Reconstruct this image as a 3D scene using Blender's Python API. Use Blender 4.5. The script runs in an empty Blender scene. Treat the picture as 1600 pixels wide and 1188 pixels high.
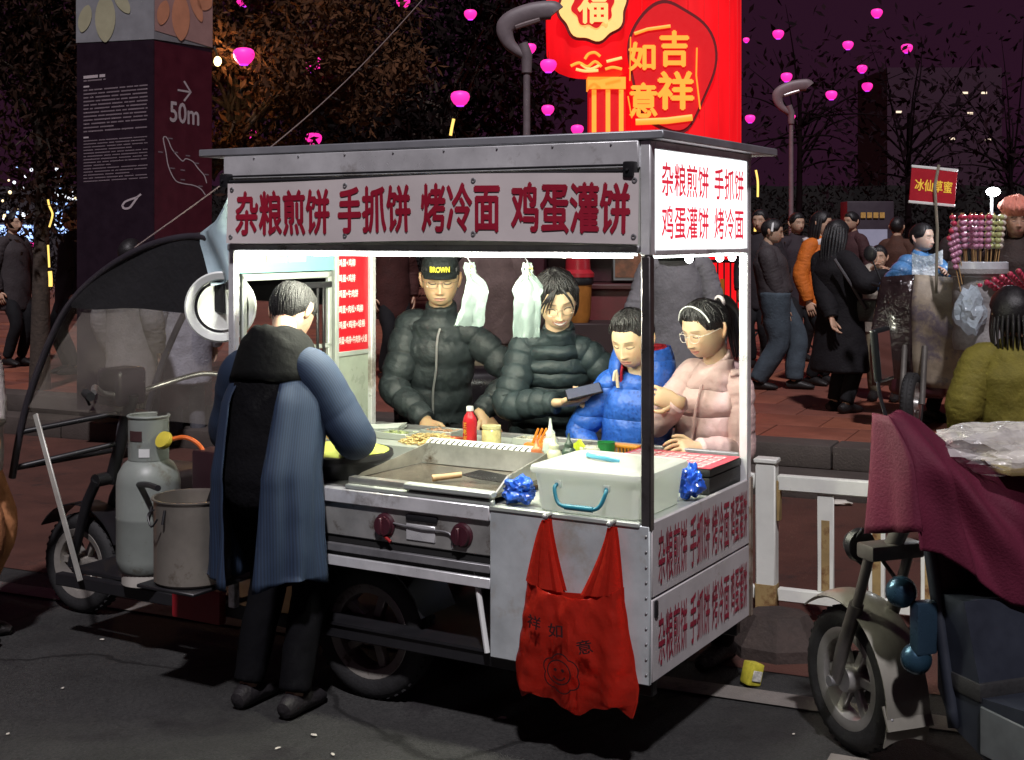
import bpy, bmesh, math, random
import numpy as np
from mathutils import Vector, Matrix, noise
rnd = random.Random(7)
R = math.radians
SC = bpy.context.scene
COL = SC.collection
# ------------------------------------------------------------------ camera
F, HZ, CH = 2087.0, 370.0, 1.7          # focal length in photo pixels, horizon row, eye height
cam_d = bpy.data.cameras.new('camera'); cam = bpy.data.objects.new('camera', cam_d); COL.objects.link(cam)
cam.location = (0, 0, CH); cam.rotation_euler = (R(90), 0, 0)
cam_d.sensor_width = 36; cam_d.lens = F / 1600 * 36
cam_d.shift_y = -(594 - HZ) / 1600
cam_d.clip_start = .05; cam_d.clip_end = 2000
SC.camera = cam
# ------------------------------------------------------------------ night sky
SUN_EL, SUN_AZ = R(38), R(20)
w = bpy.data.worlds.new('World'); SC.world = w; w.use_nodes = True
nt = w.node_tree; nt.nodes.clear()
sky = nt.nodes.new('ShaderNodeTexSky'); sky.sky_type = 'NISHITA'; sky.sun_disc = False
sky.sun_elevation = R(-6); sky.sun_rotation = R(160)
bg = nt.nodes.new('ShaderNodeBackground'); bg.inputs[1].default_value = .05
glow = nt.nodes.new('ShaderNodeBackground'); glow.inputs[0].default_value = (.0180, .0052, .0132, 1); glow.inputs[1].default_value = 1.0
add = nt.nodes.new('ShaderNodeAddShader'); wo = nt.nodes.new('ShaderNodeOutputWorld')
nt.links.new(sky.outputs[0], bg.inputs[0]); nt.links.new(bg.outputs[0], add.inputs[0]); nt.links.new(glow.outputs[0], add.inputs[1]); nt.links.new(add.outputs[0], wo.inputs[0])
# cool light falling steeply on the street
sl = bpy.data.lights.new('sun', 'SUN'); sl.energy = 2.2; sl.angle = R(3); sl.color = (1.0, .94, .99)
so = bpy.data.objects.new('sun', sl); COL.objects.link(so)
so.rotation_euler = Vector((.0, .60, -.80)).to_track_quat('-Z', 'Y').to_euler()
SC.view_settings.view_transform = 'Standard'; SC.view_settings.look = 'None'
SC.view_settings.exposure = .28; SC.view_settings.gamma = 1; SC.view_settings.use_curve_mapping = False
SC.cycles.use_denoising = True
SC.cycles.max_bounces = 8; SC.cycles.transparent_max_bounces = 24
SC.cycles.sample_clamp_indirect = 3.0
SC.cycles.caustics_reflective = False; SC.cycles.caustics_refractive = False

def at(px, py, D):
    return Vector(((px - 800) / F * D, D, CH - (py - HZ) / F * D))
# ------------------------------------------------------------------ materials
MATS = {}
def mat(name, col, rough=.5, metal=0, var=.12, vscale=9, bump=0, bscale=60, emit=None, estr=0, alpha=1, trans=0, sss=0, sscale=.01, spec=.5, coat=0, sheen=0, attr=None, dirt=None):
    if name in MATS: return MATS[name]
    m = bpy.data.materials.new(name); m.use_nodes = True
    n = m.node_tree.nodes; l = m.node_tree.links; b = n['Principled BSDF']
    tc = n.new('ShaderNodeTexCoord')
    c = (*col, 1)
    b.inputs['Roughness'].default_value = rough; b.inputs['Metallic'].default_value = metal
    b.inputs['Specular IOR Level'].default_value = spec
    out = None
    if attr:
        a = n.new('ShaderNodeAttribute'); a.attribute_name = attr; out = a.outputs['Color']
    if var > 0:
        nz = n.new('ShaderNodeTexNoise'); nz.inputs['Scale'].default_value = vscale; nz.inputs['Detail'].default_value = 5; nz.inputs['Roughness'].default_value = .62
        l.new(tc.outputs['Object'], nz.inputs['Vector'])
        rp = n.new('ShaderNodeValToRGB'); rp.color_ramp.elements[0].position = .3; rp.color_ramp.elements[1].position = .7
        lo = max(0, 1 - var); hi = 1 + var
        rp.color_ramp.elements[0].color = (lo, lo, lo, 1); rp.color_ramp.elements[1].color = (hi, hi, hi, 1)
        l.new(nz.outputs['Fac'], rp.inputs['Fac'])
        mx = n.new('ShaderNodeMix'); mx.data_type = 'RGBA'; mx.blend_type = 'MULTIPLY'; mx.inputs[0].default_value = 1
        if out: l.new(out, mx.inputs[6])
        else: mx.inputs[6].default_value = c
        l.new(rp.outputs['Color'], mx.inputs[7]); out = mx.outputs[2]
        mr = n.new('ShaderNodeMapRange'); mr.inputs[3].default_value = max(.02, rough - .12); mr.inputs[4].default_value = min(1, rough + .12)
        l.new(nz.outputs['Fac'], mr.inputs[0]); l.new(mr.outputs[0], b.inputs['Roughness'])
    if dirt:      # (colour, scale, threshold) irregular stains
        dz = n.new('ShaderNodeTexNoise'); dz.inputs['Scale'].default_value = dirt[1]; dz.inputs['Detail'].default_value = 8; dz.inputs['Roughness'].default_value = .7
        l.new(tc.outputs['Object'], dz.inputs['Vector'])
        dr = n.new('ShaderNodeValToRGB'); dr.color_ramp.elements[0].position = dirt[2]; dr.color_ramp.elements[1].position = min(1, dirt[2] + .12)
        l.new(dz.outputs['Fac'], dr.inputs['Fac'])
        dm = n.new('ShaderNodeMix'); dm.data_type = 'RGBA'; dm.inputs[7].default_value = (*dirt[0], 1)
        l.new(dr.outputs['Color'], dm.inputs[0])
        if out: l.new(out, dm.inputs[6])
        else: dm.inputs[6].default_value = c
        out = dm.outputs[2]
    if out: l.new(out, b.inputs['Base Color'])
    else: b.inputs['Base Color'].default_value = c
    if bump:
        bz = n.new('ShaderNodeTexNoise'); bz.inputs['Scale'].default_value = bscale; bz.inputs['Detail'].default_value = 4
        l.new(tc.outputs['Object'], bz.inputs['Vector'])
        bp = n.new('ShaderNodeBump'); bp.inputs['Strength'].default_value = bump; bp.inputs['Distance'].default_value = .01
        l.new(bz.outputs['Fac'], bp.inputs['Height']); l.new(bp.outputs['Normal'], b.inputs['Normal'])
    if emit:
        b.inputs['Emission Color'].default_value = (*emit, 1); b.inputs['Emission Strength'].default_value = estr
    if alpha < 1: b.inputs['Alpha'].default_value = alpha
    if trans: b.inputs['Transmission Weight'].default_value = trans
    if sss:
        b.inputs['Subsurface Weight'].default_value = sss; b.inputs['Subsurface Scale'].default_value = sscale
    if coat: b.inputs['Coat Weight'].default_value = coat; b.inputs['Coat Roughness'].default_value = .08
    if sheen: b.inputs['Sheen Weight'].default_value = sheen
    MATS[name] = m
    return m
def thin_film(name, col, alpha, rough=.15, bump=.4, bscale=14, glow=None):
    """clear or milky plastic film: part transparent, part glossy/diffuse"""
    if name in MATS: return MATS[name]
    m = bpy.data.materials.new(name); m.use_nodes = True
    n = m.node_tree.nodes; l = m.node_tree.links; b = n['Principled BSDF']
    b.inputs['Base Color'].default_value = (*col, 1); b.inputs['Roughness'].default_value = rough
    tc = n.new('ShaderNodeTexCoord')
    nz = n.new('ShaderNodeTexNoise'); nz.inputs['Scale'].default_value = bscale; nz.inputs['Detail'].default_value = 3
    l.new(tc.outputs['Object'], nz.inputs['Vector'])
    bp = n.new('ShaderNodeBump'); bp.inputs['Strength'].default_value = bump; bp.inputs['Distance'].default_value = .02
    l.new(nz.outputs['Fac'], bp.inputs['Height']); l.new(bp.outputs['Normal'], b.inputs['Normal'])
    mr = n.new('ShaderNodeMapRange'); mr.inputs[3].default_value = max(0, alpha - .14); mr.inputs[4].default_value = min(1, alpha + .14)
    l.new(nz.outputs['Fac'], mr.inputs[0]); l.new(mr.outputs[0], b.inputs['Alpha'])
    if glow:
        tl = n.new('ShaderNodeBsdfTranslucent'); tl.inputs['Color'].default_value = (*glow, 1); l.new(bp.outputs['Normal'], tl.inputs['Normal'])
        mx = n.new('ShaderNodeMixShader'); mx.inputs[0].default_value = .62; o_ = n['Material Output']
        l.new(b.outputs[0], mx.inputs[1]); l.new(tl.outputs[0], mx.inputs[2]); l.new(mx.outputs[0], o_.inputs[0])
    MATS[name] = m
    return m
# ------------------------------------------------------------------ mesh builder
class MB:
    def __init__(s): s.v = []; s.f = []
    def add(s, vs, fs, M=None):
        o = len(s.v)
        if M is not None: vs = [M @ Vector(p) for p in vs]
        s.v += [tuple(p) for p in vs]; s.f += [tuple(i + o for i in f) for f in fs]
        return s
    def box(s, x0, x1, y0, y1, z0, z1, M=None):
        return s.add([(x0,y0,z0),(x1,y0,z0),(x1,y1,z0),(x0,y1,z0),(x0,y0,z1),(x1,y0,z1),(x1,y1,z1),(x0,y1,z1)],
                     [(0,3,2,1),(4,5,6,7),(0,1,5,4),(1,2,6,5),(2,3,7,6),(3,0,4,7)], M)
    def bbox(s, x0, x1, y0, y1, z0, z1, b=.006, seg=2, M=None):
        bm = bmesh.new()
        bmesh.ops.create_cube(bm, size=1)
        for v in bm.verts:
            v.co = Vector(((x0+x1)/2 + v.co.x*(x1-x0), (y0+y1)/2 + v.co.y*(y1-y0), (z0+z1)/2 + v.co.z*(z1-z0)))
        bmesh.ops.bevel(bm, geom=bm.edges[:], offset=b, segments=seg, affect='EDGES', profile=.6)
        bm.verts.index_update()
        s.add([v.co.copy() for v in bm.verts], [tuple(v.index for v in f.verts) for f in bm.faces], M); bm.free()
        return s
    def tube(s, pts, rad, n=10, cap=True, flat=1.0, M=None, up=None):
        """swept tube; rad scalar or list; flat squashes the second axis"""
        pts = [Vector(p) for p in pts]; k = len(pts)
        if not hasattr(rad, '__len__'): rad = [rad] * k
        vs = []; prev = None
        for i, p in enumerate(pts):
            t = (pts[min(i+1, k-1)] - pts[max(i-1, 0)]).normalized()
            if prev is None:
                a = Vector(up) if up else (Vector((0,0,1)) if abs(t.z) < .9 else Vector((0,1,0)))
            else: a = prev
            a = (a - t * a.dot(t)); a = a.normalized() if a.length > 1e-6 else Vector((1,0,0)); prev = a
            b = t.cross(a)
            r = rad[i]; ra, rb = (r if hasattr(r, '__len__') else (r, r * flat))
            for j in range(n):
                an = 2*math.pi*j/n
                vs.append(p + a*(ra*math.cos(an)) + b*(rb*math.sin(an)))
        fs = [(i*n+j, i*n+(j+1)%n, (i+1)*n+(j+1)%n, (i+1)*n+j) for i in range(k-1) for j in range(n)]
        if cap: fs += [tuple(range(n-1, -1, -1)), tuple((k-1)*n+j for j in range(n))]
        return s.add(vs, fs, M)
    def lathe(s, prof, n=24, M=None, cap=True):
        vs = [(r*math.cos(2*math.pi*j/n), r*math.sin(2*math.pi*j/n), z) for r, z in prof for j in range(n)]
        k = len(prof)
        fs = [(i*n+j, i*n+(j+1)%n, (i+1)*n+(j+1)%n, (i+1)*n+j) for i in range(k-1) for j in range(n)]
        if cap: fs += [tuple(range(n-1, -1, -1)), tuple((k-1)*n+j for j in range(n))]
        return s.add(vs, fs, M)
    def grid(s, P, M=None, close=False):
        k = len(P); n = len(P[0])
        vs = [p for row in P for p in row]
        fs = [(i*n+j, i*n+j+1, (i+1)*n+j+1, (i+1)*n+j) for i in range(k-1) for j in range(n-1)]
        if close: fs += [(i*n+n-1, i*n, (i+1)*n, (i+1)*n+n-1) for i in range(k-1)]
        return s.add(vs, fs, M)
    def slab(s, P, th, M=None):
        """a sheet given as a grid of points, thickened"""
        k = len(P); n = len(P[0]); P = [[Vector(p) for p in r] for r in P]
        N = [[None]*n for _ in range(k)]
        for i in range(k):
            for j in range(n):
                du = P[min(i+1,k-1)][j] - P[max(i-1,0)][j]; dv = P[i][min(j+1,n-1)] - P[i][max(j-1,0)]
                q = du.cross(dv); N[i][j] = q.normalized() if q.length > 1e-9 else Vector((0,0,1))
        a = [P[i][j] + N[i][j]*th/2 for i in range(k) for j in range(n)]; b = [P[i][j] - N[i][j]*th/2 for i in range(k) for j in range(n)]
        o = k*n
        fs = []
        for i in range(k-1):
            for j in range(n-1):
                q = (i*n+j, i*n+j+1, (i+1)*n+j+1, (i+1)*n+j)
                fs.append(q); fs.append(tuple(x+o for x in reversed(q)))
        for j in range(n-1):
            fs.append((j+1, j, j+o, j+1+o)); q = (k-1)*n; fs.append((q+j, q+j+1, q+j+1+o, q+j+o))
        for i in range(k-1):
            fs.append((i*n, (i+1)*n, (i+1)*n+o, i*n+o)); q = n-1; fs.append(((i+1)*n+q, i*n+q, i*n+q+o, (i+1)*n+q+o))
        return s.add(a + b, fs, M)
    def prism(s, poly, h, M=None):
        """polygon in xz pushed along y"""
        k = len(poly)
        vs = [(x, 0, z) for x, z in poly] + [(x, h, z) for x, z in poly]
        fs = [tuple(range(k)), tuple(range(2*k-1, k-1, -1))] + [(i, i+k, (i+1)%k+k, (i+1)%k) for i in range(k)]
        return s.add(vs, fs, M)
    def ball(s, c, r, n=14, m=9):
        c = Vector(c); rr = r if hasattr(r, '__len__') else (r, r, r)
        P = []
        for i in range(m+1):
            th = math.pi*i/m
            P.append([(c.x+rr[0]*max(.001, math.sin(th))*math.cos(2*math.pi*j/n), c.y+rr[1]*max(.001, math.sin(th))*math.sin(2*math.pi*j/n), c.z-rr[2]*math.cos(th)) for j in range(n)])
        k = len(P); vs = [p for r_ in P for p in r_]
        fs = [(i*n+j, i*n+(j+1)%n, (i+1)*n+(j+1)%n, (i+1)*n+j) for i in range(k-1) for j in range(n)] + [tuple(range(n-1, -1, -1)), tuple((k-1)*n+j for j in range(n))]
        return s.add(vs, fs)
    def mesh(s, name, m=None, smooth=True, ang=40):
        me = bpy.data.meshes.new(name); me.from_pydata(s.v, [], s.f)
        me.validate(); me.update()
        if m: me.materials.append(m)
        if smooth:
            me.polygons.foreach_set('use_smooth', [True]*len(me.polygons))
            if ang < 180: me.set_sharp_from_angle(angle=R(ang))
        return me
    def build(s, name, m, parent=None, smooth=True, ang=40, loc=None, rz=0, kind=None):
        o = bpy.data.objects.new(name, s.mesh(name, m, smooth, ang)); COL.objects.link(o)
        if parent is not None: o.parent = parent
        if loc is not None: o.location = loc
        if rz: o.rotation_euler = (0, 0, rz)
        if kind: o['kind'] = kind
        return o
def tag(o, label, cat, group=None):
    o['label'] = label; o['category'] = cat
    if group: o['group'] = group
    return o
def thing(name, label, cat, loc=(0,0,0), rz=0, group=None):
    o = bpy.data.objects.new(name, None); COL.objects.link(o); o.empty_display_size = .1
    o.location = loc; o.rotation_euler = (0, 0, rz)
    return tag(o, label, cat, group)
def structure(o): o['kind'] = 'structure'; return o
def copy_tree(o, parent=None):
    c = o.copy(); COL.objects.link(c); c.parent = parent
    for ch in [x for x in bpy.data.objects if x.parent == o and x != c]: copy_tree(ch, c)
    return c
def text_mb(s, w, h, bold=.03, fx=None, space=1.0, strikes=5):
    """print: one line of characters fitted in a w x h rectangle (x right, z up, facing -y), centred at the origin;
    heavy strokes come from striking the line several times, each a hair's breadth in front of the last"""
    c = bpy.data.curves.new('print', 'FONT'); c.body = s; c.resolution_u = 3; c.space_character = space
    o = bpy.data.objects.new('print', c); COL.objects.link(o)
    dg = bpy.context.evaluated_depsgraph_get(); dg.update()
    me = bpy.data.meshes.new_from_object(o.evaluated_get(dg))
    V = np.array([v.co[:] for v in me.vertices]); fs = [tuple(p.vertices) for p in me.polygons]
    bpy.data.objects.remove(o); bpy.data.curves.remove(c); bpy.data.meshes.remove(me)
    lo = V.min(0) - bold; hi = V.max(0) + bold
    b = MB()
    sh = [(0, 0)] if bold <= 0 else [(0, 0), (bold, 0), (-bold, 0), (0, bold*.8), (0, -bold*.8)][:strikes]
    for k, (dx, dy) in enumerate(sh):
        U = (V + np.array((dx, dy, 0)) - (lo + hi)/2) / np.maximum(hi - lo, 1e-6)
        b.add([(x*w, -.00012*k, y*h) for x, y, _ in U], fs)
    return b
def lerp(a, b, t): return a + (b - a)*t
def catmull(P, n=6):
    P = [Vector(p) for p in P]; out = []
    for i in range(len(P)-1):
        p0 = P[max(i-1,0)]; p1 = P[i]; p2 = P[i+1]; p3 = P[min(i+2, len(P)-1)]
        for k in range(n):
            t = k/n
            out.append(.5*((2*p1) + (p2-p0)*t + (2*p0-5*p1+4*p2-p3)*t*t + (3*p1-p0-3*p2+p3)*t**3))
    out.append(P[-1]); return out
def nz(p, s=1.0): return noise.noise(Vector(p)*s)
def TR(x, y, z): return Matrix.Translation((x, y, z))
def RX(a): return Matrix.Rotation(a, 4, 'X')
def RY(a): return Matrix.Rotation(a, 4, 'Y')
def RZ(a): return Matrix.Rotation(a, 4, 'Z')
# ------------------------------------------------------------------ materials shared by many things
STEEL = mat('stainless_steel', (.78, .79, .80), rough=.30, metal=.40, var=.22, vscale=5, dirt=((.30, .27, .24), 3.2, .56), bump=.5, bscale=3.5)
STEEL_D = mat('dull_steel', (.30, .30, .31), rough=.5, metal=.6, var=.25, vscale=8, dirt=((.10, .07, .05), 14, .6))
STEEL_IN = mat('inner_steel', (.46, .50, .46), rough=.45, metal=.35, var=.12, vscale=6, dirt=((.35, .33, .25), 9, .68))
BLACK_METAL = mat('black_painted_metal', (.012, .012, .014), rough=.45, var=.2)
RUBBER = mat('rubber', (.013, .013, .014), rough=.75, var=.3, vscale=20, bump=.2, bscale=90)
ALU = mat('aluminium', (.55, .54, .52), rough=.38, metal=.85, var=.2, vscale=12)
WHITE_P = mat('white_plastic', (.74, .76, .74), rough=.4, var=.05)
RED_PRINT = mat('red_print', (.34, .008, .030), rough=.55, var=.08)
# road frame: origin on the white line, u along it, n away from the viewer
RT = R(-24.5); RU = Vector((math.cos(RT), math.sin(RT), 0)); RN = Vector((-math.sin(RT), math.cos(RT), 0)); RO = Vector((1.0, 4.88, 0))
def road(u, n, z=0): return RO + RU*u + RN*n + Vector((0, 0, z))
def inframe(p, m=.25):
    if p.y < 1: return False
    x = 800 + F*p.x/p.y; return -1600*m < x < 1600*(1+m)
def surf_mat(name, col, col2, scale, rough, bump, bs, patch=None):
    m = mat(name, col, rough=rough, var=.22, vscale=scale, bump=bump, bscale=bs, dirt=patch)
    return m
asphalt = mat('asphalt', (.029, .029, .029), rough=.7, var=.38, vscale=1.4, bump=.6, bscale=170, dirt=((.014, .012, .014), 1.9, .54), spec=.45)
n = asphalt.node_tree.nodes; l = asphalt.node_tree.links; bs = n['Principled BSDF']; tc = n.new('ShaderNodeTexCoord')
src = bs.inputs['Base Color'].links[0].from_socket
ag = n.new('ShaderNodeTexVoronoi'); ag.inputs['Scale'].default_value = 130; l.new(tc.outputs['Object'], ag.inputs['Vector'])      # aggregate
ar = n.new('ShaderNodeValToRGB'); ar.color_ramp.elements[0].color = (.55, .55, .55, 1); ar.color_ramp.elements[1].color = (1.5, 1.5, 1.45, 1); l.new(ag.outputs['Color'], ar.inputs['Fac'])
m1 = n.new('ShaderNodeMix'); m1.data_type = 'RGBA'; m1.blend_type = 'MULTIPLY'; m1.inputs[0].default_value = 1; l.new(src, m1.inputs[6]); l.new(ar.outputs['Color'], m1.inputs[7])
wn = n.new('ShaderNodeTexNoise'); wn.inputs['Scale'].default_value = 2.5; wn.inputs['Detail'].default_value = 6; l.new(tc.outputs['Object'], wn.inputs['Vector'])
vm = n.new('ShaderNodeMix'); vm.data_type = 'RGBA'; vm.inputs[0].default_value = .25; l.new(tc.outputs['Object'], vm.inputs[6]); l.new(wn.outputs['Color'], vm.inputs[7])
ck = n.new('ShaderNodeTexVoronoi'); ck.feature = 'DISTANCE_TO_EDGE'; ck.inputs['Scale'].default_value = .9; l.new(vm.outputs[2], ck.inputs['Vector'])       # cracks
cr = n.new('ShaderNodeValToRGB'); cr.color_ramp.elements[0].position = .004; cr.color_ramp.elements[0].color = (.3, .3, .3, 1); cr.color_ramp.elements[1].position = .012; l.new(ck.outputs['Distance'], cr.inputs['Fac'])
m2 = n.new('ShaderNodeMix'); m2.data_type = 'RGBA'; m2.blend_type = 'MULTIPLY'; m2.inputs[0].default_value = 1; l.new(m1.outputs[2], m2.inputs[6]); l.new(cr.outputs['Color'], m2.inputs[7]); l.new(m2.outputs[2], bs.inputs['Base Color'])
b = MB(); b.grid([[(x, y, 0) for x in (-300, -40, -6, 6, 40, 300)] for y in (-60, 2, 12, 60, 700)])
structure(b.build('road', asphalt, smooth=False))
lane_m = mat('lane_surface', (.070, .025, .017), rough=.75, var=.3, vscale=2.2, bump=.45, bscale=120, dirt=((.030, .015, .012), 2.6, .55))
b = MB(); b.grid([[road(u, n, .004) for u in (-40, -10, 0, 10, 40)] for n in (.30, 1.2, 2.4, 3.80)])
structure(b.build('cycle_lane', lane_m, smooth=False))
line_m = mat('worn_road_paint', (.17, .155, .14), rough=.7, var=.3, vscale=6, dirt=((.05, .05, .05), 5, .55), bump=.3, bscale=120)
b = MB(); b.grid([[road(u, n, .008) for u in (-30, -3, 0, 3, 30)] for n in (-.07, .07)])
structure(b.build('road_line', line_m, smooth=False))
b = MB(); b.grid([[road(u, n, .008) for u in (.25, .6, 1.2, 2.2)] for n in (-.62, -.44)])
structure(b.build('road_line', line_m, smooth=False))
# kerb steps
kerb_m = mat('kerb_stone', (.060, .048, .042), rough=.75, var=.25, vscale=4, bump=.4, bscale=70, dirt=((.07, .06, .05), 5, .6))
pave_m = mat('pavement_bed', (.13, .040, .026), rough=.85, var=.3)  # bed shares the lantern-tinted red of the slabs
pv = MB(); pv.grid([[road(u, n, .285) for u in (-300, -12, 12, 300)] for n in (4.35, 12, 60, 500)])
PV = structure(pv.build('pavement', pave_m, smooth=False))
pv = MB(); pv.box(-40, 40, 3.84, 4.4, -.02, .13, Matrix.Translation(RO) @ RZ(RT)); pv.box(-40, 40, 4.16, 4.4, .13, .27, Matrix.Translation(RO) @ RZ(RT))
pv.build('kerb_core', pave_m, PV, smooth=False)
def stone_mesh(name, l, d, h, m, b=.012):
    q = MB(); q.bbox(0, l, 0, d, -h, 0, b, 2); return q.mesh(name, m, ang=30)
k_me = stone_mesh('kerb_stone', .99, .30, .155, kerb_m, .014)
for row, (n0, z) in enumerate(((3.80, .155), (4.10, .305))):
    for i in range(-14, 8):
        p = road(i + .37*row, n0, z + rnd.uniform(-.003, .003))
        if not inframe(p, .15): continue
        o = bpy.data.objects.new('kerb_stone', k_me); COL.objects.link(o); o.parent = PV; o.location = p; o.rotation_euler = (0, 0, RT + rnd.uniform(-.004, .004))
slab_ms = [mat('paving_slab_%d' % i, c, rough=.6, var=.22, vscale=3.5, bump=.3, bscale=60, dirt=((.05, .03, .025), 4, .6)) for i, c in enumerate(((.205, .068, .042), (.165, .058, .040), (.235, .078, .044)))]  # reddish slabs made redder, the lantern's glow put into their colour
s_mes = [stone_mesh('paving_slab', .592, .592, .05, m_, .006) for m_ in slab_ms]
cnt = 0
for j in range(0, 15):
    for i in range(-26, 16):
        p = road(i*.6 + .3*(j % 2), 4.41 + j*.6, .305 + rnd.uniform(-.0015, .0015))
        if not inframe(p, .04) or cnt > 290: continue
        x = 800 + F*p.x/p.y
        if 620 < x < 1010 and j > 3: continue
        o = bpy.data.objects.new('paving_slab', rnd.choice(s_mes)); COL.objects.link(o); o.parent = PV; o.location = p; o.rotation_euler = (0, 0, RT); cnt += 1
far_m = mat('far_paving', (.17, .058, .037), rough=.7, var=.3, vscale=1.2, bump=.2, bscale=20)  # same red, with the lantern's glow in the colour
b = MB(); b.grid([[road(u, n, .30) for u in (-200, -12, 12, 200)] for n in (13.42, 20, 60, 300)])
b.build('far_paving', far_m, PV, smooth=False)
# ------------------------------------------------------------------ the food cart
YAW = -.526; CO = Vector((.432, 4.168, 0)); CM = Matrix.Translation(CO) @ RZ(YAW); L, W = 1.74, .906
def cw(x, y, z=0): return CM @ Vector((x, y, z))
CART = thing('food_cart', 'steel street food tricycle cart with white sign and roof, serving crepes', 'food cart', CO, YAW)
def part(b, name, m, parent=CART, **k): return b.build(name, m, parent, **k)
ROOF_M = mat('roof_sheet', (.46, .48, .51), rough=.4, metal=.6, var=.2, vscale=4, dirt=((.2, .17, .15), 6, .66))
# roof with folded rim
b = MB(); b.bbox(-1.876, .05, -.014, 1.056, 2.004, 2.032, .004, 1); part(b, 'roof', ROOF_M)
b = MB(); b.box(-L, 0, .03, W, 1.985, 2.003); part(b, 'ceiling', mat('ceiling_panel', (.7, .72, .70), rough=.6, var=.08))
# fascia: header box along the front
b = MB(); b.bbox(-L-.012, -.036, -.012, .03, 1.915, 2.003, .004, 1); part(b, 'fascia', STEEL)
b = MB(); b.box(-L, -.036, .006, .03, 1.672, 1.915); part(b, 'header_board', mat('header_back', (.42, .44, .40), rough=.6, var=.1))
b = MB(); b.bbox(-L, -.036, -.006, .045, 1.648, 1.672, .003, 1); part(b, 'bottom_rail', STEEL_D)
b = MB(); b.tube([(-L+.02, -.03, 1.905), (-.05, -.03, 1.905)], .006); part(b, 'banner_rod', BLACK_METAL)
b = MB(); b.tube([(-L+.02, -.022, 1.925), (-.05, -.022, 1.925)], .004); part(b, 'banner_rod', BLACK_METAL)
for x in (-L+.02, -.055):
    b = MB(); b.bbox(x-.018, x+.018, -.05, -.012, 1.885, 1.935, .006); b.tube([(x, -.055, 1.91), (x, -.03, 1.90), (x+.01, -.03, 1.86)], .005)
    part(b, 'clamp', BLACK_METAL)
for i in range(8):
    b = MB(); b.ball((-1.6+i*.21, -.0135, 1.992), .004, 8, 5); part(b, 'rivet', STEEL_D)
# posts
def post(x0, x1, y0, y1, z0, z1, m=STEEL):
    b = MB(); b.bbox(x0, x1, y0, y1, z0, z1, .004, 1); return part(b, 'post', m)
post(-.036, .001, -.001, .036, 1.64, 2.003); post(-.034, -.001, .001, .034, .775, 1.64, mat('post_reflection', (.10, .092, .092), rough=.3, metal=.6, var=.3, vscale=7, dirt=((.04, .03, .03), 8, .55))); post(-.035, 0, W-.036, W, .70, 2.003)  # lower near post: dark reflection put into the steel's colour
post(-L, -L+.032, 0, .032, .30, 2.003); post(-L, -L+.032, W-.034, W, .30, 1.985)
post(-L, -L+.026, .628, .654, .82, 1.985, STEEL_IN)
# end sign: frame and lit panel
for z0, z1 in ((1.976, 2.003), (1.640, 1.658)):
    b = MB(); b.bbox(-.03, .002, .036, W-.037, z0, z1, .003, 1); part(b, 'sign_frame', STEEL)
b = MB(); b.box(-.025, -.004, .036, W-.037, 1.659, 1.975)
LIT = mat('lit_acrylic', (.85, .88, .88), rough=.3, var=0, emit=(.96, 1.0, 1.0), estr=1.25)
SGN = part(b, 'sign_panel', LIT, smooth=False)
LIT_RED = mat('lit_red_print', (.45, .01, .03), rough=.5, var=0, emit=(.72, .030, .060), estr=.75)
SIDE = RZ(R(90))
def side_text(s, y, z, wd, h, m, parent, bold=.03, x=.0):
    q = text_mb(s, wd, h, bold); q.v = [tuple(TR(x, y, z) @ SIDE @ Vector(p)) for p in q.v]
    return part(q, 'lettering', m, parent, smooth=False)
for s, y, z, wd in (('杂粮煎饼', .285, 1.884, .40), ('手抓饼', .68, 1.884, .29), ('鸡蛋灌饼', .285, 1.745, .40), ('烤冷面', .68, 1.745, .29)):
    side_text(s, y, z, wd, .112, LIT_RED, SGN, .018, .0005)
# counter body: right hand cupboard of steel sheet
b = MB(); b.bbox(-.586, -.002, 0, .014, .295, .795, .004, 1); part(b, 'front_panel', mat('front_sheet', (.55, .60, .61), rough=.42, metal=.3, var=.25, vscale=4, dirt=((.40, .37, .31), 2.6, .52), bump=.55, bscale=4))
for i in range(10):
    b = MB(); b.ball((-.014, -.001, .33+i*.048), .0045, 8, 5); part(b, 'rivet', STEEL_D)
b = MB(); b.box(-.58, -.02, .014, W-.01, .295, .31); part(b, 'floor_panel', STEEL_D)
b = MB(); b.box(-.586, -.572, .016, W-.01, .31, .78); part(b, 'partition', STEEL_D)
PRINT_M = mat('printed_board', (.52, .50, .50), rough=.5, var=.12, vscale=6, dirt=((.30, .26, .22), 8, .6))
SIDE_RED = mat('side_print', (.30, .012, .04), rough=.55, var=.25, vscale=14)
b = MB(); b.bbox(-.018, -.001, .016, W-.02, .567, .803, .003, 1); SP = part(b, 'side_panel', PRINT_M)
b = MB(); b.bbox(-.018, -.001, .016, W-.02, .300, .560, .003, 1); SQ = part(b, 'side_panel', PRINT_M)
words4 = (('杂粮煎饼', .175, .235), ('手抓饼', .405, .175), ('烤冷面', .595, .165), ('鸡蛋灌饼', .775, .165))
for s, y, wd in words4:
    side_text(s, y, .684, wd, .175, SIDE_RED, SP, .012, .0015); side_text(s, y, .425, wd, .17, SIDE_RED, SQ, .012, .0015)
b = MB(); b.bbox(-.02, .004, W-.02, W+.012, .295, .81, .004, 1); part(b, 'corner_trim', mat('rusty_trim', (.30, .25, .20), rough=.6, metal=.4, var=.3, dirt=((.16, .07, .03), 10, .5)))
b = MB(); b.bbox(-.016, .006, .03, .055, .50, .555, .008); part(b, 'latch', BLACK_METAL)
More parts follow.
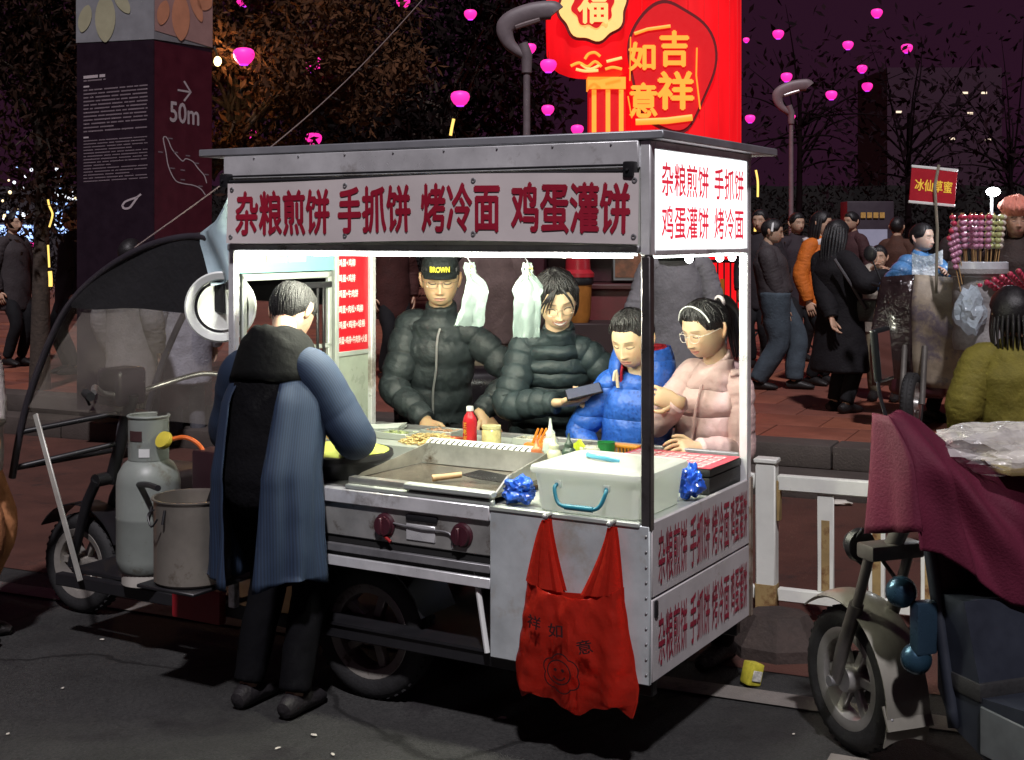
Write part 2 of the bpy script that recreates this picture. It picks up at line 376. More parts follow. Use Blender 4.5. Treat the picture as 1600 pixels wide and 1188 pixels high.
# counter tops
b = MB(); b.box(-.586, -.02, .015, W-.013, .782, .794); b.box(-.75, -.586, .50, W-.013, .782, .794); part(b, 'counter_top', STEEL_IN)
b = MB(); b.bbox(-L+.033, -.586, -.004, .03, .748, .800, .004, 1); part(b, 'front_lip', STEEL)
b = MB(); b.bbox(-.586, -.036, -.006, .018, .786, .802, .003, 1); part(b, 'front_lip', STEEL_IN)
b = MB(); b.box(-L+.033, -.587, .03, .50, .782, .790); part(b, 'counter_top', STEEL_D)
b = MB(); b.box(-L+.033, -.75, .50, W-.012, .862, .878); part(b, 'back_shelf', STEEL_IN)
b = MB(); b.box(-L+.033, -.75, .488, .50, .79, .878); part(b, 'shelf_riser', STEEL_IN)
b = MB(); b.bbox(-L+.033, -.036, W-.012, W+.012, .80, .896, .004, 1); part(b, 'back_rail', STEEL_D)
# slatted vent cover behind the griddle
VM = TR(-.97, .535, .885) @ RX(R(30))
b = MB(); b.bbox(-.235, .235, -.045, .045, -.004, .004, .002, 1, VM)
b.box(-.235, .235, -.046, -.038, -.05, 0, VM)
VENT = part(b, 'vent_cover', mat('vent_white', (.72, .74, .72), rough=.35, metal=.2, var=.06))
BLK = mat('gap_shade', (.008, .008, .008), rough=.9, var=0)  # flat black standing for the shade inside slots and gaps
for i in range(18):
    q = MB(); x = -.215 + i*.0253
    pts = [(x-.006, -.030, .005), (x+.001, -.030, .005), (x+.005, -.005, .005), (x+.002, .015, .005), (x+.008, .032, .005), (x+.001, .032, .005), (x-.005, .015, .005), (x-.003, -.005, .005)]
    q.add(pts, [tuple(range(8))], VM); part(q, 'slot', BLK, VENT, smooth=False)
# stove front
SF = mat('stove_front', (.40, .40, .38), rough=.42, metal=.5, var=.3, vscale=6, dirt=((.12, .09, .07), 9, .55))
b = MB(); b.bbox(-1.33, -.587, .012, .03, .628, .748, .004, 1); ST = part(b, 'stove_panel', SF)
KN = mat('knob_plastic', (.055, .012, .02), rough=.4, var=.15)
for x in (-1.02, -.70):
    q = MB(); q.lathe([(.001, 0), (.042, 0), (.042, .006), (.036, .010), (.034, .024), (.001, .026)], 24, TR(x, .012, .688) @ RX(R(90)))
    kb = part(q, 'knob', KN, ST)
    q = MB(); q.bbox(x-.006, x+.006, -.026, -.012, .658, .718, .003, 1); part(q, 'knob_grip', KN, kb)
b = MB(); b.bbox(-.93, -.80, .004, .013, .716, .738, .008, 2); part(b, 'handle_slot', BLACK_METAL, ST)
b = MB(); b.bbox(-.93, -.81, .007, .013, .648, .704, .002, 1); part(b, 'rating_plate', STEEL, ST)
b = MB(); b.tube([(-1.02, .0, .655), (-.985, -.006, .635)], .006); part(b, 'gas_lever', mat('red_lever', (.35, .02, .02), rough=.4), ST)
b = MB(); b.tube(catmull([(-.98, .004, .70), (-.86, .002, .692), (-.75, .004, .69), (-.735, .004, .64)], 5), .0035); part(b, 'gas_tube', STEEL_D, ST)
for z0, z1, m_ in ((.600, .628, BLK), (.572, .600, STEEL_D), (.556, .572, BLK), (.520, .556, STEEL)):  # black strips are painted shade of the slots between steel rails
    b = MB(); y0 = .02 if m_ is BLK else .004
    b.bbox(-1.33, -.587, y0, .04, z0+.0005, z1-.0005, .002, 1); part(b, 'stove_rail_gap', m_, ST)
b = MB(); b.box(-1.33, -.60, .05, .48, .55, .78); part(b, 'stove_box', BLACK_METAL)
# griddle with splash walls
GR = mat('griddle_steel', (.50, .50, .45), rough=.32, metal=.7, var=.3, vscale=7, dirt=((.12, .09, .06), 5, .58))
OIL = mat('oily_plate', (.13, .11, .085), rough=.2, metal=.5, var=.4, vscale=9)
def quadslab(b, p, th): b.slab([[p[0], p[1]], [p[3], p[2]]], th)
b = MB()
b.bbox(-1.19, -.60, .02, .06, .806, .842, .006, 2)                     # front gutter
quadslab(b, [(-1.17, .46, .83), (-.61, .46, .83), (-.63, .475, .905), (-1.15, .475, .905)], .006)
quadslab(b, [(-1.19, .06, .83), (-1.17, .46, .83), (-1.15, .475, .905), (-1.19, .10, .842)], .006)
quadslab(b, [(-.60, .06, .83), (-.61, .46, .83), (-.63, .475, .905), (-.575, .10, .885)], .006)
GRD = part(b, 'griddle', GR)
b = MB(); b.box(-1.185, -.605, .058, .462, .812, .828); part(b, 'griddle_plate', OIL, GRD)
b = MB(); b.bbox(-.93, -.575, -.012, .03, .826, .846, .004, 1); b.bbox(-1.19, -.575, .0, .02, .80, .818, .004, 1); part(b, 'griddle_lip', STEEL_IN, GRD)
# round crepe plate
b = MB(); b.lathe([(.001, 0), (.205, 0), (.215, .012), (.212, .03), (.001, .032)], 40, TR(-1.43, .27, .852)); CP = part(b, 'crepe_plate', BLACK_METAL)
b = MB(); b.lathe([(.15, 0), (.17, .06)], 24, TR(-1.43, .27, .792)); part(b, 'plate_stand', BLACK_METAL, CP)
# undercarriage
b = MB()
for y in (.08, W-.08): b.bbox(-2.75, -.02, y-.02, y+.02, .24, .29, .004, 1)
for x in (-.1, -.7, -1.3, -1.7, -2.2): b.bbox(x-.018, x+.018, .08, W-.08, .245, .285, .004, 1)
part(b, 'chassis', BLACK_METAL)
b = MB(); b.box(-1.74, -.587, .05, W-.02, .29, .30); part(b, 'floor_panel', BLACK_METAL)
b = MB(); b.tube([(-.66, .03, .57), (-.61, .025, .30)], .010, 8); part(b, 'prop_stick', WHITE_P)
def wheel(parent, c, Rr, wd, spokes=6, rim_m=ALU, M=None):
    X = (M or Matrix.Identity(4)) @ TR(*c) @ RX(R(90))
    q = MB(); q.lathe([(.001, -wd*.55), (Rr*.17, -wd*.55), (Rr*.19, -wd*.3), (Rr*.19, wd*.3), (Rr*.17, wd*.55), (.001, wd*.55)], 20, X)
    for i in range(spokes):
        a = 2*math.pi*i/spokes; q.bbox(Rr*.15, Rr*.60, -Rr*.07, Rr*.07, -wd*.14, wd*.14, .004, 1, X @ RZ(a))
    wh = q.build('wheel', rim_m, parent)
    q = MB(); q.lathe([(Rr*.56, -wd*.36), (Rr*.69, -wd*.44), (Rr*.72, -wd*.40), (Rr*.64, -wd*.12), (Rr*.64, wd*.12), (Rr*.72, wd*.40), (Rr*.69, wd*.44), (Rr*.56, wd*.36), (Rr*.54, 0), (Rr*.56, -wd*.36)], 40, X, cap=False); q.build('rim', rim_m, wh)
    pr = [(Rr*.69, -wd*.42), (Rr*.80, -wd*.52), (Rr*.91, -wd*.48), (Rr*.975, -wd*.32), (Rr, -wd*.1), (Rr*.992, -wd*.05), (Rr*.992, wd*.05), (Rr, wd*.1), (Rr*.975, wd*.32), (Rr*.91, wd*.48), (Rr*.80, wd*.52), (Rr*.69, wd*.42)]
    q = MB(); q.lathe(pr, 48, X, cap=False)
    for i in range(40):
        a = 2*math.pi*i/40
        for sg in (-1, 1): q.box(Rr*.965, Rr*.995, -Rr*.028, Rr*.028, sg*wd*.20, sg*wd*.34, X @ RZ(a + sg*.03))
    q.build('tyre', RUBBER, wh)
    return wh
RIM = mat('painted_rim', (.34, .32, .29), rough=.45, metal=.5, var=.25, dirt=((.1, .07, .05), 16, .55))
wheel(CART, (-1.20, .20, .25), .25, .11, 5, RIM); wheel(CART, (-1.20, W-.16, .25), .25, .11, 5, RIM)
b = MB(); b.tube([(-1.20, .2, .25), (-1.20, W-.16, .25)], .022); part(b, 'axle', BLACK_METAL)
b = MB(); b.slab([[(-1.20 + .29*math.cos(a), y, .25 + .29*math.sin(a)) for y in (.10, .32)] for a in [R(20+14*i) for i in range(11)]], .006); part(b, 'mudguard', BLACK_METAL)
# tricycle front: fork, wheel, handlebar
wheel(CART, (-3.0, .45, .225), .225, .10, 6, RIM)
for y in (.37, .53):
    b = MB(); b.tube([(-3.0, y, .225), (-2.90, y, .52), (-2.84, y, .62)], [.020, .024, .024], 10); part(b, 'fork_leg', BLACK_METAL)
b = MB(); b.tube([(-2.84, .36, .62), (-2.84, .54, .62)], .03); b.tube([(-2.84, .45, .60), (-2.70, .45, 1.0)], .028); part(b, 'steering_column', BLACK_METAL)
b = MB(); b.slab([[(-3.0 + .27*math.cos(a), y, .225 + .27*math.sin(a)) for y in (.39, .45, .51)] for a in [R(25+12*i) for i in range(11)]], .006); part(b, 'mudguard', BLACK_METAL)
b = MB(); b.tube(catmull([(-2.52, .06, 1.06), (-2.60, .14, 1.07), (-2.72, .3, 1.02), (-2.72, .45, 1.0), (-2.72, .6, 1.02), (-2.60, .76, 1.07), (-2.52, .84, 1.06)], 5), .012); HB = part(b, 'handlebar', ALU)
for y0, y1 in ((.0, .08), (.82, .92)):
    b = MB(); b.tube([(-2.535, y0+.03, 1.06), (-2.45, y0 - .02 if y0 < .4 else y1, 1.055)], .018); b.tube([(-2.55, y0+.04, 1.05), (-2.48, y0+.0, 1.02)], .006); part(b, 'grip', RUBBER, HB)
b = MB(); b.bbox(-2.84, -2.70, .36, .54, .95, 1.12, .03, 3); part(b, 'headlight_housing', mat('housing', (.02, .012, .02), rough=.3, var=.1))
b = MB(); b.bbox(-2.62, -2.35, .28, .62, .60, .70, .03, 3); b.bbox(-2.55, -2.40, .33, .57, .30, .61, .02, 2); part(b, 'saddle', mat('saddle_vinyl', (.02, .014, .016), rough=.4))
b = MB(); b.bbox(-2.7, -1.76, .1, .8, .290, .31, .004, 1); part(b, 'floor_plate', BLACK_METAL)
b = MB(); b.bbox(-2.05, -1.80, .02, .06, .215, .345, .012, 2); part(b, 'skirt', mat('red_enamel', (.28, .012, .02), rough=.4, var=.15))
b = MB(); b.bbox(-2.02, -1.745, .10, .80, .60, .86, .012, 2); part(b, 'battery_box', mat('dark_red_box', (.03, .012, .016), rough=.4))
b = MB(); b.bbox(-2.03, -2.015, .12, .5, .68, .72, .003, 1); part(b, 'tail_strip', mat('red_enamel2', (.34, .015, .03), rough=.35))
# cab canopy: two bent tubes, black fabric roof, clear vinyl windscreen
ARC = [(-3.04, .66), (-2.97, .92), (-2.86, 1.16), (-2.70, 1.40), (-2.48, 1.56), (-2.22, 1.665), (-1.97, 1.70), (-1.86, 1.655), (-1.80, 1.50)]
for y in (.08, .82):
    b = MB(); b.tube(catmull([(x, y, z) for x, z in ARC], 6), .016, 10); part(b, 'canopy_tube', mat('grey_tube', (.05, .045, .055), rough=.4, metal=.3))
b = MB(); b.tube([(-3.04, .08, .70), (-3.04, .82, .70)], .013); b.tube([(-2.99, .08, .86), (-2.75, .40, .92)], .012); b.tube([(-2.99, .82, .86), (-2.75, .5, .92)], .012); b.tube([(-3.04, .08, .70), (-2.78, .42, .78)], .012); part(b, 'cross_tube', BLACK_METAL)
arc = catmull([(x, 0, z) for x, z in ARC], 6)
def arc_sheet(i0, i1, off, sag=0, y0=.09, y1=.81):
    rows = []
    for i in range(i0, i1+1):
        p = arc[i]; rows.append([(p.x, lerp(y0, y1, t), p.z + off + sag*math.sin(math.pi*t)*(1+.5*math.sin(i*1.7)) + .006*nz((p.x*5, t*4, p.z*5), 1)) for t in [k/10 for k in range(11)]])
    return rows
b = MB(); b.slab(arc_sheet(19, 45, .010, .02), .004)
# side flaps of the canopy fabric
for y in (.075, .825):
    rows = []
    for i in range(19, 46):
        p = arc[i]; zb = 1.405 + .006*math.sin(i*.5) ; rows.append([(p.x, y + .004*math.sin(i*.5 + k*.6), lerp(p.z, min(p.z, zb), k/6)) for k in range(7)])
    b.slab(rows, .003)
part(b, 'canopy', mat('black_canvas', (.010, .010, .012), rough=.75, var=.25, bump=.3, bscale=40))
VIN = thin_film('clear_vinyl', (.42, .38, .33), .22, .12, .5, 5)
b = MB(); b.grid(arc_sheet(5, 19, .012, .0)); part(b, 'windscreen', VIN)
b = MB(); b.grid([[(lerp(-2.94 + .33*k/8, -1.80, t), .078 + .012*math.sin(5*t + k), .97 + .43*k/8) for t in [j/12 for j in range(13)]] for k in range(9)]); part(b, 'side_curtain', VIN)
b = MB(); b.bbox(-.014, .014, -.004, .004, -.36, .36, .002, 1, TR(-2.70, .03, .62) @ RY(R(-22))); part(b, 'strut', mat('pale_strip', (.50, .50, .46), rough=.4, metal=.3, var=.2))
# milky sheet between cab and header
rows = []
for k in range(11):
    t = k/10; z = lerp(1.95, 1.54, t); x0 = -L-.01; x1 = -1.755 - .205*(min(1, t/.52)**2.2) + .10*max(0, (t-.52)/.48)
    rows.append([(lerp(x0, x1, s), .05 + .02*math.sin(6*s+4*t), z - .03*s) for s in [j/8 for j in range(9)]])
b = MB(); b.slab(rows, .002); part(b, 'milky_sheet', mat('milky_vinyl', (.42, .55, .60), rough=.3, var=.12, trans=.0))
# left end: header panel, window frame, menu board
b = MB(); b.box(-L+.004, -L+.016, .033, .628, 1.56, 1.70); part(b, 'end_header', mat('teal_panel', (.16, .36, .34), rough=.45, var=.12, vscale=4))
b = MB(); b.box(-L+.0165, -L+.019, .20, .32, 1.60, 1.665); part(b, 'sticker', mat('pink_sticker', (.62, .25, .24), rough=.5, var=.15, vscale=16))
b = MB(); b.box(-L+.0165, -L+.019, .335, .44, 1.60, 1.66); part(b, 'sticker', mat('cream_sticker', (.62, .60, .48), rough=.5, var=.15, vscale=16))
b = MB()
for y in (.075, .60): b.bbox(-L+.002, -L+.02, y-.012, y+.012, .86, 1.555, .003, 1)
b.bbox(-L+.002, -L+.02, .063, .612, 1.53, 1.556, .003, 1); b.bbox(-L+.002, -L+.02, .063, .612, 1.24, 1.258, .003, 1); part(b, 'window_frame', STEEL_IN)
b = MB(); b.bbox(-L+.022, -L+.03, .30, .60, 1.49, 1.515, .003, 1); b.bbox(-L+.022, -L+.03, .50, .515, 1.15, 1.49, .003, 1); b.bbox(-L+.022, -L+.03, .54, .555, 1.18, 1.50, .003, 1); part(b, 'hanger_bars', BLACK_METAL)
b = MB(); b.box(-L+.008, -L+.014, .655, W-.035, 1.215, 1.685)
MENU = part(b, 'menu_board', mat('menu_red', (.50, .012, .02), rough=.35, var=.06), smooth=False)
MW = mat('menu_white', (.78, .74, .70), rough=.5, var=0)
for i, (s, wd) in enumerate((('鸡蛋+火腿', .115), ('鸡蛋+鸡柳', .115), ('鸡蛋+鸡排', .115), ('鸡蛋+牛肉饼', .135), ('鸡蛋+肉松+鸡柳', .17), ('鸡蛋+鸡排+培根', .185), ('鸡蛋+鸡排+牛肉饼+火腿', .20))):
    side_text(s, .662 + wd/2, 1.655 - i*.0655, wd, .034, MW, MENU, .02, -L+.0155)
b = MB(); b.bbox(-L+.002, -L+.02, .655, W-.035, 1.195, 1.215, .002, 1); part(b, 'menu_frame', STEEL_IN)
b = MB(); b.box(-L+.008, -L+.013, .655, W-.035, .88, 1.195); part(b, 'end_pane', mat('frosted_pane', (.40, .46, .38), rough=.3, var=.15, alpha=.7))
# lamps
LED = mat('led_white', (.9, .9, .9), var=0, emit=(.93, 1.0, .96), estr=6)
b = MB()
for i in range(150):
    x = -L+.05 + i*(L-.10)/149; b.box(x-.0035, x+.0035, -.004, .004, 1.640, 1.647)
for i in range(70):
    y = .05 + i*(W-.10)/69; b.box(-.014, -.006, y-.0035, y+.0035, 1.632, 1.639)
part(b, 'led_strip', LED, smooth=False, kind='stuff')
for y, z in ((.024, 1.634), (.62, 1.735)):
    b = MB(); b.tube([(-1.66, y, z), (-.07, y, z)], .003 if y < .4 else .01, 8); tb = part(b, 'lamp_tube', mat('tube_glass', (.9, .9, .9), var=0, emit=(.95, 1, .92), estr=1.5))
    if y > .3: b = MB(); b.bbox(-1.65, -.09, y-.02, y+.02, 1.75, 1.775, .003, 1); part(b, 'lamp_holder', WHITE_P)
    for x, e_ in ((-1.33, 1), (-1.0, 1), (-.65, 1), (-.25, 1)) if y < .4 else ((-1.3, .5), (-.8, .5), (-.25, .5)):
        ld = bpy.data.lights.new('tube_light', 'POINT'); ld.shadow_soft_size = .03; ld.energy = 18.5*e_; ld.color = (1.0, .99, .80)
        lo = bpy.data.objects.new('tube_light', ld); COL.objects.link(lo); lo.parent = tb; lo.location = (x, y + (.015 if y < .4 else 0), z-.016)
b = MB(); b.tube([(-L+.03, .22, 1.672), (-.03, .22, 1.672)], .007, 8); part(b, 'hanging_bar', STEEL_IN)
for y in (.34, .62, .74):
    b = MB(); b.ball((-.012, y, 1.625), .014, 12, 8); part(b, 'led_bulb', mat('bulb', (.9, .9, .9), var=0, emit=(.95, 1, .98), estr=14))
b = MB(); b.tube(catmull([(-1.72, .02, 1.69), (-1.66, .01, 1.655), (-1.60, .02, 1.66), (-1.56, .03, 1.70)], 5), .004); part(b, 'cable', BLACK_METAL)
# printed banner laced under the fascia
def rip(p):
    x, y, z = p
    return (x, y - .008*math.sin(x*4.1+.6) - .0025*math.sin(x*11+z*9) - .005*math.sin((z+.1)*9)*math.cos(x*3), z + .006*math.sin(x*3.6+1))
BW, BH = 1.68, .222
b = MB(); b.slab([[rip((-BW/2 + BW*i/90, 0, -BH/2 + BH*j/14)) for i in range(91)] for j in range(15)], .0015)
BAN_M = mat('banner_vinyl', (.68, .62, .61), rough=.42, var=.08, vscale=3, bump=.25, bscale=6)
BAN = tag(b.build('banner', BAN_M, loc=cw(-.862, -.05, 1.792), rz=YAW), 'long grey printed banner with dark red characters under the cart roof', 'banner')
for s, x0, x1 in (('杂粮煎饼', -.800, -.355), ('手抓饼', -.320, .0), ('烤冷面', .042, .352), ('鸡蛋灌饼', .392, .815)):
    q = text_mb(s, x1-x0, .168, .032)
    q.v = [rip((p[0] + (x0+x1)/2, p[1], p[2])) for p in q.v]; q.v = [(x, y-.0035, z) for x, y, z in q.v]
    q.build('lettering', RED_PRINT, BAN, smooth=False)
for x in (-.82, -.29, .25, .826):
    for z in (-.088, .088):
        q = MB(); X = TR(*rip((x, 0, z))) @ RX(R(90)); q.lathe([(.004, .004), (.008, .004), (.010, .001), (.008, 0), (.004, 0)], 14, X, cap=False); q.build('eyelet', STEEL_D, BAN)
# ------------------------------------------------------------------ things on and around the cart
def citem(b, name, m, x, y, z, label, cat, group=None, rz=0, **k):
    return tag(b.build(name, m, loc=cw(x, y, z), rz=YAW+rz, **k), label, cat, group)
def cthing(name, x, y, z, label, cat, group=None, rz=0): return thing(name, label, cat, cw(x, y, z), YAW+rz, group)
# white storage box
T = cthing('storage_box', -.245, .215, .7965, 'milky white plastic storage box with blue handles on counter corner', 'storage box')
BOX_M = thin_film('milky_plastic', (.86, .88, .83), 1.14, .4, .03, 20, glow=(.88, .92, .86))
BLUE_H = mat('teal_handle', (.02, .17, .24), rough=.35)
b = MB(); P = []
for z, e in ((0, -.022), (.004, -.016), (.13, -.002), (.132, .0)):
    r = []; hx, hy, cr = .20+e, .185+e, .035
    for k in range(32):
        a = 2*math.pi*(k+.5)/32; cx = math.copysign(hx-cr, math.cos(a)); cy = math.copysign(hy-cr, math.sin(a)); r.append((cx+cr*math.cos(a), cy+cr*math.sin(a), z))
    P.append(r)
b.grid(P, close=True); b.f.append(tuple(range(31, -1, -1))); b.build('body', BOX_M, T)
b = MB(); P = []
for z, e in ((.126, .006), (.126, .014), (.136, .016), (.146, .012), (.150, .0), (.152, -.012), (.148, -.02), (.148, -.04), (.153, -.048), (.155, -.10), (.156, -.17)):
    r = []; hx, hy = .20+e, .185+e; cr = max(.008, .045+e*.4)
    for k in range(32):
        a = 2*math.pi*(k+.5)/32; cx = math.copysign(hx-cr, math.cos(a)); cy = math.copysign(hy-cr, math.sin(a)); r.append((cx+cr*math.cos(a), cy+cr*math.sin(a), z))
    P.append(r)
b.grid(P, close=True); b.f.append(tuple(10*32+k for k in range(32))); LID = b.build('lid', BOX_M, T)
b = MB(); b.tube(catmull([(-.09, .03, .156), (-.085, .0, .166), (-.05, -.03, .168), (.0, -.045, .167), (.05, -.03, .158)], 5), .008, 8, flat=.6); b.build('lid_handle', mat('sky_blue', (.12, .42, .55), rough=.35), LID)
b = MB(); b.tube(catmull([(-.095, -.19, .098), (-.10, -.205, .085), (-.085, -.215, .045), (-.06, -.218, .032), (0, -.218, .028), (.05, -.218, .032), (.072, -.215, .048), (.085, -.205, .085), (.08, -.19, .098)], 5), .0065, 10); b.build('carry_handle', BLUE_H, T)
b = MB(); b.tube([(-.055, -.2185, .031), (.045, -.2185, .031)], .0095, 10); b.build('handle_grip', BLUE_H, T)
for x in (-.095, .08):
    b = MB(); b.bbox(x-.012, x+.012, -.196, -.182, .084, .108, .004, 2); b.build('handle_mount', BOX_M, T)
# black case with price sheet
T = cthing('cash_case', -.225, .712, .7965, 'black hard case with metal clasp on the counter behind white box', 'case')
CASE = mat('case_black', (.012, .013, .012), rough=.5, var=.2, bump=.2, bscale=150)
b = MB(); b.bbox(-.205, .20, -.155, .155, 0, .060, .008, 2); b.build('body', CASE, T)
b = MB(); b.bbox(-.207, .202, -.157, .157, .062, .088, .008, 2); b.build('lid', CASE, T)
b = MB(); b.bbox(.128, .152, -.163, -.155, .018, .082, .002, 1); b.bbox(.131, .149, -.166, -.160, .05, .07, .002, 1); b.build('clasp', ALU, T)
b = MB(); b.slab([[(-.21+.41*i/8, -.15+.30*j/6, .0005*math.sin(i+j)) for i in range(9)] for j in range(7)], .0012)
SH = citem(b, 'price_sheet', mat('sheet_red', (.55, .06, .10), rough=.35, var=.06), -.225, .712, .8872, 'red laminated price sheet with white squares lying on black case', 'price sheet')
SHW = mat('sheet_white', (.72, .62, .62), rough=.4, var=.12, vscale=60)
for i in range(7):
    for j in range(5):
        q = MB(); x = -.17+i*.052; y = -.115+j*.052; q.box(x-.021, x+.021, y-.018, y+.018, .0015, .0021)
        for k in range(2): pass
        q.build('price_square', SHW, SH, smooth=False)
        q = MB(); q.box(x-.015, x+.012, y-.004, y+.006, .0025, .003); q.build('price_mark', mat('sheet_red2', (.5, .04, .08), rough=.4, var=0), SH, smooth=False)
# crumpled blue bags
def crumple(r, seed, sx=1, sy=1, sz=1, sub=3, amp=.45):
    bm = bmesh.new(); bmesh.ops.create_icosphere(bm, subdivisions=sub, radius=1)
    for v in bm.verts:
        n0 = noise.noise(v.co*1.6+Vector((seed, 0, 0))) + .6*noise.noise(v.co*4+Vector((0, seed, 0))) + .35*abs(noise.noise(v.co*9+Vector((0, 0, seed))))
        v.co *= r*(1+amp*n0); v.co.x *= sx; v.co.y *= sy; v.co.z *= sz
    zmin = min(v.co.z for v in bm.verts)
    b = MB(); b.add([(v.co.x, v.co.y, v.co.z-zmin) for v in bm.verts], [tuple(x.index for x in f.verts) for f in bm.faces]); bm.free(); return b
BLUEB = mat('blue_film', (.02, .10, .52), rough=.25, var=.3, vscale=25, coat=.3)
citem(crumple(.05, 3.1, 1.1, .9, .8, 4, .5), 'plastic_bag', BLUEB, -.525, .09, .795, 'crumpled dark blue plastic bag beside griddle', 'plastic bag', ang=38)
citem(crumple(.048, 8.7, .8, 1.1, 1.05, 4, .5), 'plastic_bag', mat('blue_film2', (.03, .13, .68), rough=.25, var=.3, vscale=25, coat=.3), -.055, .46, .795, 'crumpled bright blue plastic bag behind corner post', 'plastic bag', ang=38)
# spatula
T = cthing('spatula', -.80, .22, .836, 'steel spatula with wooden handle lying across the griddle', 'spatula', rz=R(25))
b = MB(); b.tube([(-.13, -.04, .008), (-.03, -.005, .016)], [.012, .010], 10); b.build('handle', mat('wood', (.42, .27, .13), rough=.6, var=.2, vscale=30), T)
b = MB(); b.slab([[(-.03, -.012, .017), (-.02, .0, .018)], [(.02, -.05, .012), (.03, .05, .024)], [(.12, -.06, .001), (.13, .045, .006)]], .0025); b.build('blade', mat('blade', (.10, .10, .10), rough=.25, metal=.8), T)
# pancake and toppings
b = MB(); P = [(.001, .004), (.10, .0045), (.17, .003), (.195, .001), (.197, 0), (.001, 0)]
b.lathe(P, 48); b.v = [(x*(1+.02*math.sin(5*math.atan2(y, x))), y*(1+.02*math.sin(3*math.atan2(y, x)+1)), z+.002*nz((x*20, y*20, 0))) for x, y, z in b.v]
citem(b, 'pancake', mat('batter', (.52, .58, .12), rough=.45, var=.12, vscale=20, bump=.2, bscale=60), -1.43, .27, .885, 'large thin yellow green pancake on round hotplate', 'pancake')
def tangle(n, rx, ry, h, ln, rad, seed):
    q = MB(); r_ = random.Random(seed)
    for i in range(n):
        a = r_.uniform(0, 6.28); d = math.sqrt(r_.random()); x = rx*d*math.cos(a); y = ry*d*math.sin(a); z = h*(1-d*d)*r_.random()+rad
        t = r_.uniform(0, 6.28); pts = [(x+ln*k*math.cos(t+.5*k*r_.uniform(-1, 1)), y+ln*k*math.sin(t), z+.004*math.sin(k*2+i)) for k in (-1, -.3, .4, 1)]
        q.tube(pts, rad, 5)
    return q
o = citem(tangle(460, .14, .065, .04, .018, .0022, 5), 'shredded_noodles', mat('noodle', (.62, .47, .20), rough=.5, var=.25), -1.22, .60, .8785, 'heap of pale yellow shredded noodles behind the griddle', 'noodles'); o['kind'] = 'stuff'
b = MB()
for i in range(9):
    M_ = TR(0, 0, .002*i) @ RZ(.05*math.sin(i*2.3)); b.slab([[(-.09+.18*u/4, -.06+.12*v/3, .004*math.sin(u+v+i)*u/4+.010*(u/4)**2) for u in range(5)] for v in range(4)], .0012, M_)
citem(b, 'paper_stack', mat('paper_white', (.68, .74, .70), rough=.6, var=.04), -1.60, .80, .8785, 'stack of white wrapping papers beside capped man', 'paper', rz=.3)
# red drink bottle
T = cthing('drink_bottle', -1.10, .70, .8785, 'red herbal tea bottle with white cap and yellow characters', 'bottle')
b = MB(); b.lathe([(.001, 0), (.026, 0), (.029, .004), (.029, .035), (.027, .05), (.029, .065), (.029, .085), (.024, .105), (.013, .122), (.012, .127), (.001, .127)], 28); b.build('body', mat('bottle_red', (.55, .02, .03), rough=.2, var=.05, coat=.4), T)
b = MB(); b.lathe([(.001, .127), (.0145, .127), (.0145, .143), (.012, .146), (.001, .146)], 24); b.build('cap', WHITE_P, T)
YEL = mat('yellow_print', (.75, .52, .03), rough=.5, var=0)
b = MB()
for i, s in enumerate('王老吉'):
    q = text_mb(s, .019, .021, .02); b.add([(x, -math.sqrt(max(.0, .0296**2-x*x))+y, z+.072-.025*i) for x, y, z in q.v], q.f)
b.v = [tuple(RZ(R(-12)) @ Vector(p)) for p in b.v]; b.build('lettering', YEL, T, smooth=False)
# jar
T = cthing('glass_jar', -1.00, .70, .8785, 'squat glass jar of yellow pickles next to red bottle', 'jar')
b = MB(); b.lathe([(.001, 0), (.036, 0), (.039, .006), (.039, .055), (.035, .062), (.001, .062)], 28); b.build('body', mat('jar_glass', (.62, .55, .25), rough=.12, var=.35, vscale=30, coat=.5), T)
b = MB(); b.lathe([(.001, .062), (.037, .062), (.038, .066), (.038, .076), (.001, .078)], 28); b.build('lid', mat('jar_lid', (.60, .58, .30), rough=.3), T)
b = MB(); b.bbox(-.05, .05, -.03, .03, 0, .012, .004, 1); citem(b, 'small_tray', mat('orange_red', (.55, .09, .04), rough=.4), -1.21, .72, .8785, 'flat orange red tray left of drink bottle', 'tray')
# squeeze bottles
def squeeze(x, y, h, r, col, nm, label, z=.7945, cap=None):
    T = cthing('squeeze_bottle', x, y, z, label, 'bottle', 'squeeze bottles at the end of the griddle')
    b = MB(); b.lathe([(.001, 0), (r*.95, 0), (r, .005), (r, h*.52), (r*.9, h*.60), (r*.55, h*.66), (.001, h*.66)], 24); b.build('body', mat(nm, col, rough=.3, var=.08, sss=.1), T)
    b = MB(); b.lathe([(.001, h*.66), (r*.62, h*.66), (r*.62, h*.74), (r*.30, h*.80), (r*.12, h), (.001, h)], 20); b.build('nozzle', mat(nm+'_cap', cap or col, rough=.35, var=.05), T)
squeeze(-.715, .555, .150, .035, (.60, .20, .08), 'orange_sauce', 'short orange sauce bottle beside the white box lid')
squeeze(-.665, .60, .165, .030, (.60, .64, .46), 'pale_sauce', 'cream coloured sauce bottle between orange and dark bottles')
squeeze(-.735, .70, .205, .030, (.52, .60, .55), 'clear_sauce', 'tallest squeeze bottle, clear pale green')
squeeze(-.655, .70, .155, .028, (.05, .08, .06), 'dark_sauce', 'dark green black sauce bottle next to yellow packet')
T = cthing('brush_bundle', -.81, .72, .8785, 'bundle of orange handled sauce brushes leaning left of bottles', 'brushes', rz=.2)
for i in range(4):
    b = MB(); b.tube([(-.02+.012*i, 0, .0), (.01+.014*i, .01*i, .075)], [.006, .005], 8); b.build('brush_handle', mat('orange_plastic', (.75, .22, .02), rough=.35), T)
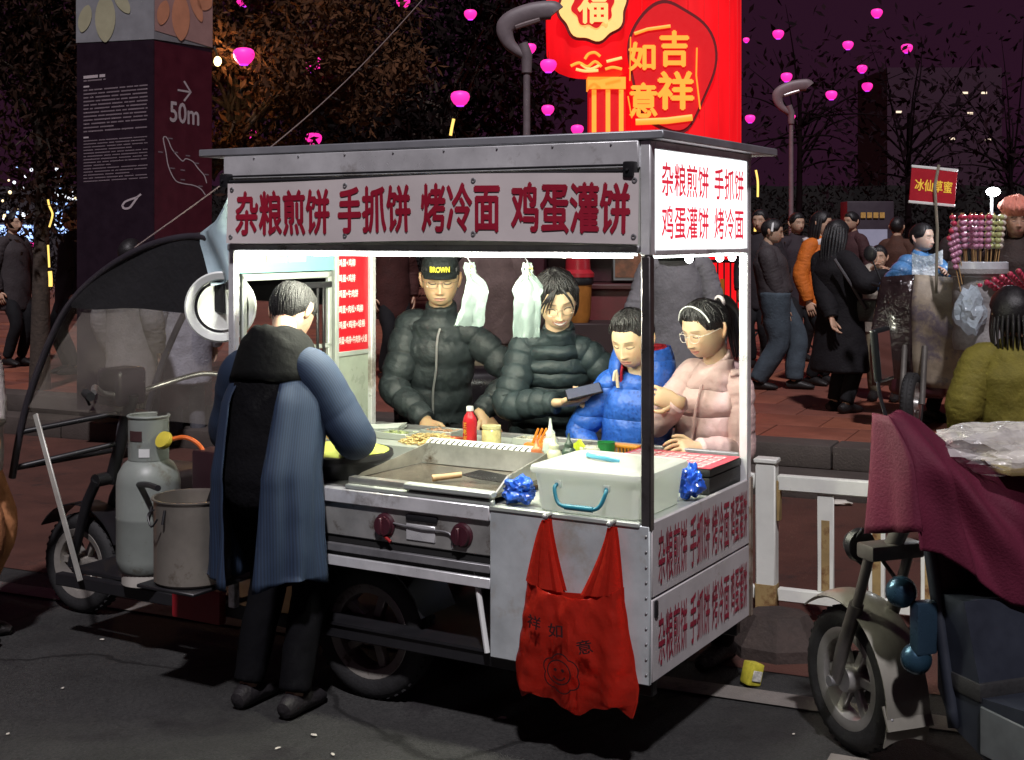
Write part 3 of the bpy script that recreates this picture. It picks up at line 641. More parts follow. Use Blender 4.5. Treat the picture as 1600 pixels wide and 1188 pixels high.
b = MB(); b.bbox(-.045, .045, -.02, .02, 0, .018, .006, 2); b.build('brush_tray', mat('orange_plastic2', (.70, .20, .03), rough=.4), T)
# small goods at the back of the counter
b = MB(); b.slab([[(-.03+.06*i/4, .012*math.sin(i*1.3)*j/5, .12*j/5*(1-.2*abs(i-2)/2)) for i in range(5)] for j in range(6)], .012)
citem(b, 'snack_packet', mat('lime_packet', (.55, .66, .05), rough=.25, var=.2, vscale=20), -.655, .785, .7945, 'lime yellow foil packet standing between dark bottle and tissue box', 'packet')
T = cthing('tissue_box', -.60, .80, .7945, 'small white printed tissue box beside the green cup', 'box')
b = MB(); b.bbox(-.045, .045, -.03, .03, 0, .095, .003, 1); b.build('body', mat('tissue_print', (.62, .60, .50), rough=.5, var=.6, vscale=40), T)
b = MB(); b.bbox(-.03, .03, -.0315, -.030, .02, .06, .0005, 1); b.build('printed_patch', mat('tissue_print2', (.45, .20, .10), rough=.5, var=.8, vscale=50), T)
b = MB(); b.lathe([(.001, 0), (.026, 0), (.034, .115), (.036, .117), (.033, .117), (.026, .01), (.001, .01)], 28); citem(b, 'paper_cup', mat('green_cup', (.02, .22, .05), rough=.4, var=.1), -.545, .80, .7945, 'green paper cup standing behind the white box', 'cup')
T = cthing('basket', -.49, .868, .7945, 'low orange plastic basket behind price sheet', 'basket')
b = MB()
for z in (.0, .045, .09): b.bbox(-.06, .055, -.025, .025, z, z+.012, .003, 1)
b.build('rim', mat('basket_orange', (.75, .30, .03), rough=.4), T)
for i in range(8):
    q = MB(); x = -.055+i*.0145; q.box(x-.003, x+.003, -.024, -.020, .012, .09); q.build('rib', mat('basket_orange', (.75, .30, .03)), T)
# bundles of clear bags on hooks
FILM = thin_film('bag_stack_film', (.36, .45, .43), .95, .35, .5, 24, glow=(.34, .42, .40))
def bag_bundle(x, z0, h, pr, seed, tilt, label):
    T = cthing('bag_bundle', x, .255, 1.642, label, 'plastic bags', 'bundles of clear bags on hooks', rz=.35)
    q = MB(); q.tube(catmull([(0, -.05, .03), (.004, -.056, .012), (0, -.045, .0), (-.006, -.02, -.012), (0, 0, -.03), (.006, .0, -.045)], 4), .0022, 6); q.build('hook', STEEL_D, T)
    rows = []; n = 22; m = 15
    for i in range(n+1):
        t = i/n; wd = np.interp(t, [p[0] for p in pr], [p[1] for p in pr]); off = np.interp(t, [p[0] for p in pr], [p[2] for p in pr])
        r = []
        for j in range(m+1):
            u = j/m*2-1; r.append((off + u*wd + .004*nz((t*9, u*4, seed))*(t > .1), .010*math.sin(u*5+seed)*t + .010*nz((u*3, t*7, seed+2)), -.035-h*t + .006*nz((u*6, t*3, seed))))
        rows.append(r)
    q = MB(); q.slab(rows, .008); q.slab([[(p[0]*.93, p[1]+.014, p[2]+.012) for p in r] for r in rows[2:]], .006); o = q.build('bag_stack', FILM, T)
    q = MB(); q.tube(catmull([(-.012, -.006, -.045), (.012, -.012, -.05), (.016, .006, -.06), (-.01, .008, -.055), (.01, -.01, -.075)], 4), .003, 6); q.build('tie', mat('yellow_tie', (.7, .62, .1), rough=.5), T)
bag_bundle(-.825, 1.645, .228, [(0, .016, .004), (.08, .020, .0), (.22, .014, .006), (.34, .034, .022), (.45, .042, .026), (.75, .044, .012), (1, .052, -.002)], 1.3, 0, 'clear bag bundle with slanted shoulder hanging before capped man')
bag_bundle(-.585, 1.645, .26, [(0, .012, 0), (.10, .018, 0), (.18, .013, 0), (.30, .045, 0), (.38, .060, 0), (.44, .044, 0), (.52, .048, 0), (.9, .044, -.004), (1, .046, -.004)], 4.6, 0, 'clear bag bundle with star shaped top hanging beside smiling woman')
# red shopping bag on the front panel
T = cthing('shopping_bag', -.255, -.03, .20, 'big red plastic shopping bag with smiling flower hung on cart front', 'shopping bag')
REDB = thin_film('red_film', (.60, .040, .022), 1.06, .3, .5, 12, glow=(.70, .055, .028))
rows = []; NZ = 26; NX = 30
for i in range(NZ+1):
    t = i/NZ; z = lerp(.37, .0, t); hw = lerp(.17, .215, min(1, t*1.3)) - .018*max(0, t-.9)*10; r = []
    for j in range(NX+1):
        u = j/NX*2-1
        dp = .045*(1-u*u)**.5*math.sin(math.pi*min(1, .25+t*.72)) if abs(u) < 1 else 0
        x = u*hw + .006*nz((t*5, u*3, 1)); y = -dp - .014*math.sin(u*9+t*2)*(.4+t*.6) - .016*abs(nz((u*4, t*5, 3))) - .006*nz((u*11, t*9, 5))
        zz = z + (.030*nz((u*3.2, 0, 7)) - .015*math.cos(u*5))*(t > .93) + (.05*u*u - .02)*(t < .02)
        r.append((x, y, zz))
    rows.append(r)
b = MB(); b.slab(rows, .002); b.slab([[(p[0]*1.02, .020 + .01*math.sin(p[0]*30), p[2]) for p in r] for r in rows], .002); SB = b.build('bag_body', REDB, T)
for sx, hk in ((-1, -.095), (1, .135)):
    rows = []
    for i in range(13):
        t = i/12; zt = lerp(.585, .36, t)
        inner = lerp(hk - .010*sx, .030*sx, t**1.3); outer = lerp(hk + .014*sx, .172*sx, t**.8)
        rows.append([(lerp(inner, outer, k/8), -.010-.020*t*math.sin(math.pi*k/8) - .006*math.sin(k*2.2)*t, zt + .02*(k/8 if sx < 0 else k/8)*t) for k in range(9)])
    b = MB(); b.slab(rows, .002); b.slab([[(p[0], .012, p[2]) for p in r] for r in rows], .002); b.build('bag_handle', REDB, T)
    b = MB(); b.tube([(hk, .028, .60), (hk, -.012, .598), (hk, -.016, .608)], .006, 8); b.ball((hk, -.016, .598), .010); b.build('hook', STEEL_D, T)
INK = mat('dark_ink', (.030, .003, .004), rough=.6, var=.2)
def on_bag(q, cx, cz):
    out = []
    for x, y, z in q.v:
        X, Z = x+cx, z+cz; u = X/.2; out.append((X, -.045*math.sqrt(max(0, 1-u*u))*math.sin(math.pi*min(1, .25+(.37-Z)/.37*.72)) - .050 + y, Z))
    q.v = out; return q
for s, x, z, a in (('祥', -.095, .275, .1), ('如', -.015, .262, -.05), ('意', .085, .225, -.3)):
    q = text_mb(s, .052, .044, .02); q.v = [tuple(RY(a) @ Vector(p)) for p in q.v]; on_bag(q, x, z).build('lettering', INK, SB, smooth=False)
b = MB()
def ring(rf, n, cx, cz, wdt=.0022, a0=0, a1=6.2832):
    pts = [(cx+rf(a)*math.cos(a), 0, cz+rf(a)*math.sin(a)) for a in [a0+(a1-a0)*i/n for i in range(n+1)]]
    o = len(b.v)
    for i, p in enumerate(pts):
        a = a0+(a1-a0)*i/n; b.v.append((p[0]-wdt*math.cos(a), 0, p[2]-wdt*math.sin(a))); b.v.append((p[0]+wdt*math.cos(a), 0, p[2]+wdt*math.sin(a)))
    for i in range(n): b.f.append((o+2*i, o+2*i+1, o+2*i+3, o+2*i+2))
ring(lambda a: .056+.010*abs(math.sin(3*a)), 60, 0, 0); ring(lambda a: .040, 40, -.008, .004); ring(lambda a: .022, 14, -.008, 0, .0026, R(205), R(335))
for x in (-.020, .006):
    ring(lambda a: .003, 8, x, .012, .0028)
on_bag(b, .0, .125); b.build('smiley_print', INK, SB, smooth=False)
# gas cylinder
T = cthing('gas_cylinder', -2.252, .10, .3105, 'grey green gas cylinder with collar standing at the tricycle cab', 'gas cylinder')
GASM = mat('gas_paint', (.22, .245, .225), rough=.42, var=.12, vscale=5, dirt=((.12, .10, .07), 6, .56))
b = MB(); b.lathe([(.001, .02), (.09, .03), (.118, .06), (.127, .10), (.127, .26), (.1285, .265), (.127, .27), (.127, .40), (.120, .44), (.10, .475), (.07, .50), (.04, .508), (.001, .51)], 40); b.build('tank', GASM, T)
b = MB(); b.lathe([(.10, 0), (.105, 0), (.105, .06), (.10, .06)], 36, cap=False); b.build('foot_ring', mat('foot_paint', (.42, .40, .36), rough=.5, var=.2), T)
rows = []
b = MB(); b.slab([[(.078*math.cos(a), .078*math.sin(a), z) for z in (.495, .60, .655, .668)] for a in [R(-250+310*i/36) for i in range(37)]], .005)
b.tube([(.080*math.cos(R(-250+310*i/36)), .080*math.sin(R(-250+310*i/36)), .668) for i in range(37)], .006, 8); COLR = b.build('collar', GASM, T)
b = MB(); b.slab([[(.0815*math.cos(a), .0815*math.sin(a), z) for z in (.575, .615)] for a in [R(-105+42*i/8) for i in range(9)]], .003); b.build('collar_window', mat('dark_window', (.05, .02, .02), rough=.6), COLR)
b = MB(); b.slab([[(.0818*math.cos(a), .0818*math.sin(a), z) for z in (.512, .545)] for a in [R(-72+30*i/6) for i in range(7)]], .002); b.build('sticker', WHITE_P, COLR)
b = MB(); b.lathe([(.02, .50), (.02, .56), (.03, .565), (.03, .585), (.001, .59)], 16); b.build('valve', mat('brass', (.5, .36, .12), rough=.35, metal=.9), T)
b = MB(); b.lathe([(.001, 0), (.034, 0), (.038, .010), (.034, .024), (.001, .028)], 20, TR(.115, -.02, .575) @ RX(R(60))); b.tube([(.03, 0, .56), (.10, -.01, .58)], .012, 10); b.build('regulator', mat('yellow_regulator', (.62, .52, .06), rough=.4), T)
b = MB(); b.tube(catmull([(.14, -.01, .585), (.20, .0, .595), (.25, .02, .57), (.30, .05, .50), (.42, .10, .47)], 6), .009, 8); b.build('hose', mat('orange_hose', (.75, .16, .03), rough=.45), T)
# stock pot on its bracket
T = cthing('stock_pot', -1.755, -.17, .44, 'tall stainless stock pot hanging at cart corner, with ladle', 'pot')
POTM = mat('pot_steel', (.40, .37, .32), rough=.34, metal=.75, var=.2, vscale=4, dirt=((.16, .12, .08), 5, .6))
b = MB(); b.lathe([(.001, 0), (.130, 0), (.140, .01), (.141, .30), (.149, .304), (.149, .309), (.138, .309), (.136, .30), (.134, .02), (.001, .02)], 44); b.build('body', POTM, T)
b = MB(); b.tube(catmull([(-.06, -.135, .275), (-.06, -.165, .262), (-.03, -.178, .225), (0, -.178, .255)], 4), .0035, 8); b.tube([(-.075, -.132, .285), (-.072, -.15, .235)], .005); b.tube([(.0, -.142, .28), (.004, -.158, .232)], .005); b.build('pot_handle', BLACK_METAL, T)
b = MB(); b.lathe([(.0, .20), (.132, .20)], 40, cap=False); b.build('broth', mat('broth', (.25, .20, .13), rough=.15, var=.2), T)
b = MB(); b.bbox(-.012, .012, -.008, .008, 0, .18, .004, 2, TR(.05, .0, .22) @ RY(R(24))); b.build('ladle_handle', BLACK_METAL, T)
b = MB(); b.tube(catmull([(-2.30, .05, .70), (-2.1, -.06, .74), (-1.93, -.17, .76)], 5), .012, 8); part(b, 'pot_strap', BLACK_METAL)
b = MB(); b.bbox(-1.90, -1.62, -.31, .05, .425, .438, .004, 1); part(b, 'pot_bracket', BLACK_METAL)
# round white basin behind the end frame
X = RX(R(90)) 
b = MB(); b.lathe([(.001, .030), (.080, .030), (.086, .026), (.100, -.004), (.122, -.010), (.128, -.006), (.126, .0), (.106, .004), (.092, .034), (.001, .038)], 44, RX(R(-90)))
T = cthing('wash_basin', -1.83, .06, 1.43, 'round white enamel basin with black ring hung beside left end post', 'basin', rz=R(36)); T.scale = (1.07, 1.07, 1.07)
b.build('bowl', mat('basin_white', (.80, .84, .80), rough=.35, var=.06), T)
b = MB(); b.lathe([(.085, 0), (.097, 0), (.097, .006), (.085, .006)], 40, TR(0, .014, 0) @ RX(R(90)), cap=False); b.build('ring', BLACK_METAL, T)

# ingredient trays on the back shelf
for k, (x, y, col, lab) in enumerate(((-1.42, .66, (.30, .36, .16), 'steel tray of chopped greens on the back shelf'), (-1.30, .80, (.50, .30, .18), 'steel tray of sliced sausage near the back rail'), (-.86, .80, (.46, .44, .34), 'steel tray of pale dough rounds behind the brushes'))):
    T = cthing('ingredient_tray', x, y, .8785, lab, 'tray')
    b = MB(); b.bbox(-.075, .075, -.05, .05, 0, .004, .002, 1)
    for a in (0, 1, 2, 3): b.bbox(-.075, .075, .046, .052, .0, .026, .002, 1, RZ(a*math.pi/2) @ Matrix.Diagonal((1 if a % 2 == 0 else .66, 1 if a % 2 == 0 else 1.46, 1, 1)))
    b.build('pan', STEEL_IN, T)
    q = MB(); r_ = random.Random(k)
    for i in range(130):
        px, py = r_.uniform(-.065, .065), r_.uniform(-.040, .040); M_ = TR(px, py, .008+r_.random()*.016) @ RZ(r_.uniform(0, 6)) @ RX(r_.uniform(-.6, .6)); s_ = r_.uniform(.004, .009); q.box(-s_, s_, -s_*.6, s_*.6, -s_*.3, s_*.3, M_)
    q.build('filling', mat('filling_%d' % k, col, rough=.5, var=.4, vscale=60), T, smooth=False, kind='stuff')
# ------------------------------------------------------------------ people
class CMB(MB):
    def __init__(s): super().__init__(); s.c = []
    def paint(s, col):
        s.c += [tuple(col)]*(len(s.v)-len(s.c)); return s
    def build_c(s, name, m, parent):
        o = s.build(name, m, parent, ang=180)
        a = o.data.color_attributes.new('Col', 'FLOAT_COLOR', 'POINT')
        buf = np.ones((len(s.v), 4), dtype=np.float32); buf[:, :3] = np.array(s.c)
        a.data.foreach_set('color', buf.ravel()); return o
SKIN_M = mat('skin', (.5, .35, .25), rough=.5, var=.04, vscale=30, sss=.12, attr='Col')
HAIR_M = mat('black_hair', (.009, .008, .009), rough=.48, var=.5, vscale=26, bump=.3, bscale=160)
HAIR_G = mat('greying_hair', (.006, .006, .006), rough=.8, var=.7, vscale=60, bump=.4, bscale=160)
def G(x, s): return np.exp(-(x/s)**2)
ZT = np.array([-1, -.85, -.6, -.3, 0, .3, .6, 1.0])
WX = np.array([.080, .079, .0755, .0745, .0765, .0785, .080, .081])
YF = np.array([.105, .128, .108, .0955, .092, .096, .100, .100])
YB = np.array([.035, .064, .070, .085, .099, .106, .110, .102])
HHZ = .1125
def head_grid(nu, nv):
    # denser in front (u around pi*1.5 is the face, towards -y)
    k = np.linspace(-1, 1, nu, endpoint=False); ph = -math.pi/2 + math.pi*(.45*k + .55*k**3)
    k2 = np.linspace(-1, 1, nv); t = math.pi/2 + math.pi/2*(.62*k2 + .38*k2**3)
    t = np.clip(t, .02, math.pi-.02)
    PH, T = np.meshgrid(ph, t); return PH, T
def head_base(PH, T, off=0.0):
    zn = np.cos(T); st = np.sin(T)
    wx = np.interp(zn, ZT, WX)*st + off; yf = np.interp(zn, ZT, YF)*st + off; yb = np.interp(zn, ZT, YB)*st + off
    c, s_ = np.cos(PH), np.sin(PH)
    e = .88
    x = wx*np.sign(c)*np.abs(c)**e
    y = np.where(s_ < 0, yf*np.sign(s_)*np.abs(s_)**.92, yb*np.abs(s_)**.95)
    z = zn*(HHZ+off)
    return x, y, z
def add_head(B, M, s, skin, f, nu=128, nv=110):
    """f: dict smile, brow, eyes ('down'/'open'), fem"""
    PH, T = head_grid(nu, nv); x, y, z = head_base(PH, T)
    fr = np.clip(-np.sin(PH), 0, 1)**.5*(y < 0); ax = np.abs(x); d = np.zeros_like(x)
    sm = f.get('smile', 0)
    g = np.interp(z, [-.056, -.050, -.042, -.034, -.01, .012, .03], [0, .002, .020, .018, .009, .003, 0])
    d += G(x, .0105)*g + .007*G(ax-.011, .008)*G(z+.042, .008)
    d -= .0095*G(ax-.031, .016)*G(z-.001, .012); d += .0045*G(ax-.031, .012)*G(z+.003, .008)
    d += .003*G(z-.022, .009)*G(ax-.028, .022)
    mw_ = 1 + .28*sm; mz = -.068 + sm*np.clip(ax/.030, 0, 1.2)**2*.012
    d += .0050*G(x, .021)*(G(z-mz-.0055, .0045) + G(z-mz+.0055, .005)) - .003*G(x, .022)*G(z-mz, .0022)
    d += .004*G(x, .018)*G(z+.100, .012) + (.002+.004*sm)*G(ax-.040, .018)*G(z+.036, .020)
    d += -.003*G(ax-.055, .012)*G(z+.06, .02)
    y = y - d*fr
    C = np.ones(x.shape+(3,))*np.array(skin)
    def mix(mask, col, k=1.0):
        m_ = (np.clip(mask, 0, 1)*k*(y < -.03))[..., None]; C[:] = C*(1-m_) + np.array(col)*m_
    dark = (.012, .009, .009)
    mix(G(ax-.040, .016)*G(z+.034, .016), (skin[0]*1.02, skin[1]*.78, skin[2]*.72), .5); mix(G(x, .014)*G(z+.04, .01), (skin[0], skin[1]*.82, skin[2]*.78), .5)
    dx = (ax-.0315)/.0155
    if f.get('eyes', 'down') == 'down':
        ln = -.0065 + .0050*dx**2; mix(1.6*G(z-ln, .0021)*(np.abs(dx) < 1.05), dark); mix(G(z-.0075+.003*dx**2, .0012)*(np.abs(dx) < 1), (skin[0]*.55, skin[1]*.45, skin[2]*.4), .8)  # lash line, then lid crease shade put into the skin colour
    elif f['eyes'] == 'smile':
        ln = .000 - .0055*dx**2; mix(1.6*G(z-ln, .0022)*(np.abs(dx) < 1.05), dark); mix(G(z-.008+.004*dx**2, .0012)*(np.abs(dx) < 1), (skin[0]*.55, skin[1]*.45, skin[2]*.4), .7)  # lid crease shade painted here too
    else:
        h = .0052*(1-dx**2); inside = (np.abs(z+.001) < h)&(np.abs(dx) < 1); mix(inside*1.0, (.62, .60, .58)); mix(inside*G(ax-.0315, .0055), dark); mix(G(z+.001-h, .0014)*(np.abs(dx) < 1.08), dark)
    bz = .0215 + .003*np.clip((ax-.014)/.034, 0, 1) - .005*np.clip((ax-.036)/.014, 0, 1); bt = f.get('brow', .0026)*1.25
    mix(G(z-bz, bt)*(1/(1+np.exp(-(ax-.014)/.0015)))*(1/(1+np.exp((ax-.049)/.0015))), (.03, .022, .02), min(1, f.get('browk', .8)*1.35))
    lipc = f.get('lip', (.40, .15, .13))
    lip = (np.abs(z-mz) < (.0088+.0025*sm)*np.clip(1-(ax/(.0245*mw_))**2, 0, 1)**.6)*(1+.0*sm); mix(lip, lipc, .85)
    if sm > .5:
        teeth = (np.abs(z-mz-.0005) < .0062*np.clip(1-(ax/.027)**2, 0, 1)**.6)*1.0; mix(teeth, (.70, .68, .62)); mix(G(z-mz+.0048, .0012)*(ax < .020), (.12, .03, .03))
        mix(G(ax-.030, .0016)*G(z+.055, .012), (skin[0]*.7, skin[1]*.55, skin[2]*.5), .6)  # smile folds: crease shade put into the skin colour
    else: mix(G(z-mz, .0012)*(ax < .0235), (.10, .03, .03), .9)
    mix(G(ax-.0075, .0035)*G(z+.0485, .0018), (.10, .04, .03), .9)  # nostrils: dark of the openings painted on the skin
    if 'stubble' in f: mix(G(z+.085, .03)*(ax < .06), (skin[0]*.72, skin[1]*.72, skin[2]*.74), f['stubble'])
    n, m_ = x.shape; V = np.stack([x, y, z], -1).reshape(-1, 3)*s
    fs = [(i*m_+j, (i+1)*m_+j, (i+1)*m_+(j+1) % m_, i*m_+(j+1) % m_) for i in range(n-1) for j in range(m_)]
    o = len(B.v); B.add([M @ Vector(p) for p in V], fs); B.c += [tuple(q) for q in C.reshape(-1, 3)]
    B.f += [tuple(o+j for j in range(m_)), tuple(o+(n-1)*m_+j for j in range(m_-1, -1, -1))]
    for sg in (-1, 1):           # ears
        pts = [(sg*.071, .020, -.040), (sg*.078, .022, -.025), (sg*.084, .028, 0), (sg*.082, .030, .018), (sg*.074, .020, .022)]
        B.tube([M @ (Vector(p)*s) for p in pts], [(.007*s, .006*s), (.010*s, .008*s), (.015*s, .008*s), (.013*s, .008*s), (.005*s, .005*s)], 10); B.paint((skin[0], skin[1]*.88, skin[2]*.84))
def hair_shell(M, s, line, thick, seed=0, nu=110, nv=80, rough=.0022, strand=34):
    """line(ph)->z of the hairline (ph=-pi/2 is the face); thick(ph,z)->thickness"""
    PH, T = head_grid(nu, nv); x0, y0, z0 = head_base(PH, T)
    v = MB(); V = []
    for i in range(PH.shape[0]):
        for j in range(PH.shape[1]):
            ph, z = PH[i, j], z0[i, j]; d = z - line(ph) + .004*noise.noise(Vector((ph*9, seed, 0))) + .003*noise.noise(Vector((ph*30, seed, 1)))
            k = max(0, min(1, d/.03)); k = k*k*(3-2*k) if d > 0 else 0
            th = -.006 if d <= -.006 else (lerp(-.006, .0015, (d+.006)/.006) if d < 0 else .0015 + k*thick(ph, z))
            if d > 0: th += rough*noise.noise(Vector((ph*strand, z*25, seed)))*k + .5*rough*noise.noise(Vector((ph*strand*2.3, z*60, seed+4)))
            p = Vector((x0[i, j], y0[i, j], z)); q = Vector((p.x, p.y, p.z*.9)); q.normalize()
            V.append(M @ ((p + q*th)*s))
    n, m_ = PH.shape
    v.add(V, [(i*m_+j, (i+1)*m_+j, (i+1)*m_+(j+1) % m_, i*m_+(j+1) % m_) for i in range(n-1) for j in range(m_)] + [tuple(range(m_))])
    return v
def back(ph): return max(0.0, math.sin(ph))      # 1 at the back of the head
def hl(front, side, rear):
    def f(ph):
        s_ = math.sin(ph)
        if s_ < -.55: return lerp(side+.02, front, min(1, (-s_-.55)/.25))
        if s_ < .2: return lerp(side, side+.02, min(1, (.2-s_)/.75))
        return lerp(side, rear, (s_-.2)/.8)
    return f
def add_hand(B, wr, dr, nrm, sz, side, skin, curl=.4, spread=.12, thumb=.6):
    """wr wrist, dr pointing to the fingers, nrm out of the back of the hand"""
    dr = Vector(dr).normalized(); nrm = Vector(nrm); nrm = (nrm - dr*nrm.dot(dr)).normalized(); lat = dr.cross(nrm)*side
    s = sz
    B.tube([wr - dr*.03*s, wr, wr+dr*.03*s, wr+dr*.065*s, wr+dr*.088*s], [(.020*s, .027*s), (.018*s, .028*s), (.016*s, .038*s), (.014*s, .041*s), (.010*s, .038*s)], 12, up=nrm)
    for k, ln in enumerate((.070, .078, .072, .056)):
        o = (-.030 + .020*k)*s; p = wr + dr*.080*s + lat*(-o); d = (dr + lat*(-(k-1.5)*spread*.35)).normalized(); pts = [p]; cur = d
        for seg, fr_ in enumerate((.42, .33, .25)):
            ang = curl*(.55, .85, .6)[seg]; cur = (cur*math.cos(ang) - nrm*math.sin(ang)*1.0).normalized() if seg == 0 else (Matrix.Rotation(-ang*side if False else ang, 3, cur.cross(-nrm) if cur.cross(-nrm).length > 1e-4 else lat) @ cur)
            pts.append(pts[-1] + cur*ln*fr_*s)
        B.tube([p - d*.012*s] + pts, [.0085*s, .0088*s, .0080*s, .0072*s, .0050*s], 8)
    p = wr + dr*.022*s + lat*.026*s; t1 = p + (dr*.55 + lat*.75 - nrm*.25*thumb).normalized()*.034*s; t2 = t1 + (dr*.8 + lat*.25 - nrm*.45*thumb).normalized()*.026*s; t3 = t2 + (dr*.9 - nrm*.5*thumb).normalized()*.018*s
    B.tube([p - lat*.012*s, p, t1, t2, t3], [.013*s, .013*s, .0105*s, .0092*s, .006*s], 8); B.paint(skin)
def ik(S, T, l1, l2, pole):
    S, T = Vector(S), Vector(T); d = T - S; L_ = min(d.length, (l1+l2)*.998); d.normalize(); T = S + d*L_
    a = (l1*l1 - l2*l2 + L_*L_)/(2*L_); h = math.sqrt(max(0, l1*l1 - a*a)); p = Vector(pole); p = (p - d*p.dot(d))
    p = p.normalized() if p.length > 1e-5 else Vector((0, 0, -1)); return S + d*a + p*h, T
def remesh(b, name, m, parent, vox, smooth=3, wr=.004, wscale=9, ws2=22, seed=0):
    me = b.mesh('tmp', None); o = bpy.data.objects.new('tmp', me); COL.objects.link(o)
    r_ = o.modifiers.new('r', 'REMESH'); r_.mode = 'VOXEL'; r_.voxel_size = vox
    if smooth: q = o.modifiers.new('s', 'SMOOTH'); q.factor = .5; q.iterations = smooth
    dg = bpy.context.evaluated_depsgraph_get(); dg.update(); out = bpy.data.meshes.new_from_object(o.evaluated_get(dg)); bpy.data.objects.remove(o); bpy.data.meshes.remove(me)
    n = len(out.vertices); co = np.empty(n*3, np.float32); out.vertices.foreach_get('co', co); no = np.empty(n*3, np.float32); out.vertices.foreach_get('normal', no); co = co.reshape(-1, 3); no = no.reshape(-1, 3)
    if wr:
        off = Vector((seed*3.1, seed, -seed)); D_ = np.empty(n, np.float32)
        for i in range(n):
            v = Vector(co[i]); a = noise.noise(Vector((v.x*wscale, v.y*wscale, v.z*wscale*1.7))+off); c_ = noise.noise(Vector((v.x*ws2, v.y*ws2, v.z*ws2*.8+v.x*ws2))+off)
            D_[i] = a*.9 - abs(c_)*1.1 + .3
        co = co + no*D_[:, None]*wr
        out.vertices.foreach_set('co', co.ravel().astype(np.float32))
    out.polygons.foreach_set('use_smooth', [True]*len(out.polygons)); out.update(); out.name = name
    if m: out.materials.append(m)
    o = bpy.data.objects.new(name, out); COL.objects.link(o); o.parent = parent; return o
def wrinkled(b, name, m, parent, wr, seed):
    me = b.mesh(name, m, ang=180); n = len(me.vertices); co = np.empty(n*3, np.float32); me.vertices.foreach_get('co', co); no = np.empty(n*3, np.float32); me.vertices.foreach_get('normal', no); co = co.reshape(-1, 3); no = no.reshape(-1, 3); off = Vector((seed*2.7, seed, -seed))
    D_ = np.array([noise.noise(Vector(v)*11+off)*.8 - abs(noise.noise(Vector((v[0]*20, v[1]*20, v[2]*34))+off))*1.2 + .3 for v in co], np.float32)
    me.vertices.foreach_set('co', (co + no*D_[:, None]*wr).ravel().astype(np.float32)); me.update()
    o = bpy.data.objects.new(name, me); COL.objects.link(o); o.parent = parent; return o
def resample(pts, rad, step):
    P = catmull(pts, 12); Rr = []; k = len(pts)-1
    for i in range(len(P)):
        t = i/12; a = min(int(t), k-1); u = t-a; r0, r1 = rad[a], rad[a+1]
        r0 = r0 if hasattr(r0, '__len__') else (r0, r0); r1 = r1 if hasattr(r1, '__len__') else (r1, r1); u2 = u*u*(3-2*u)
        Rr.append((lerp(r0[0], r1[0], u2), lerp(r0[1], r1[1], u2)))
    d = [0]
    for i in range(1, len(P)): d.append(d[-1] + (P[i]-P[i-1]).length)
    n = max(3, int(d[-1]/step)); out = []; ro = []; so_ = []
    for q in range(n+1):
        s_ = d[-1]*q/n; i = min(max(0, int(np.searchsorted(d, s_))-1), len(P)-2); u = (s_-d[i])/max(1e-9, d[i+1]-d[i])
        out.append(P[i].lerp(P[i+1], u)); ro.append((lerp(Rr[i][0], Rr[i+1][0], u), lerp(Rr[i][1], Rr[i+1][1], u))); so_.append(s_)
    return out, ro, so_
def puff(rad, so_, per, amp):
    if not per: return rad
    return [(a*(1 - amp) + amp*1.0*(abs(math.sin(math.pi*s_/per))**.38)*a*1.0 + 0, b_*(1 - amp) + amp*(abs(math.sin(math.pi*s_/per))**.38)*b_) for (a, b_), s_ in zip(rad, so_)]
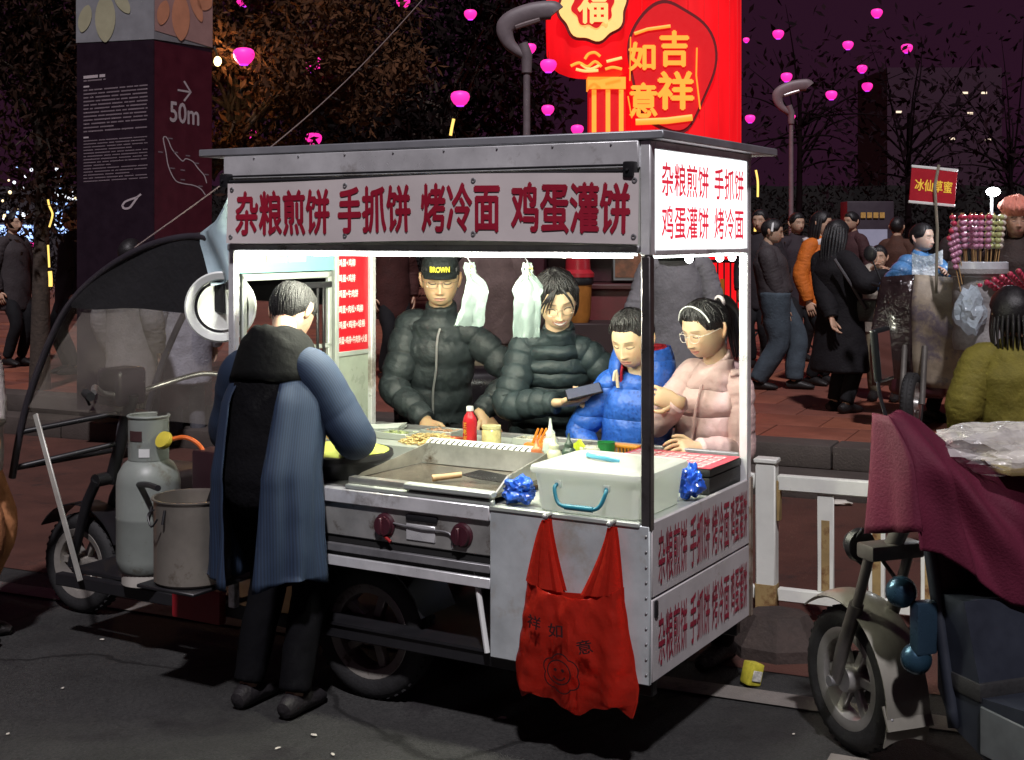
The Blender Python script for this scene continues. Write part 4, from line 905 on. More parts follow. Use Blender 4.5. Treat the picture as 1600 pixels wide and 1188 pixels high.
def person(label, loc, rz, H, head, top, legs, shoe, hands=(None, None), yaw=0, pitch=0, roll=0, hip=(0, 0), skin=(.50, .33, .23), face=None, group=None, vox=.010,
           bulk=.02, hem=.44, per=0, amp=.12, collar=.03, poles=((-.6, .5, -.6), (.6, .5, -.6)), hs=1.0, feet=((-.09, 0), (.09, 0)), cuff=None, hipz=.52, curl=.45, hand_dir=(None, None), shw=.084, wr=.005, legw=1.0, headres=(128, 110), knees=None, hnrm=(None, None), coat_flare=0, ground=None, slv=None):
    """head: world position of the head centre; hands: world positions of the wrists (right, left)"""
    loc = Vector(loc); T_ = thing('person', label, 'person', loc, rz, group); I = (Matrix.Translation(loc) @ RZ(rz)).inverted()
    hc = I @ Vector(head); sh = H/1.68*hs
    Rh = RZ(yaw) @ RX(pitch) @ RY(roll)
    nb = hc + (Matrix.Translation((0, 0, 0)) @ Rh) @ Vector((0, .018*sh, -.135*sh))*1.0
    nb = Vector((nb.x, nb.y + .012, hc.z - .150*sh))
    hp = Vector((hip[0], hip[1], hipz*H)); sp = nb - hp; sd = sp.normalized()
    lat = Vector((1, 0, 0)); lat = (lat - sd*lat.dot(sd)).normalized()
    chest = hp + sp*.90
    B = CMB(); Mh = Matrix.Translation(hc) @ Rh
    add_head(B, Mh, sh, skin, face or {}, *headres)
    B.tube([nb - sd*.05, nb, Mh @ (Vector((0, .022, -.075))*sh), Mh @ (Vector((0, .02, -.03))*sh)], [.060*sh, .052*sh, .050*sh, .05*sh], 16); B.paint(skin)
    fw = Vector((0, -1, 0))
    # torso core and legs of the body
    B.tube([hp - Vector((0, 0, .05*H)), hp, hp + sp*.5, chest, nb], [(.05*H, .04*H), (.070*H, .045*H), (.06*H, .04*H), (.05*H, .035*H), (.030*H, .030*H)], 16, up=lat); B.paint(skin)
    J = MB(); step = min(.02, vox*1.6); bk = bulk
    hz_ = hem*H; nh = hp + (hp - (hp+sd))*0
    low = Vector((hp.x*.6, hp.y*.6, hz_))
    pts = [low, hp.lerp(low, .0) if hz_ > hp.z - .02 else hp, hp + sp*.35, hp + sp*.68, hp + sp*.90, nb + sd*.005]
    rad = [(.090*H+bk+coat_flare, .070*H+bk+coat_flare), (.090*H+bk, .070*H+bk), (.084*H+bk, .066*H+bk), (.088*H+bk, .066*H+bk), ((shw-.010)*H+bk*.3, .052*H+bk*.5), (.046*H, .046*H)]
    if hz_ > hp.z - .02: pts = pts[1:]; rad = rad[1:]; pts[0] = Vector((hp.x, hp.y, hz_))
    p_, r_, s_ = resample(pts, rad, step); J.tube(p_, puff(r_, s_, per, amp), 28, up=lat)
    if collar: J.tube([nb - sd*.02, nb + sd*collar*.6, nb + (hc-nb).normalized()*collar*1.6], [(.062*sh+.006, .062*sh+.006), (.060*sh+.008, .062*sh+.008), (.056*sh+.008, .058*sh+.010)], 22, up=lat)
    l1, l2 = .168*H, .150*H; W_ = []; SLV = []
    for k, sg in enumerate((-1, 1)):
        S = chest + lat*sg*shw*H - sd*.018*H
        tgt = hands[k]; tgt = I @ Vector(tgt) if tgt is not None else S + Vector((sg*.05*H, -.03*H, -.30*H))
        E, Wp = ik(S, tgt, l1, l2, poles[k]); W_.append(Wp)
        B.tube([S - Vector((0, 0, .02)), E, Wp], [.016*H, .018*H, .016*H], 10); B.paint(skin)
        inn = chest + lat*sg*shw*.45*H
        p_, r_, s_ = resample([inn, S, S.lerp(E, .55), E, E.lerp(Wp, .55), Wp], [.034*H+bk*.2, .033*H+bk*.55, .032*H+bk*.7, .030*H+bk*.7, .027*H+bk*.6, .022*H+bk*.35], min(.0055, step*.5))
        Q = MB(); Q.tube(p_, puff(r_, s_, per, min(.22, amp*2.4) if per else 0), 30); SLV.append(Q)
        hd = hand_dir[k]; hd = ((I.to_3x3() @ Vector(hd)) if hd is not None else (Wp - E)); hn = hnrm[k]; hn = (I.to_3x3() @ Vector(hn)) if hn is not None else Vector((sg*.7, -.2, .7))
        add_hand(B, Wp + Vector(hd).normalized()*.012, hd, hn, sh, sg, (skin[0], skin[1]*.93, skin[2]*.9), curl)
    # legs
    Lg = MB()
    for k, (fx_, fy) in enumerate(feet):
        sg = -1 if k == 0 else 1; hj = hp + Vector((sg*.050*H, 0, -.02*H)); an = Vector((fx_, fy, .045*H))
        kn, an = ik(hj, an, .24*H, .245*H, (knees[k] if knees else (0, -1, .1)))
        B.tube([hj, kn, an], [.04*H, .03*H, .02*H], 10); B.paint(skin)
        p_, r_, s_ = resample([hj + Vector((0, 0, .05*H)), hj, hj.lerp(kn, .5), kn, kn.lerp(an, .5), an + Vector((0, 0, .012))], [.062*H*legw, .060*H*legw, .052*H*legw, .042*H*legw, .040*H*legw, .035*H*legw], .03)
        Lg.tube(p_, r_, 18)
        sb = MB(); zf = an.z - .045*H
        sb.tube([an + Vector((0, .074, -.045*H+.034)), an + Vector((0, .066, -.045*H+.038)), an + Vector((0, .03, -.045*H+.045)), an + Vector((0, -.03, -.045*H+.048)), an + Vector((0, -.09, -.045*H+.036)), an + Vector((0, -.15, -.045*H+.028)), an + Vector((0, -.185, -.045*H+.022))],
                [(.008, .010), (.030, .028), (.044, .036), (.046, .040), (.035, .044), (.027, .042), (.012, .022)], 16, up=(0, 0, 1))
        zz = min(v[2] for v in sb.v); sb.v = [(x, y, max(z, zf+.001)) for x, y, z in sb.v]; sb.build('shoe', shoe, T_)
    B.build_c('body', SKIN_M, T_)
    remesh(J, 'jacket', top, T_, vox, 2, wr, seed=abs(hash(label)) % 50 if False else len(label))
    for Q in SLV: wrinkled(Q, 'sleeve', slv or top, T_, wr*1.0, len(label)+7)
    remesh(Lg, 'trousers', legs, T_, max(.012, vox), 2, .004, seed=len(label)+3)
    return T_, Mh, sh, I, dict(nb=nb, hp=hp, sp=sp, sd=sd, chest=chest, W=W_, lat=lat, H=H)
def cloth(name, col, rough=.6, quilt=0, **k):
    new = name not in MATS
    m = mat(name, col, rough=max(.45, rough), var=k.pop('var', .18), vscale=k.pop('vscale', 14), bump=k.pop('bump', .5), bscale=k.pop('bscale', 60), sheen=k.pop('sheen', 0), spec=k.pop('spec', .3), **k)
    if quilt and new:
        n = m.node_tree.nodes; l = m.node_tree.links; b = n['Principled BSDF']; tc = n.new('ShaderNodeTexCoord'); wv = n.new('ShaderNodeTexWave'); wv.bands_direction = 'Z'; wv.wave_profile = 'SIN'
        wv.inputs['Scale'].default_value = .314/quilt/1.0; wv.inputs['Distortion'].default_value = 1.6; wv.inputs['Detail'].default_value = 2; wv.inputs['Detail Scale'].default_value = 2.5; l.new(tc.outputs['Object'], wv.inputs['Vector'])
        pw = n.new('ShaderNodeMath'); pw.operation = 'POWER'; pw.inputs[1].default_value = .35; l.new(wv.outputs['Fac'], pw.inputs[0])
        bp = n.new('ShaderNodeBump'); bp.inputs['Strength'].default_value = .9; bp.inputs['Distance'].default_value = .018; l.new(pw.outputs[0], bp.inputs['Height'])
        old = [x for x in n if x.type == 'BUMP' and x != bp]
        if old: l.new(old[0].outputs['Normal'], bp.inputs['Normal'])
        l.new(bp.outputs['Normal'], b.inputs['Normal'])
    return m
NAVY_PUFF = cloth('dark_puffer', (.024, .031, .034), .5, bscale=26, bump=.8)
SLATE_S = cloth('slate_sleeve', (.022, .033, .037), .48, bscale=26, bump=.6)
NAVY_PUFF2 = cloth('slate_puffer', (.022, .033, .037), .48, quilt=.062, bscale=26, bump=.6)
TROUSER = cloth('dark_trousers', (.008, .008, .010), .85, bump=.25); JEANS = cloth('jeans', (.050, .068, .085), .8); SHOE_D = cloth('dark_shoe', (.014, .012, .012), .4); SHOE_G = cloth('grey_shoe', (.10, .09, .10), .6)
def strands(T_, Mh, sh, line, thick, m=HAIR_M, n=150, seed=0, crown=(0, .03, .10)):
    r_ = random.Random(seed); q = MB()
    for i in range(n):
        ph = r_.uniform(-math.pi, math.pi); zl = line(ph) + r_.uniform(-.006, .03); P = []
        for k in range(7):
            t = k/6; z = lerp(.108, zl, t**.85); tt = math.acos(max(-.98, min(.98, z/HHZ))); p_ = ph + .12*math.sin(t*3+i) ; x, y, zz = head_base(np.array(p_), np.array(tt), 0.0)
            v = Vector((float(x), float(y), float(zz))); o = v.normalized()*(thick(ph, z)*min(1, (1-t)*3+.25) + .0016 + .0022*r_.random()); P.append(Mh @ ((v+o)*sh))
        w_ = r_.uniform(.0018, .0040)*sh; q.tube(P, [w_*.6, w_, w_, w_, w_*.9, w_*.7, w_*.25], 5, cap=False)
    return q.build('hair_strands', m, T_, ang=180)
def hair(T_, Mh, sh, line, thick, m=HAIR_M, seed=0, **k):
    if k.get('nu', 110) > 80: strands(T_, Mh, sh, line, thick, m, 170, seed)
    return hair_shell(Mh, sh, line, thick, seed, **k).build('hair', m, T_, ang=180)
def locks(T_, Mh, sh, strands, m=HAIR_M, name='hair_lock'):
    q = MB()
    for pts, r0 in strands:
        P = catmull([Mh @ (Vector(p)*sh) for p in pts], 5); n = len(P)
        q.tube(P, [((r0*sh)*(1-.75*(i/(n-1))**2), (r0*sh)*.45*(1-.75*(i/(n-1))**2)) for i in range(n)], 8)
    return q.build(name, m, T_, ang=180)
GLASS_F = mat('spectacle_wire', (.35, .28, .22), rough=.3, metal=.8, var=0)
def glasses(T_, Mh, sh, m=GLASS_F, w_=.021, h_=.017, r_=.0011):
    q = MB()
    for sg in (-1, 1):
        q.tube([Mh @ (Vector((sg*.032 + w_*math.copysign(abs(math.cos(a))**.7, math.cos(a)), -.1035+.010*abs(math.cos(a))*(sg*math.cos(a) > 0), -.004 + h_*math.copysign(abs(math.sin(a))**.7, math.sin(a))))*sh) for a in [2*math.pi*i/28 for i in range(29)]], r_*sh, 6)
        q.tube([Mh @ (Vector(p)*sh) for p in ((sg*.053, -.094, .002), (sg*.074, -.06, .003), (sg*.080, .01, .004))], r_*sh, 6)
    q.tube([Mh @ (Vector(p)*sh) for p in ((-.011, -.104, 0), (0, -.108, .003), (.011, -.104, 0))], r_*sh, 6)
    return q.build('glasses', m, T_)
# ---- man in a cap
FACE_R = -R(18)
T_, Mh, sh, I, J = person('man in black jacket and black cap with yellow letters behind the counter', (-.36, 6.10, 0), -R(6), 1.68, at(688, 436, 5.93), NAVY_PUFF, TROUSER, SHOE_D,
    hands=(cw(-1.50, .98, .905), at(752, 645, 5.80)), yaw=R(8), pitch=R(10), face=dict(eyes='down', stubble=.3, browk=.9), skin=(.54, .39, .23), bulk=.028, hem=.50, per=.11, amp=.10, collar=.032, vox=.009, wr=.007,
    poles=((-.8, .3, -.3), (.9, .3, -.2)), hand_dir=((.25, -.8, -.35), (.5, -.35, -.7)), hip=(0, .02), hs=1.06, hnrm=((-.2, -.3, 1), (.5, -.8, .4)))
hair(T_, Mh, sh, hl(.07, .01, -.06), lambda ph, z: .004, seed=2)
CAP = cloth('cap_cloth', (.012, .016, .017), .7)
q = hair_shell(Mh, sh, lambda ph: .040, lambda ph, z: .013, 5, 64, 50, rough=0); c_ = q.build('cap', CAP, T_, ang=180)
rows = []
for i in range(7):
    t = i/6; rows.append([Mh @ (Vector((.080*math.sin(a)*(1-.10*t), -.083*math.cos(a) - .050*t*math.cos(a)**1.0 - .006, .042 - .006*t - .010*t*t - .014*abs(math.sin(a))**2*t))*sh) for a in [R(-68+136*k/16) for k in range(17)]])
b = MB(); b.slab(rows, .004); b.build('visor', CAP, c_)
b = MB()
for s_, zc, hh in (('BROWN', .062, .024), ('Brooklyn', .082, .011)):
    if s_ != 'BROWN': continue
    q = text_mb(s_, .082, hh, .05); b.add([Mh @ (Vector((x, -.1165*math.cos(x/.095) + (z+zc-.06)*.28 + y*6, z+zc))*sh) for x, y, z in q.v], q.f)
b.build('lettering', mat('yellow_thread', (.75, .68, .03), rough=.6, var=0), c_, smooth=False)
glasses(T_, Mh, sh, w_=.022, h_=.014)
ZIP = mat('zip_metal', (.45, .45, .45), rough=.4, metal=.6, var=.1)
def frontline(J, ts, x0=0, out=.0, H=1.68, bulk=.028):
    P = []
    for t in ts:
        c_ = J['hp'] + J['sp']*t; ry = np.interp(t, [0, .35, .68, .9, 1.0], [.074*H+bulk, .070*H+bulk, .074*H+bulk, .058*H+bulk*.7, .05*H]); n_ = J['sd'].cross(J['lat']); n_ = -n_ if n_.y > 0 else n_
        P.append(c_ + n_*(ry+out) + J['lat']*x0)
    return P
b = MB(); b.tube([p + Vector((.004*math.sin(i*1.3), 0, 0)) for i, p in enumerate(frontline(J, [0, .1, .2, .3, .4, .5, .6, .7, .8, .88, .94], .012, .004))], .005, 6); b.build('zip', ZIP, T_)
b = MB(); b.tube([p for p in frontline(J, [.12, .2, .28, .34], -.10, -.012)], .004, 6); b.build('pocket_zip', ZIP, T_)
# ---- smiling woman with a phone
T_, Mh, sh, I, J = person('smiling woman in black quilted down jacket holding a phone', (.15, 5.86, 0), -R(8), 1.60, at(870, 468, 5.62), NAVY_PUFF2, TROUSER, SHOE_D,
    hands=(at(868, 630, 5.50), at(930, 652, 5.56)), yaw=R(14), pitch=R(24), roll=R(-6), face=dict(eyes='smile', smile=1.0, browk=.6, lip=(.45, .13, .12)), skin=(.62, .46, .29), bulk=.032, hem=.47, per=.062, amp=.07, slv=SLATE_S, collar=.03, vox=.0085, wr=.004,
    poles=((-.9, .25, -.5), (.9, .5, -.3)), hand_dir=((1, -.1, .05), (-.3, -.3, .5)), hip=(0, .06), hs=1.09, hnrm=((0, -.3, -1), (.8, -.5, .2)), curl=.55)
hair(T_, Mh, sh, hl(.064, -.01, -.09), lambda ph, z: .013+.008*back(ph), seed=9)
st = []
for i in range(11):
    x = -.062+.0105*i
    if -.030 < x < .036: continue
    sg = -1 if x < 0 else 1
    st.append(([(.004, -.072, .092), (x*.55, -.097, .074), (x*.95, -.106, .048), (x*1.18, -.098, .020), (x*1.26 + sg*.004, -.082, -.012 - .01*(i % 2))], .0062))
for sg in (-1, 1):
    for k in range(4): st.append(([(sg*.060, -.005+.02*k, .060), (sg*.080, -.012+.02*k, .02), (sg*.081, -.008+.022*k, -.04), (sg*.070, .012+.022*k, -.09)], .011))
locks(T_, Mh, sh, st); glasses(T_, Mh, sh, w_=.022, h_=.018)
ph = at(912, 612, 5.44); T2 = thing('phone', 'dark smartphone held by the smiling woman', 'phone', ph, R(8))
b = MB(); b.bbox(-.075, .075, -.038, .038, -.004, .004, .003, 2, RX(R(25)) @ RY(R(-14))); b.build('phone_body', mat('phone_black', (.012, .012, .014), rough=.2, var=0), T2)
b = MB(); b.bbox(-.070, .070, -.034, .034, .0042, .0052, .0004, 1, RX(R(25)) @ RY(R(-14))); b.build('screen', mat('phone_screen', (.02, .02, .03), rough=.1, var=0, emit=(.5, .55, .7), estr=.25), T2)
# ---- boy in blue hooded jacket
BLUE_J = bpy.data.materials.new('blue_dotted_nylon'); BLUE_J.use_nodes = True
n = BLUE_J.node_tree.nodes; l = BLUE_J.node_tree.links; bs = n['Principled BSDF']; bs.inputs['Roughness'].default_value = .45
tc = n.new('ShaderNodeTexCoord'); vo = n.new('ShaderNodeTexVoronoi'); vo.inputs['Scale'].default_value = 58; vo.inputs['Randomness'].default_value = .5; l.new(tc.outputs['Object'], vo.inputs['Vector'])
rp = n.new('ShaderNodeValToRGB'); rp.color_ramp.elements[0].position = .25; rp.color_ramp.elements[0].color = (.018, .075, .36, 1); rp.color_ramp.elements[1].position = .38; rp.color_ramp.elements[1].color = (.026, .115, .50, 1)
l.new(vo.outputs['Distance'], rp.inputs['Fac']); l.new(rp.outputs['Color'], bs.inputs['Base Color'])
wv = n.new('ShaderNodeTexWave'); wv.bands_direction = 'Z'; wv.inputs['Scale'].default_value = .314/.12; wv.inputs['Distortion'].default_value = 1.5; wv.inputs['Detail'].default_value = 2; l.new(tc.outputs['Object'], wv.inputs['Vector']); pw = n.new('ShaderNodeMath'); pw.operation = 'POWER'; pw.inputs[1].default_value = .35; l.new(wv.outputs['Fac'], pw.inputs[0])
nb_ = n.new('ShaderNodeTexNoise'); nb_.inputs['Scale'].default_value = 24; l.new(tc.outputs['Object'], nb_.inputs['Vector']); ad = n.new('ShaderNodeMath'); ad.operation = 'ADD'; l.new(pw.outputs[0], ad.inputs[0]); l.new(nb_.outputs['Fac'], ad.inputs[1])
bp = n.new('ShaderNodeBump'); bp.inputs['Strength'].default_value = .8; bp.inputs['Distance'].default_value = .014; l.new(ad.outputs[0], bp.inputs['Height']); l.new(bp.outputs['Normal'], bs.inputs['Normal'])
T_, Mh, sh, I, J = person('boy in bright blue dotted hooded jacket with red lining', (.50, 5.52, 0), -R(20), 1.40, at(988, 530, 5.40), BLUE_J, TROUSER, SHOE_D,
    hands=(at(938, 735, 5.40), at(1046, 735, 5.45)), yaw=R(-14), pitch=R(20), face=dict(eyes='down', smile=.2, brow=.0022, browk=.6, lip=(.50, .20, .17)), skin=(.64, .48, .30), bulk=.030, hem=.42, per=.14, amp=.06, collar=.012, vox=.0085, wr=.006, hs=1.17, shw=.088,
    poles=((-.8, .3, -.3), (.8, .4, -.3)))
hair(T_, Mh, sh, hl(.066, .02, -.055), lambda ph, z: .012+.006*(z > .08), seed=4)
RED_LIN = cloth('red_lining', (.42, .015, .03), .6)
def hood(T_, J, I, c, rx, ry, h, th, m, lin=None, open_=R(70), name='hood', lean=.0):
    P = []
    for i in range(11):
        t = i/10; r = []
        for k in range(25):
            a = lerp(-math.pi/2+open_/2*(1-.25*t), 1.5*math.pi-open_/2*(1-.25*t), k/24)
            rr = 1 + .10*math.sin(math.pi*t) - .12*t*t
            r.append(c + Vector((rx*rr*math.cos(a), ry*rr*math.sin(a) + lean*t, h*t*(1 - .12*max(0, -math.sin(a))))))
        P.append(r)
    b = MB(); b.slab(P, th); o = b.build(name, m, T_, ang=180)
    if lin:
        b = MB()
        for kk in (0, 24): b.tube([r[kk] for r in P], .012, 8)
        b.tube(P[-1], .010, 8); b.build('lining', lin, o)
    return o
hood(T_, J, I, J['nb'] + Vector((0, .022, -.045)), .120, .112, .155, .020, BLUE_J, None, R(76), lean=.015)
hood(T_, J, I, J['nb'] + Vector((0, .020, -.040)), .106, .098, .155, .010, RED_LIN, None, R(70), name='hood_lining', lean=.015)
b = MB(); b.tube(catmull([J['nb'] + Vector((-.07, -.085, .0)), J['nb'] + Vector((-.085, -.10, -.02)), J['nb'] + Vector((-.075, -.10, .02)), J['nb'] + Vector((-.07, -.09, -.05))], 4), .007, 6); b.build('drawstring', mat('cream_cord', (.6, .5, .35), rough=.7), T_)
# ---- girl in pink
PINK_S = cloth('pink_sleeve', (.62, .44, .42), .55, var=.06, bscale=26, bump=.6)
PINK = cloth('pink_puffer', (.62, .44, .42), .55, quilt=.11, var=.06, bscale=26, bump=.6)
T_, Mh, sh, I, J = person('girl with glasses and ponytail in pale pink puffer jacket', (.775, 5.41, 0), -R(38), 1.44, at(1102, 514, 5.25), PINK, TROUSER, SHOE_D,
    hands=(at(1062, 630, 5.18), at(1092, 700, 5.14)), yaw=R(-16), pitch=R(18), face=dict(eyes='down', smile=.4, brow=.0020, browk=.5, lip=(.48, .18, .16)), skin=(.64, .47, .30), bulk=.020, hem=.44, per=.12, amp=.05, slv=PINK_S, collar=.02, vox=.009, wr=.005, hs=1.14, shw=.077,
    poles=((-.7, .3, -.5), (.15, .5, -.8)), hand_dir=((-.8, .1, .25), None), hnrm=((-.2, -1, .2), None), curl=.7)
hair(T_, Mh, sh, hl(.062, -.002, -.06), lambda ph, z: .010, seed=6, rough=.0010)
st = []
for i in range(16):
    a = R(360*i/16); ox, oz = .020*math.cos(a), .020*math.sin(a)
    st.append(([(ox*.3, .085, .070), (ox*.7, .128, .075+oz*.5), (ox*1.3, .158, .035+oz), (ox*1.7, .160, -.04), (ox*1.7+.004*math.sin(i*3), .150, -.11), (ox*1.2, .138, -.165-.01*(i % 3))], .016))
locks(T_, Mh, sh, st, name='ponytail')
b = MB(); b.tube([Mh @ (Vector((.019*math.cos(a), .112, .078+.019*math.sin(a)))*sh) for a in [2*math.pi*i/16 for i in range(17)]], .008, 8); b.build('hair_tie', mat('pale_tie', (.62, .55, .58), rough=.5), T_)
b = MB(); b.tube([Mh @ (Vector((.090*math.sin(a), -.048-.004*math.cos(a), .028+.085*math.cos(a)))*sh) for a in [R(-75+150*i/16) for i in range(17)]], .0035, 6); b.build('hair_band', WHITE_P, T_)
b = MB(); b.tube(frontline(J, [0, .15, .3, .45, .6, .75, .88], .0, .004, 1.44, .028), .006, 6); b.build('placket', PINK_S, T_)
glasses(T_, Mh, sh, mat('clear_frame', (.7, .66, .60), rough=.2, var=0), w_=.022, h_=.018, r_=.0013)
nb = J['nb']; b = MB(); rows = []
for i in range(7):
    t = i/6; rows.append([nb + Vector((.112*math.cos(a)*(1-.2*t), .02+.100*math.sin(a)*(1-.1*t) + .03*t, -.035+.045*math.sin(math.pi*t)*(.5+.5*max(0, math.sin(a))) - .015*t)) for a in [R(-40+260*k/20) for k in range(21)]])
b.slab(rows, .02); b.build('hood', PINK, T_, ang=180)
# ---- the cook, seen from behind
BLK_J = cloth('black_jacket', (.003, .003, .004), .85, spec=.12)
T_, Mh, sh, I, J = person('cook in black hooded jacket and blue striped smock, back to the viewer', (-.865, 4.80, 0), R(156), 1.62, at(457, 488, 4.98), BLK_J, cloth('cook_trousers', (.003, .003, .004), .9, bump=.2, spec=.1), cloth('cook_shoe', (.02, .018, .02), .6),
    hands=(cw(-1.33, .26, .94), cw(-1.62, .22, .94)), yaw=R(8), pitch=R(38), face=dict(eyes='down'), skin=(.45, .30, .21), bulk=.028, hem=.50, collar=.03, vox=.010, wr=.007, hip=(0, .03), shw=.098,
    poles=((-.75, .55, -.55), (.75, .55, -.55)), feet=((-.11, .02), (.10, 0)))
hair(T_, Mh, sh, hl(.055, -.005, -.070), lambda ph, z: .009, HAIR_G, 3, rough=.0012)
SM = bpy.data.materials.new('striped_cotton'); SM.use_nodes = True
n = SM.node_tree.nodes; l = SM.node_tree.links; bs = n['Principled BSDF']; bs.inputs['Roughness'].default_value = .8
au = n.new('ShaderNodeAttribute'); au.attribute_name = 'u'; mw = n.new('ShaderNodeMath'); mw.operation = 'MULTIPLY'; mw.inputs[1].default_value = 560; ms = n.new('ShaderNodeMath'); ms.operation = 'SINE'
rp = n.new('ShaderNodeValToRGB'); rp.color_ramp.elements[0].position = .25; rp.color_ramp.elements[0].color = (.005, .014, .036, 1); rp.color_ramp.elements[1].position = .75; rp.color_ramp.elements[1].color = (.010, .026, .060, 1)
mr = n.new('ShaderNodeMapRange'); mr.inputs[1].default_value = -1; l.new(au.outputs['Fac'], mw.inputs[0]); l.new(mw.outputs[0], ms.inputs[0]); l.new(ms.outputs[0], mr.inputs[0]); l.new(mr.outputs[0], rp.inputs['Fac']); l.new(rp.outputs['Color'], bs.inputs['Base Color'])
def with_u(o, u):
    a = o.data.attributes.new('u', 'FLOAT', 'POINT'); a.data.foreach_set('value', np.array(u, np.float32)); return o
P = []; U = []; hp, sp, lat = J['hp'], J['sp'], J['lat']
NA = 60
for i in range(31):
    t = i/30; zt = lerp(1.0, 0, t)
    if t < .42: c_ = hp + sp*lerp(.90, .0, t/.42)
    else: c_ = Vector((hp.x*.8, hp.y*.8, lerp(hp.z, .48, (t-.42)/.58)))
    rx = np.interp(t, [0, .12, .42, .7, 1], [.165, .200, .200, .205, .212]); ry = np.interp(t, [0, .12, .42, .7, 1], [.10, .165, .172, .170, .172])
    gap = np.interp(t, [0, .1, .45, 1], [R(58), R(60), R(46), R(30)]); r = []; u_ = []
    for k in range(NA+1):
        a = lerp(math.pi/2 + gap/2, 2.5*math.pi - gap/2, k/NA); fold = .012*math.sin(a*9 + t*3)*t + .008*math.sin(a*17+1)*t + .006*nz((a*2, t*6, 2))
        r.append(c_ + lat*((rx+fold)*math.cos(a)) + Vector((0, (ry+fold)*math.sin(a), .02*math.sin(a*3)*(t > .98)))); u_.append(a*.22)
    P.append(r); U += u_
b = MB(); b.slab(P, .004); with_u(b.build('smock', SM, T_, ang=180), U+U)
for k, sg in enumerate((-1, 1)):
    S = J['chest'] + lat*sg*.098*1.62 - J['sd']*.018*1.62; E, Wp = ik(S, J['W'][k], .168*1.62, .150*1.62, (sg*.75, .55, -.55))
    p_, r_, s_ = resample([J['chest'] + lat*sg*.05*1.62, S, S.lerp(E, .55), E, E.lerp(Wp, .6), Wp], [.070, .080, .080, .076, .066, .048], .012)
    r_ = [(a*(1+.05*nz((i*.35, sg*5, 0))), c2*(1+.05*nz((i*.35, sg*5, 3)))) for i, (a, c2) in enumerate(r_)]
    b = MB(); b.tube(p_, r_, 36, up=(0, 0, 1)); U = [2*math.pi*(i % 36)/36*.1 for i in range(len(b.v))]; with_u(b.build('smock_sleeve', SM, T_, ang=180), U)
nb = J['nb']; b = MB(); rows = []
for i in range(12):
    t = i/11; rows.append([nb + Vector((lerp(.078, .175, t)*math.cos(a), .008+lerp(.072, .150, t)*math.sin(a), .098 - .02*(1-max(0, math.sin(a))) - .05*t - .13*t*t + .02*math.sin(math.pi*t)*max(0, math.sin(a)) + .014*nz((a*2.2, t*4, 0)))) for a in [R(-60+300*k/30) for k in range(31)]])
b.slab(rows, .022); b.build('hood', cloth('hood_cloth', (.0045, .005, .005), .8, bump=.5, bscale=22, spec=.15), T_, ang=180)
# ------------------------------------------------------------------ roadside fence
FP = mat('fence_paint', (.74, .76, .70), rough=.45, var=.08, dirt=((.30, .17, .06), 7, .66))
FR = mat('fence_rust', (.34, .24, .10), rough=.7, var=.3, dirt=((.14, .06, .02), 9, .5))
def fpos(u): return road(u, 1.03)
FEN = thing('roadside_fence', 'white painted steel road fence with rusty posts behind the cart', 'fence', fpos(0), RT)
def fpart(b, nm, m=FP): return b.build(nm, m, FEN)
for u in (-1.79, -.32, 1.15):
    b = MB(); b.bbox(u-.045, u+.045, -.035, .035, .02, .70, .006, 1); b.bbox(u-.052, u+.052, -.042, .042, .695, .715, .004, 1); fpart(b, 'fence_post')
    b = MB(); b.bbox(u+.046, u+.062, -.02, .02, .44, .62, .003, 1); fpart(b, 'bracket', FR)
    b = MB(); b.bbox(u-.046, u+.046, -.036, .036, .02, .16, .003, 1); fpart(b, 'post_foot', FR)
for u0, u1 in ((-1.74, -.37), (-.27, 1.10)):
    b = MB(); b.bbox(u0, u1, -.02, .02, .575, .645, .006, 1); fpart(b, 'top_rail')
    b = MB(); b.bbox(u0, u1, -.018, .018, .085, .145, .006, 1); fpart(b, 'bottom_rail')
    for i in range(6):
        u = u0 + .21 + i*.218
        if u > u1 - .06: continue
        b = MB(); b.bbox(u-.036, u+.036, -.008, .008, .146, .574, .003, 1); fpart(b, 'slat'); b = MB(); b.bbox(u-.018, u+.018, -.0095, -.0085, .15, .46, .0004, 1); fpart(b, 'rust_strip', FR)
b = MB(); b.lathe([(.20, 0), (.20, .05), (.12, .165), (.05, .17)], 8); b.v = [(x*1.0, y*.85, z) for x, y, z in b.v]
tag(b.build('concrete_base', mat('dirty_concrete', (.040, .028, .024), rough=.85, var=.35, bump=.6, bscale=40), loc=road(-.16, .56), rz=RT+.2, ang=20), 'dark octagonal concrete block in front of fence post', 'concrete block')
# ------------------------------------------------------------------ scooter in front
SA = math.atan2(-.936, .349); SOr = Vector((1.136, 4.43, 0))
SCO = thing('scooter', 'electric scooter with grey front mudguard under maroon cover, parked in front', 'scooter', SOr, SA); SM4 = Matrix.Translation(SOr) @ RZ(SA)
def sw(x, y, z): return SM4 @ Vector((x, y, z))
GREYP = mat('grey_paint', (.25, .24, .205), rough=.35, metal=.2, var=.15, dirt=((.15, .12, .09), 9, .62), coat=.2)
DKB = mat('scooter_body', (.018, .022, .032), rough=.42, var=.2); FORKM = mat('fork_metal', (.16, .15, .14), rough=.4, metal=.5, var=.25)
wheel(SCO, (0, 0, .238), .238, .085, 6, mat('alloy', (.46, .45, .43), rough=.35, metal=.6, var=.15))
b = MB(); b.lathe([(.05, -.03), (.085, -.03), (.085, -.02), (.05, -.02)], 28, TR(0, 0, .238) @ RX(R(90)), cap=False); b.build('brake_disc', FORKM, SCO)
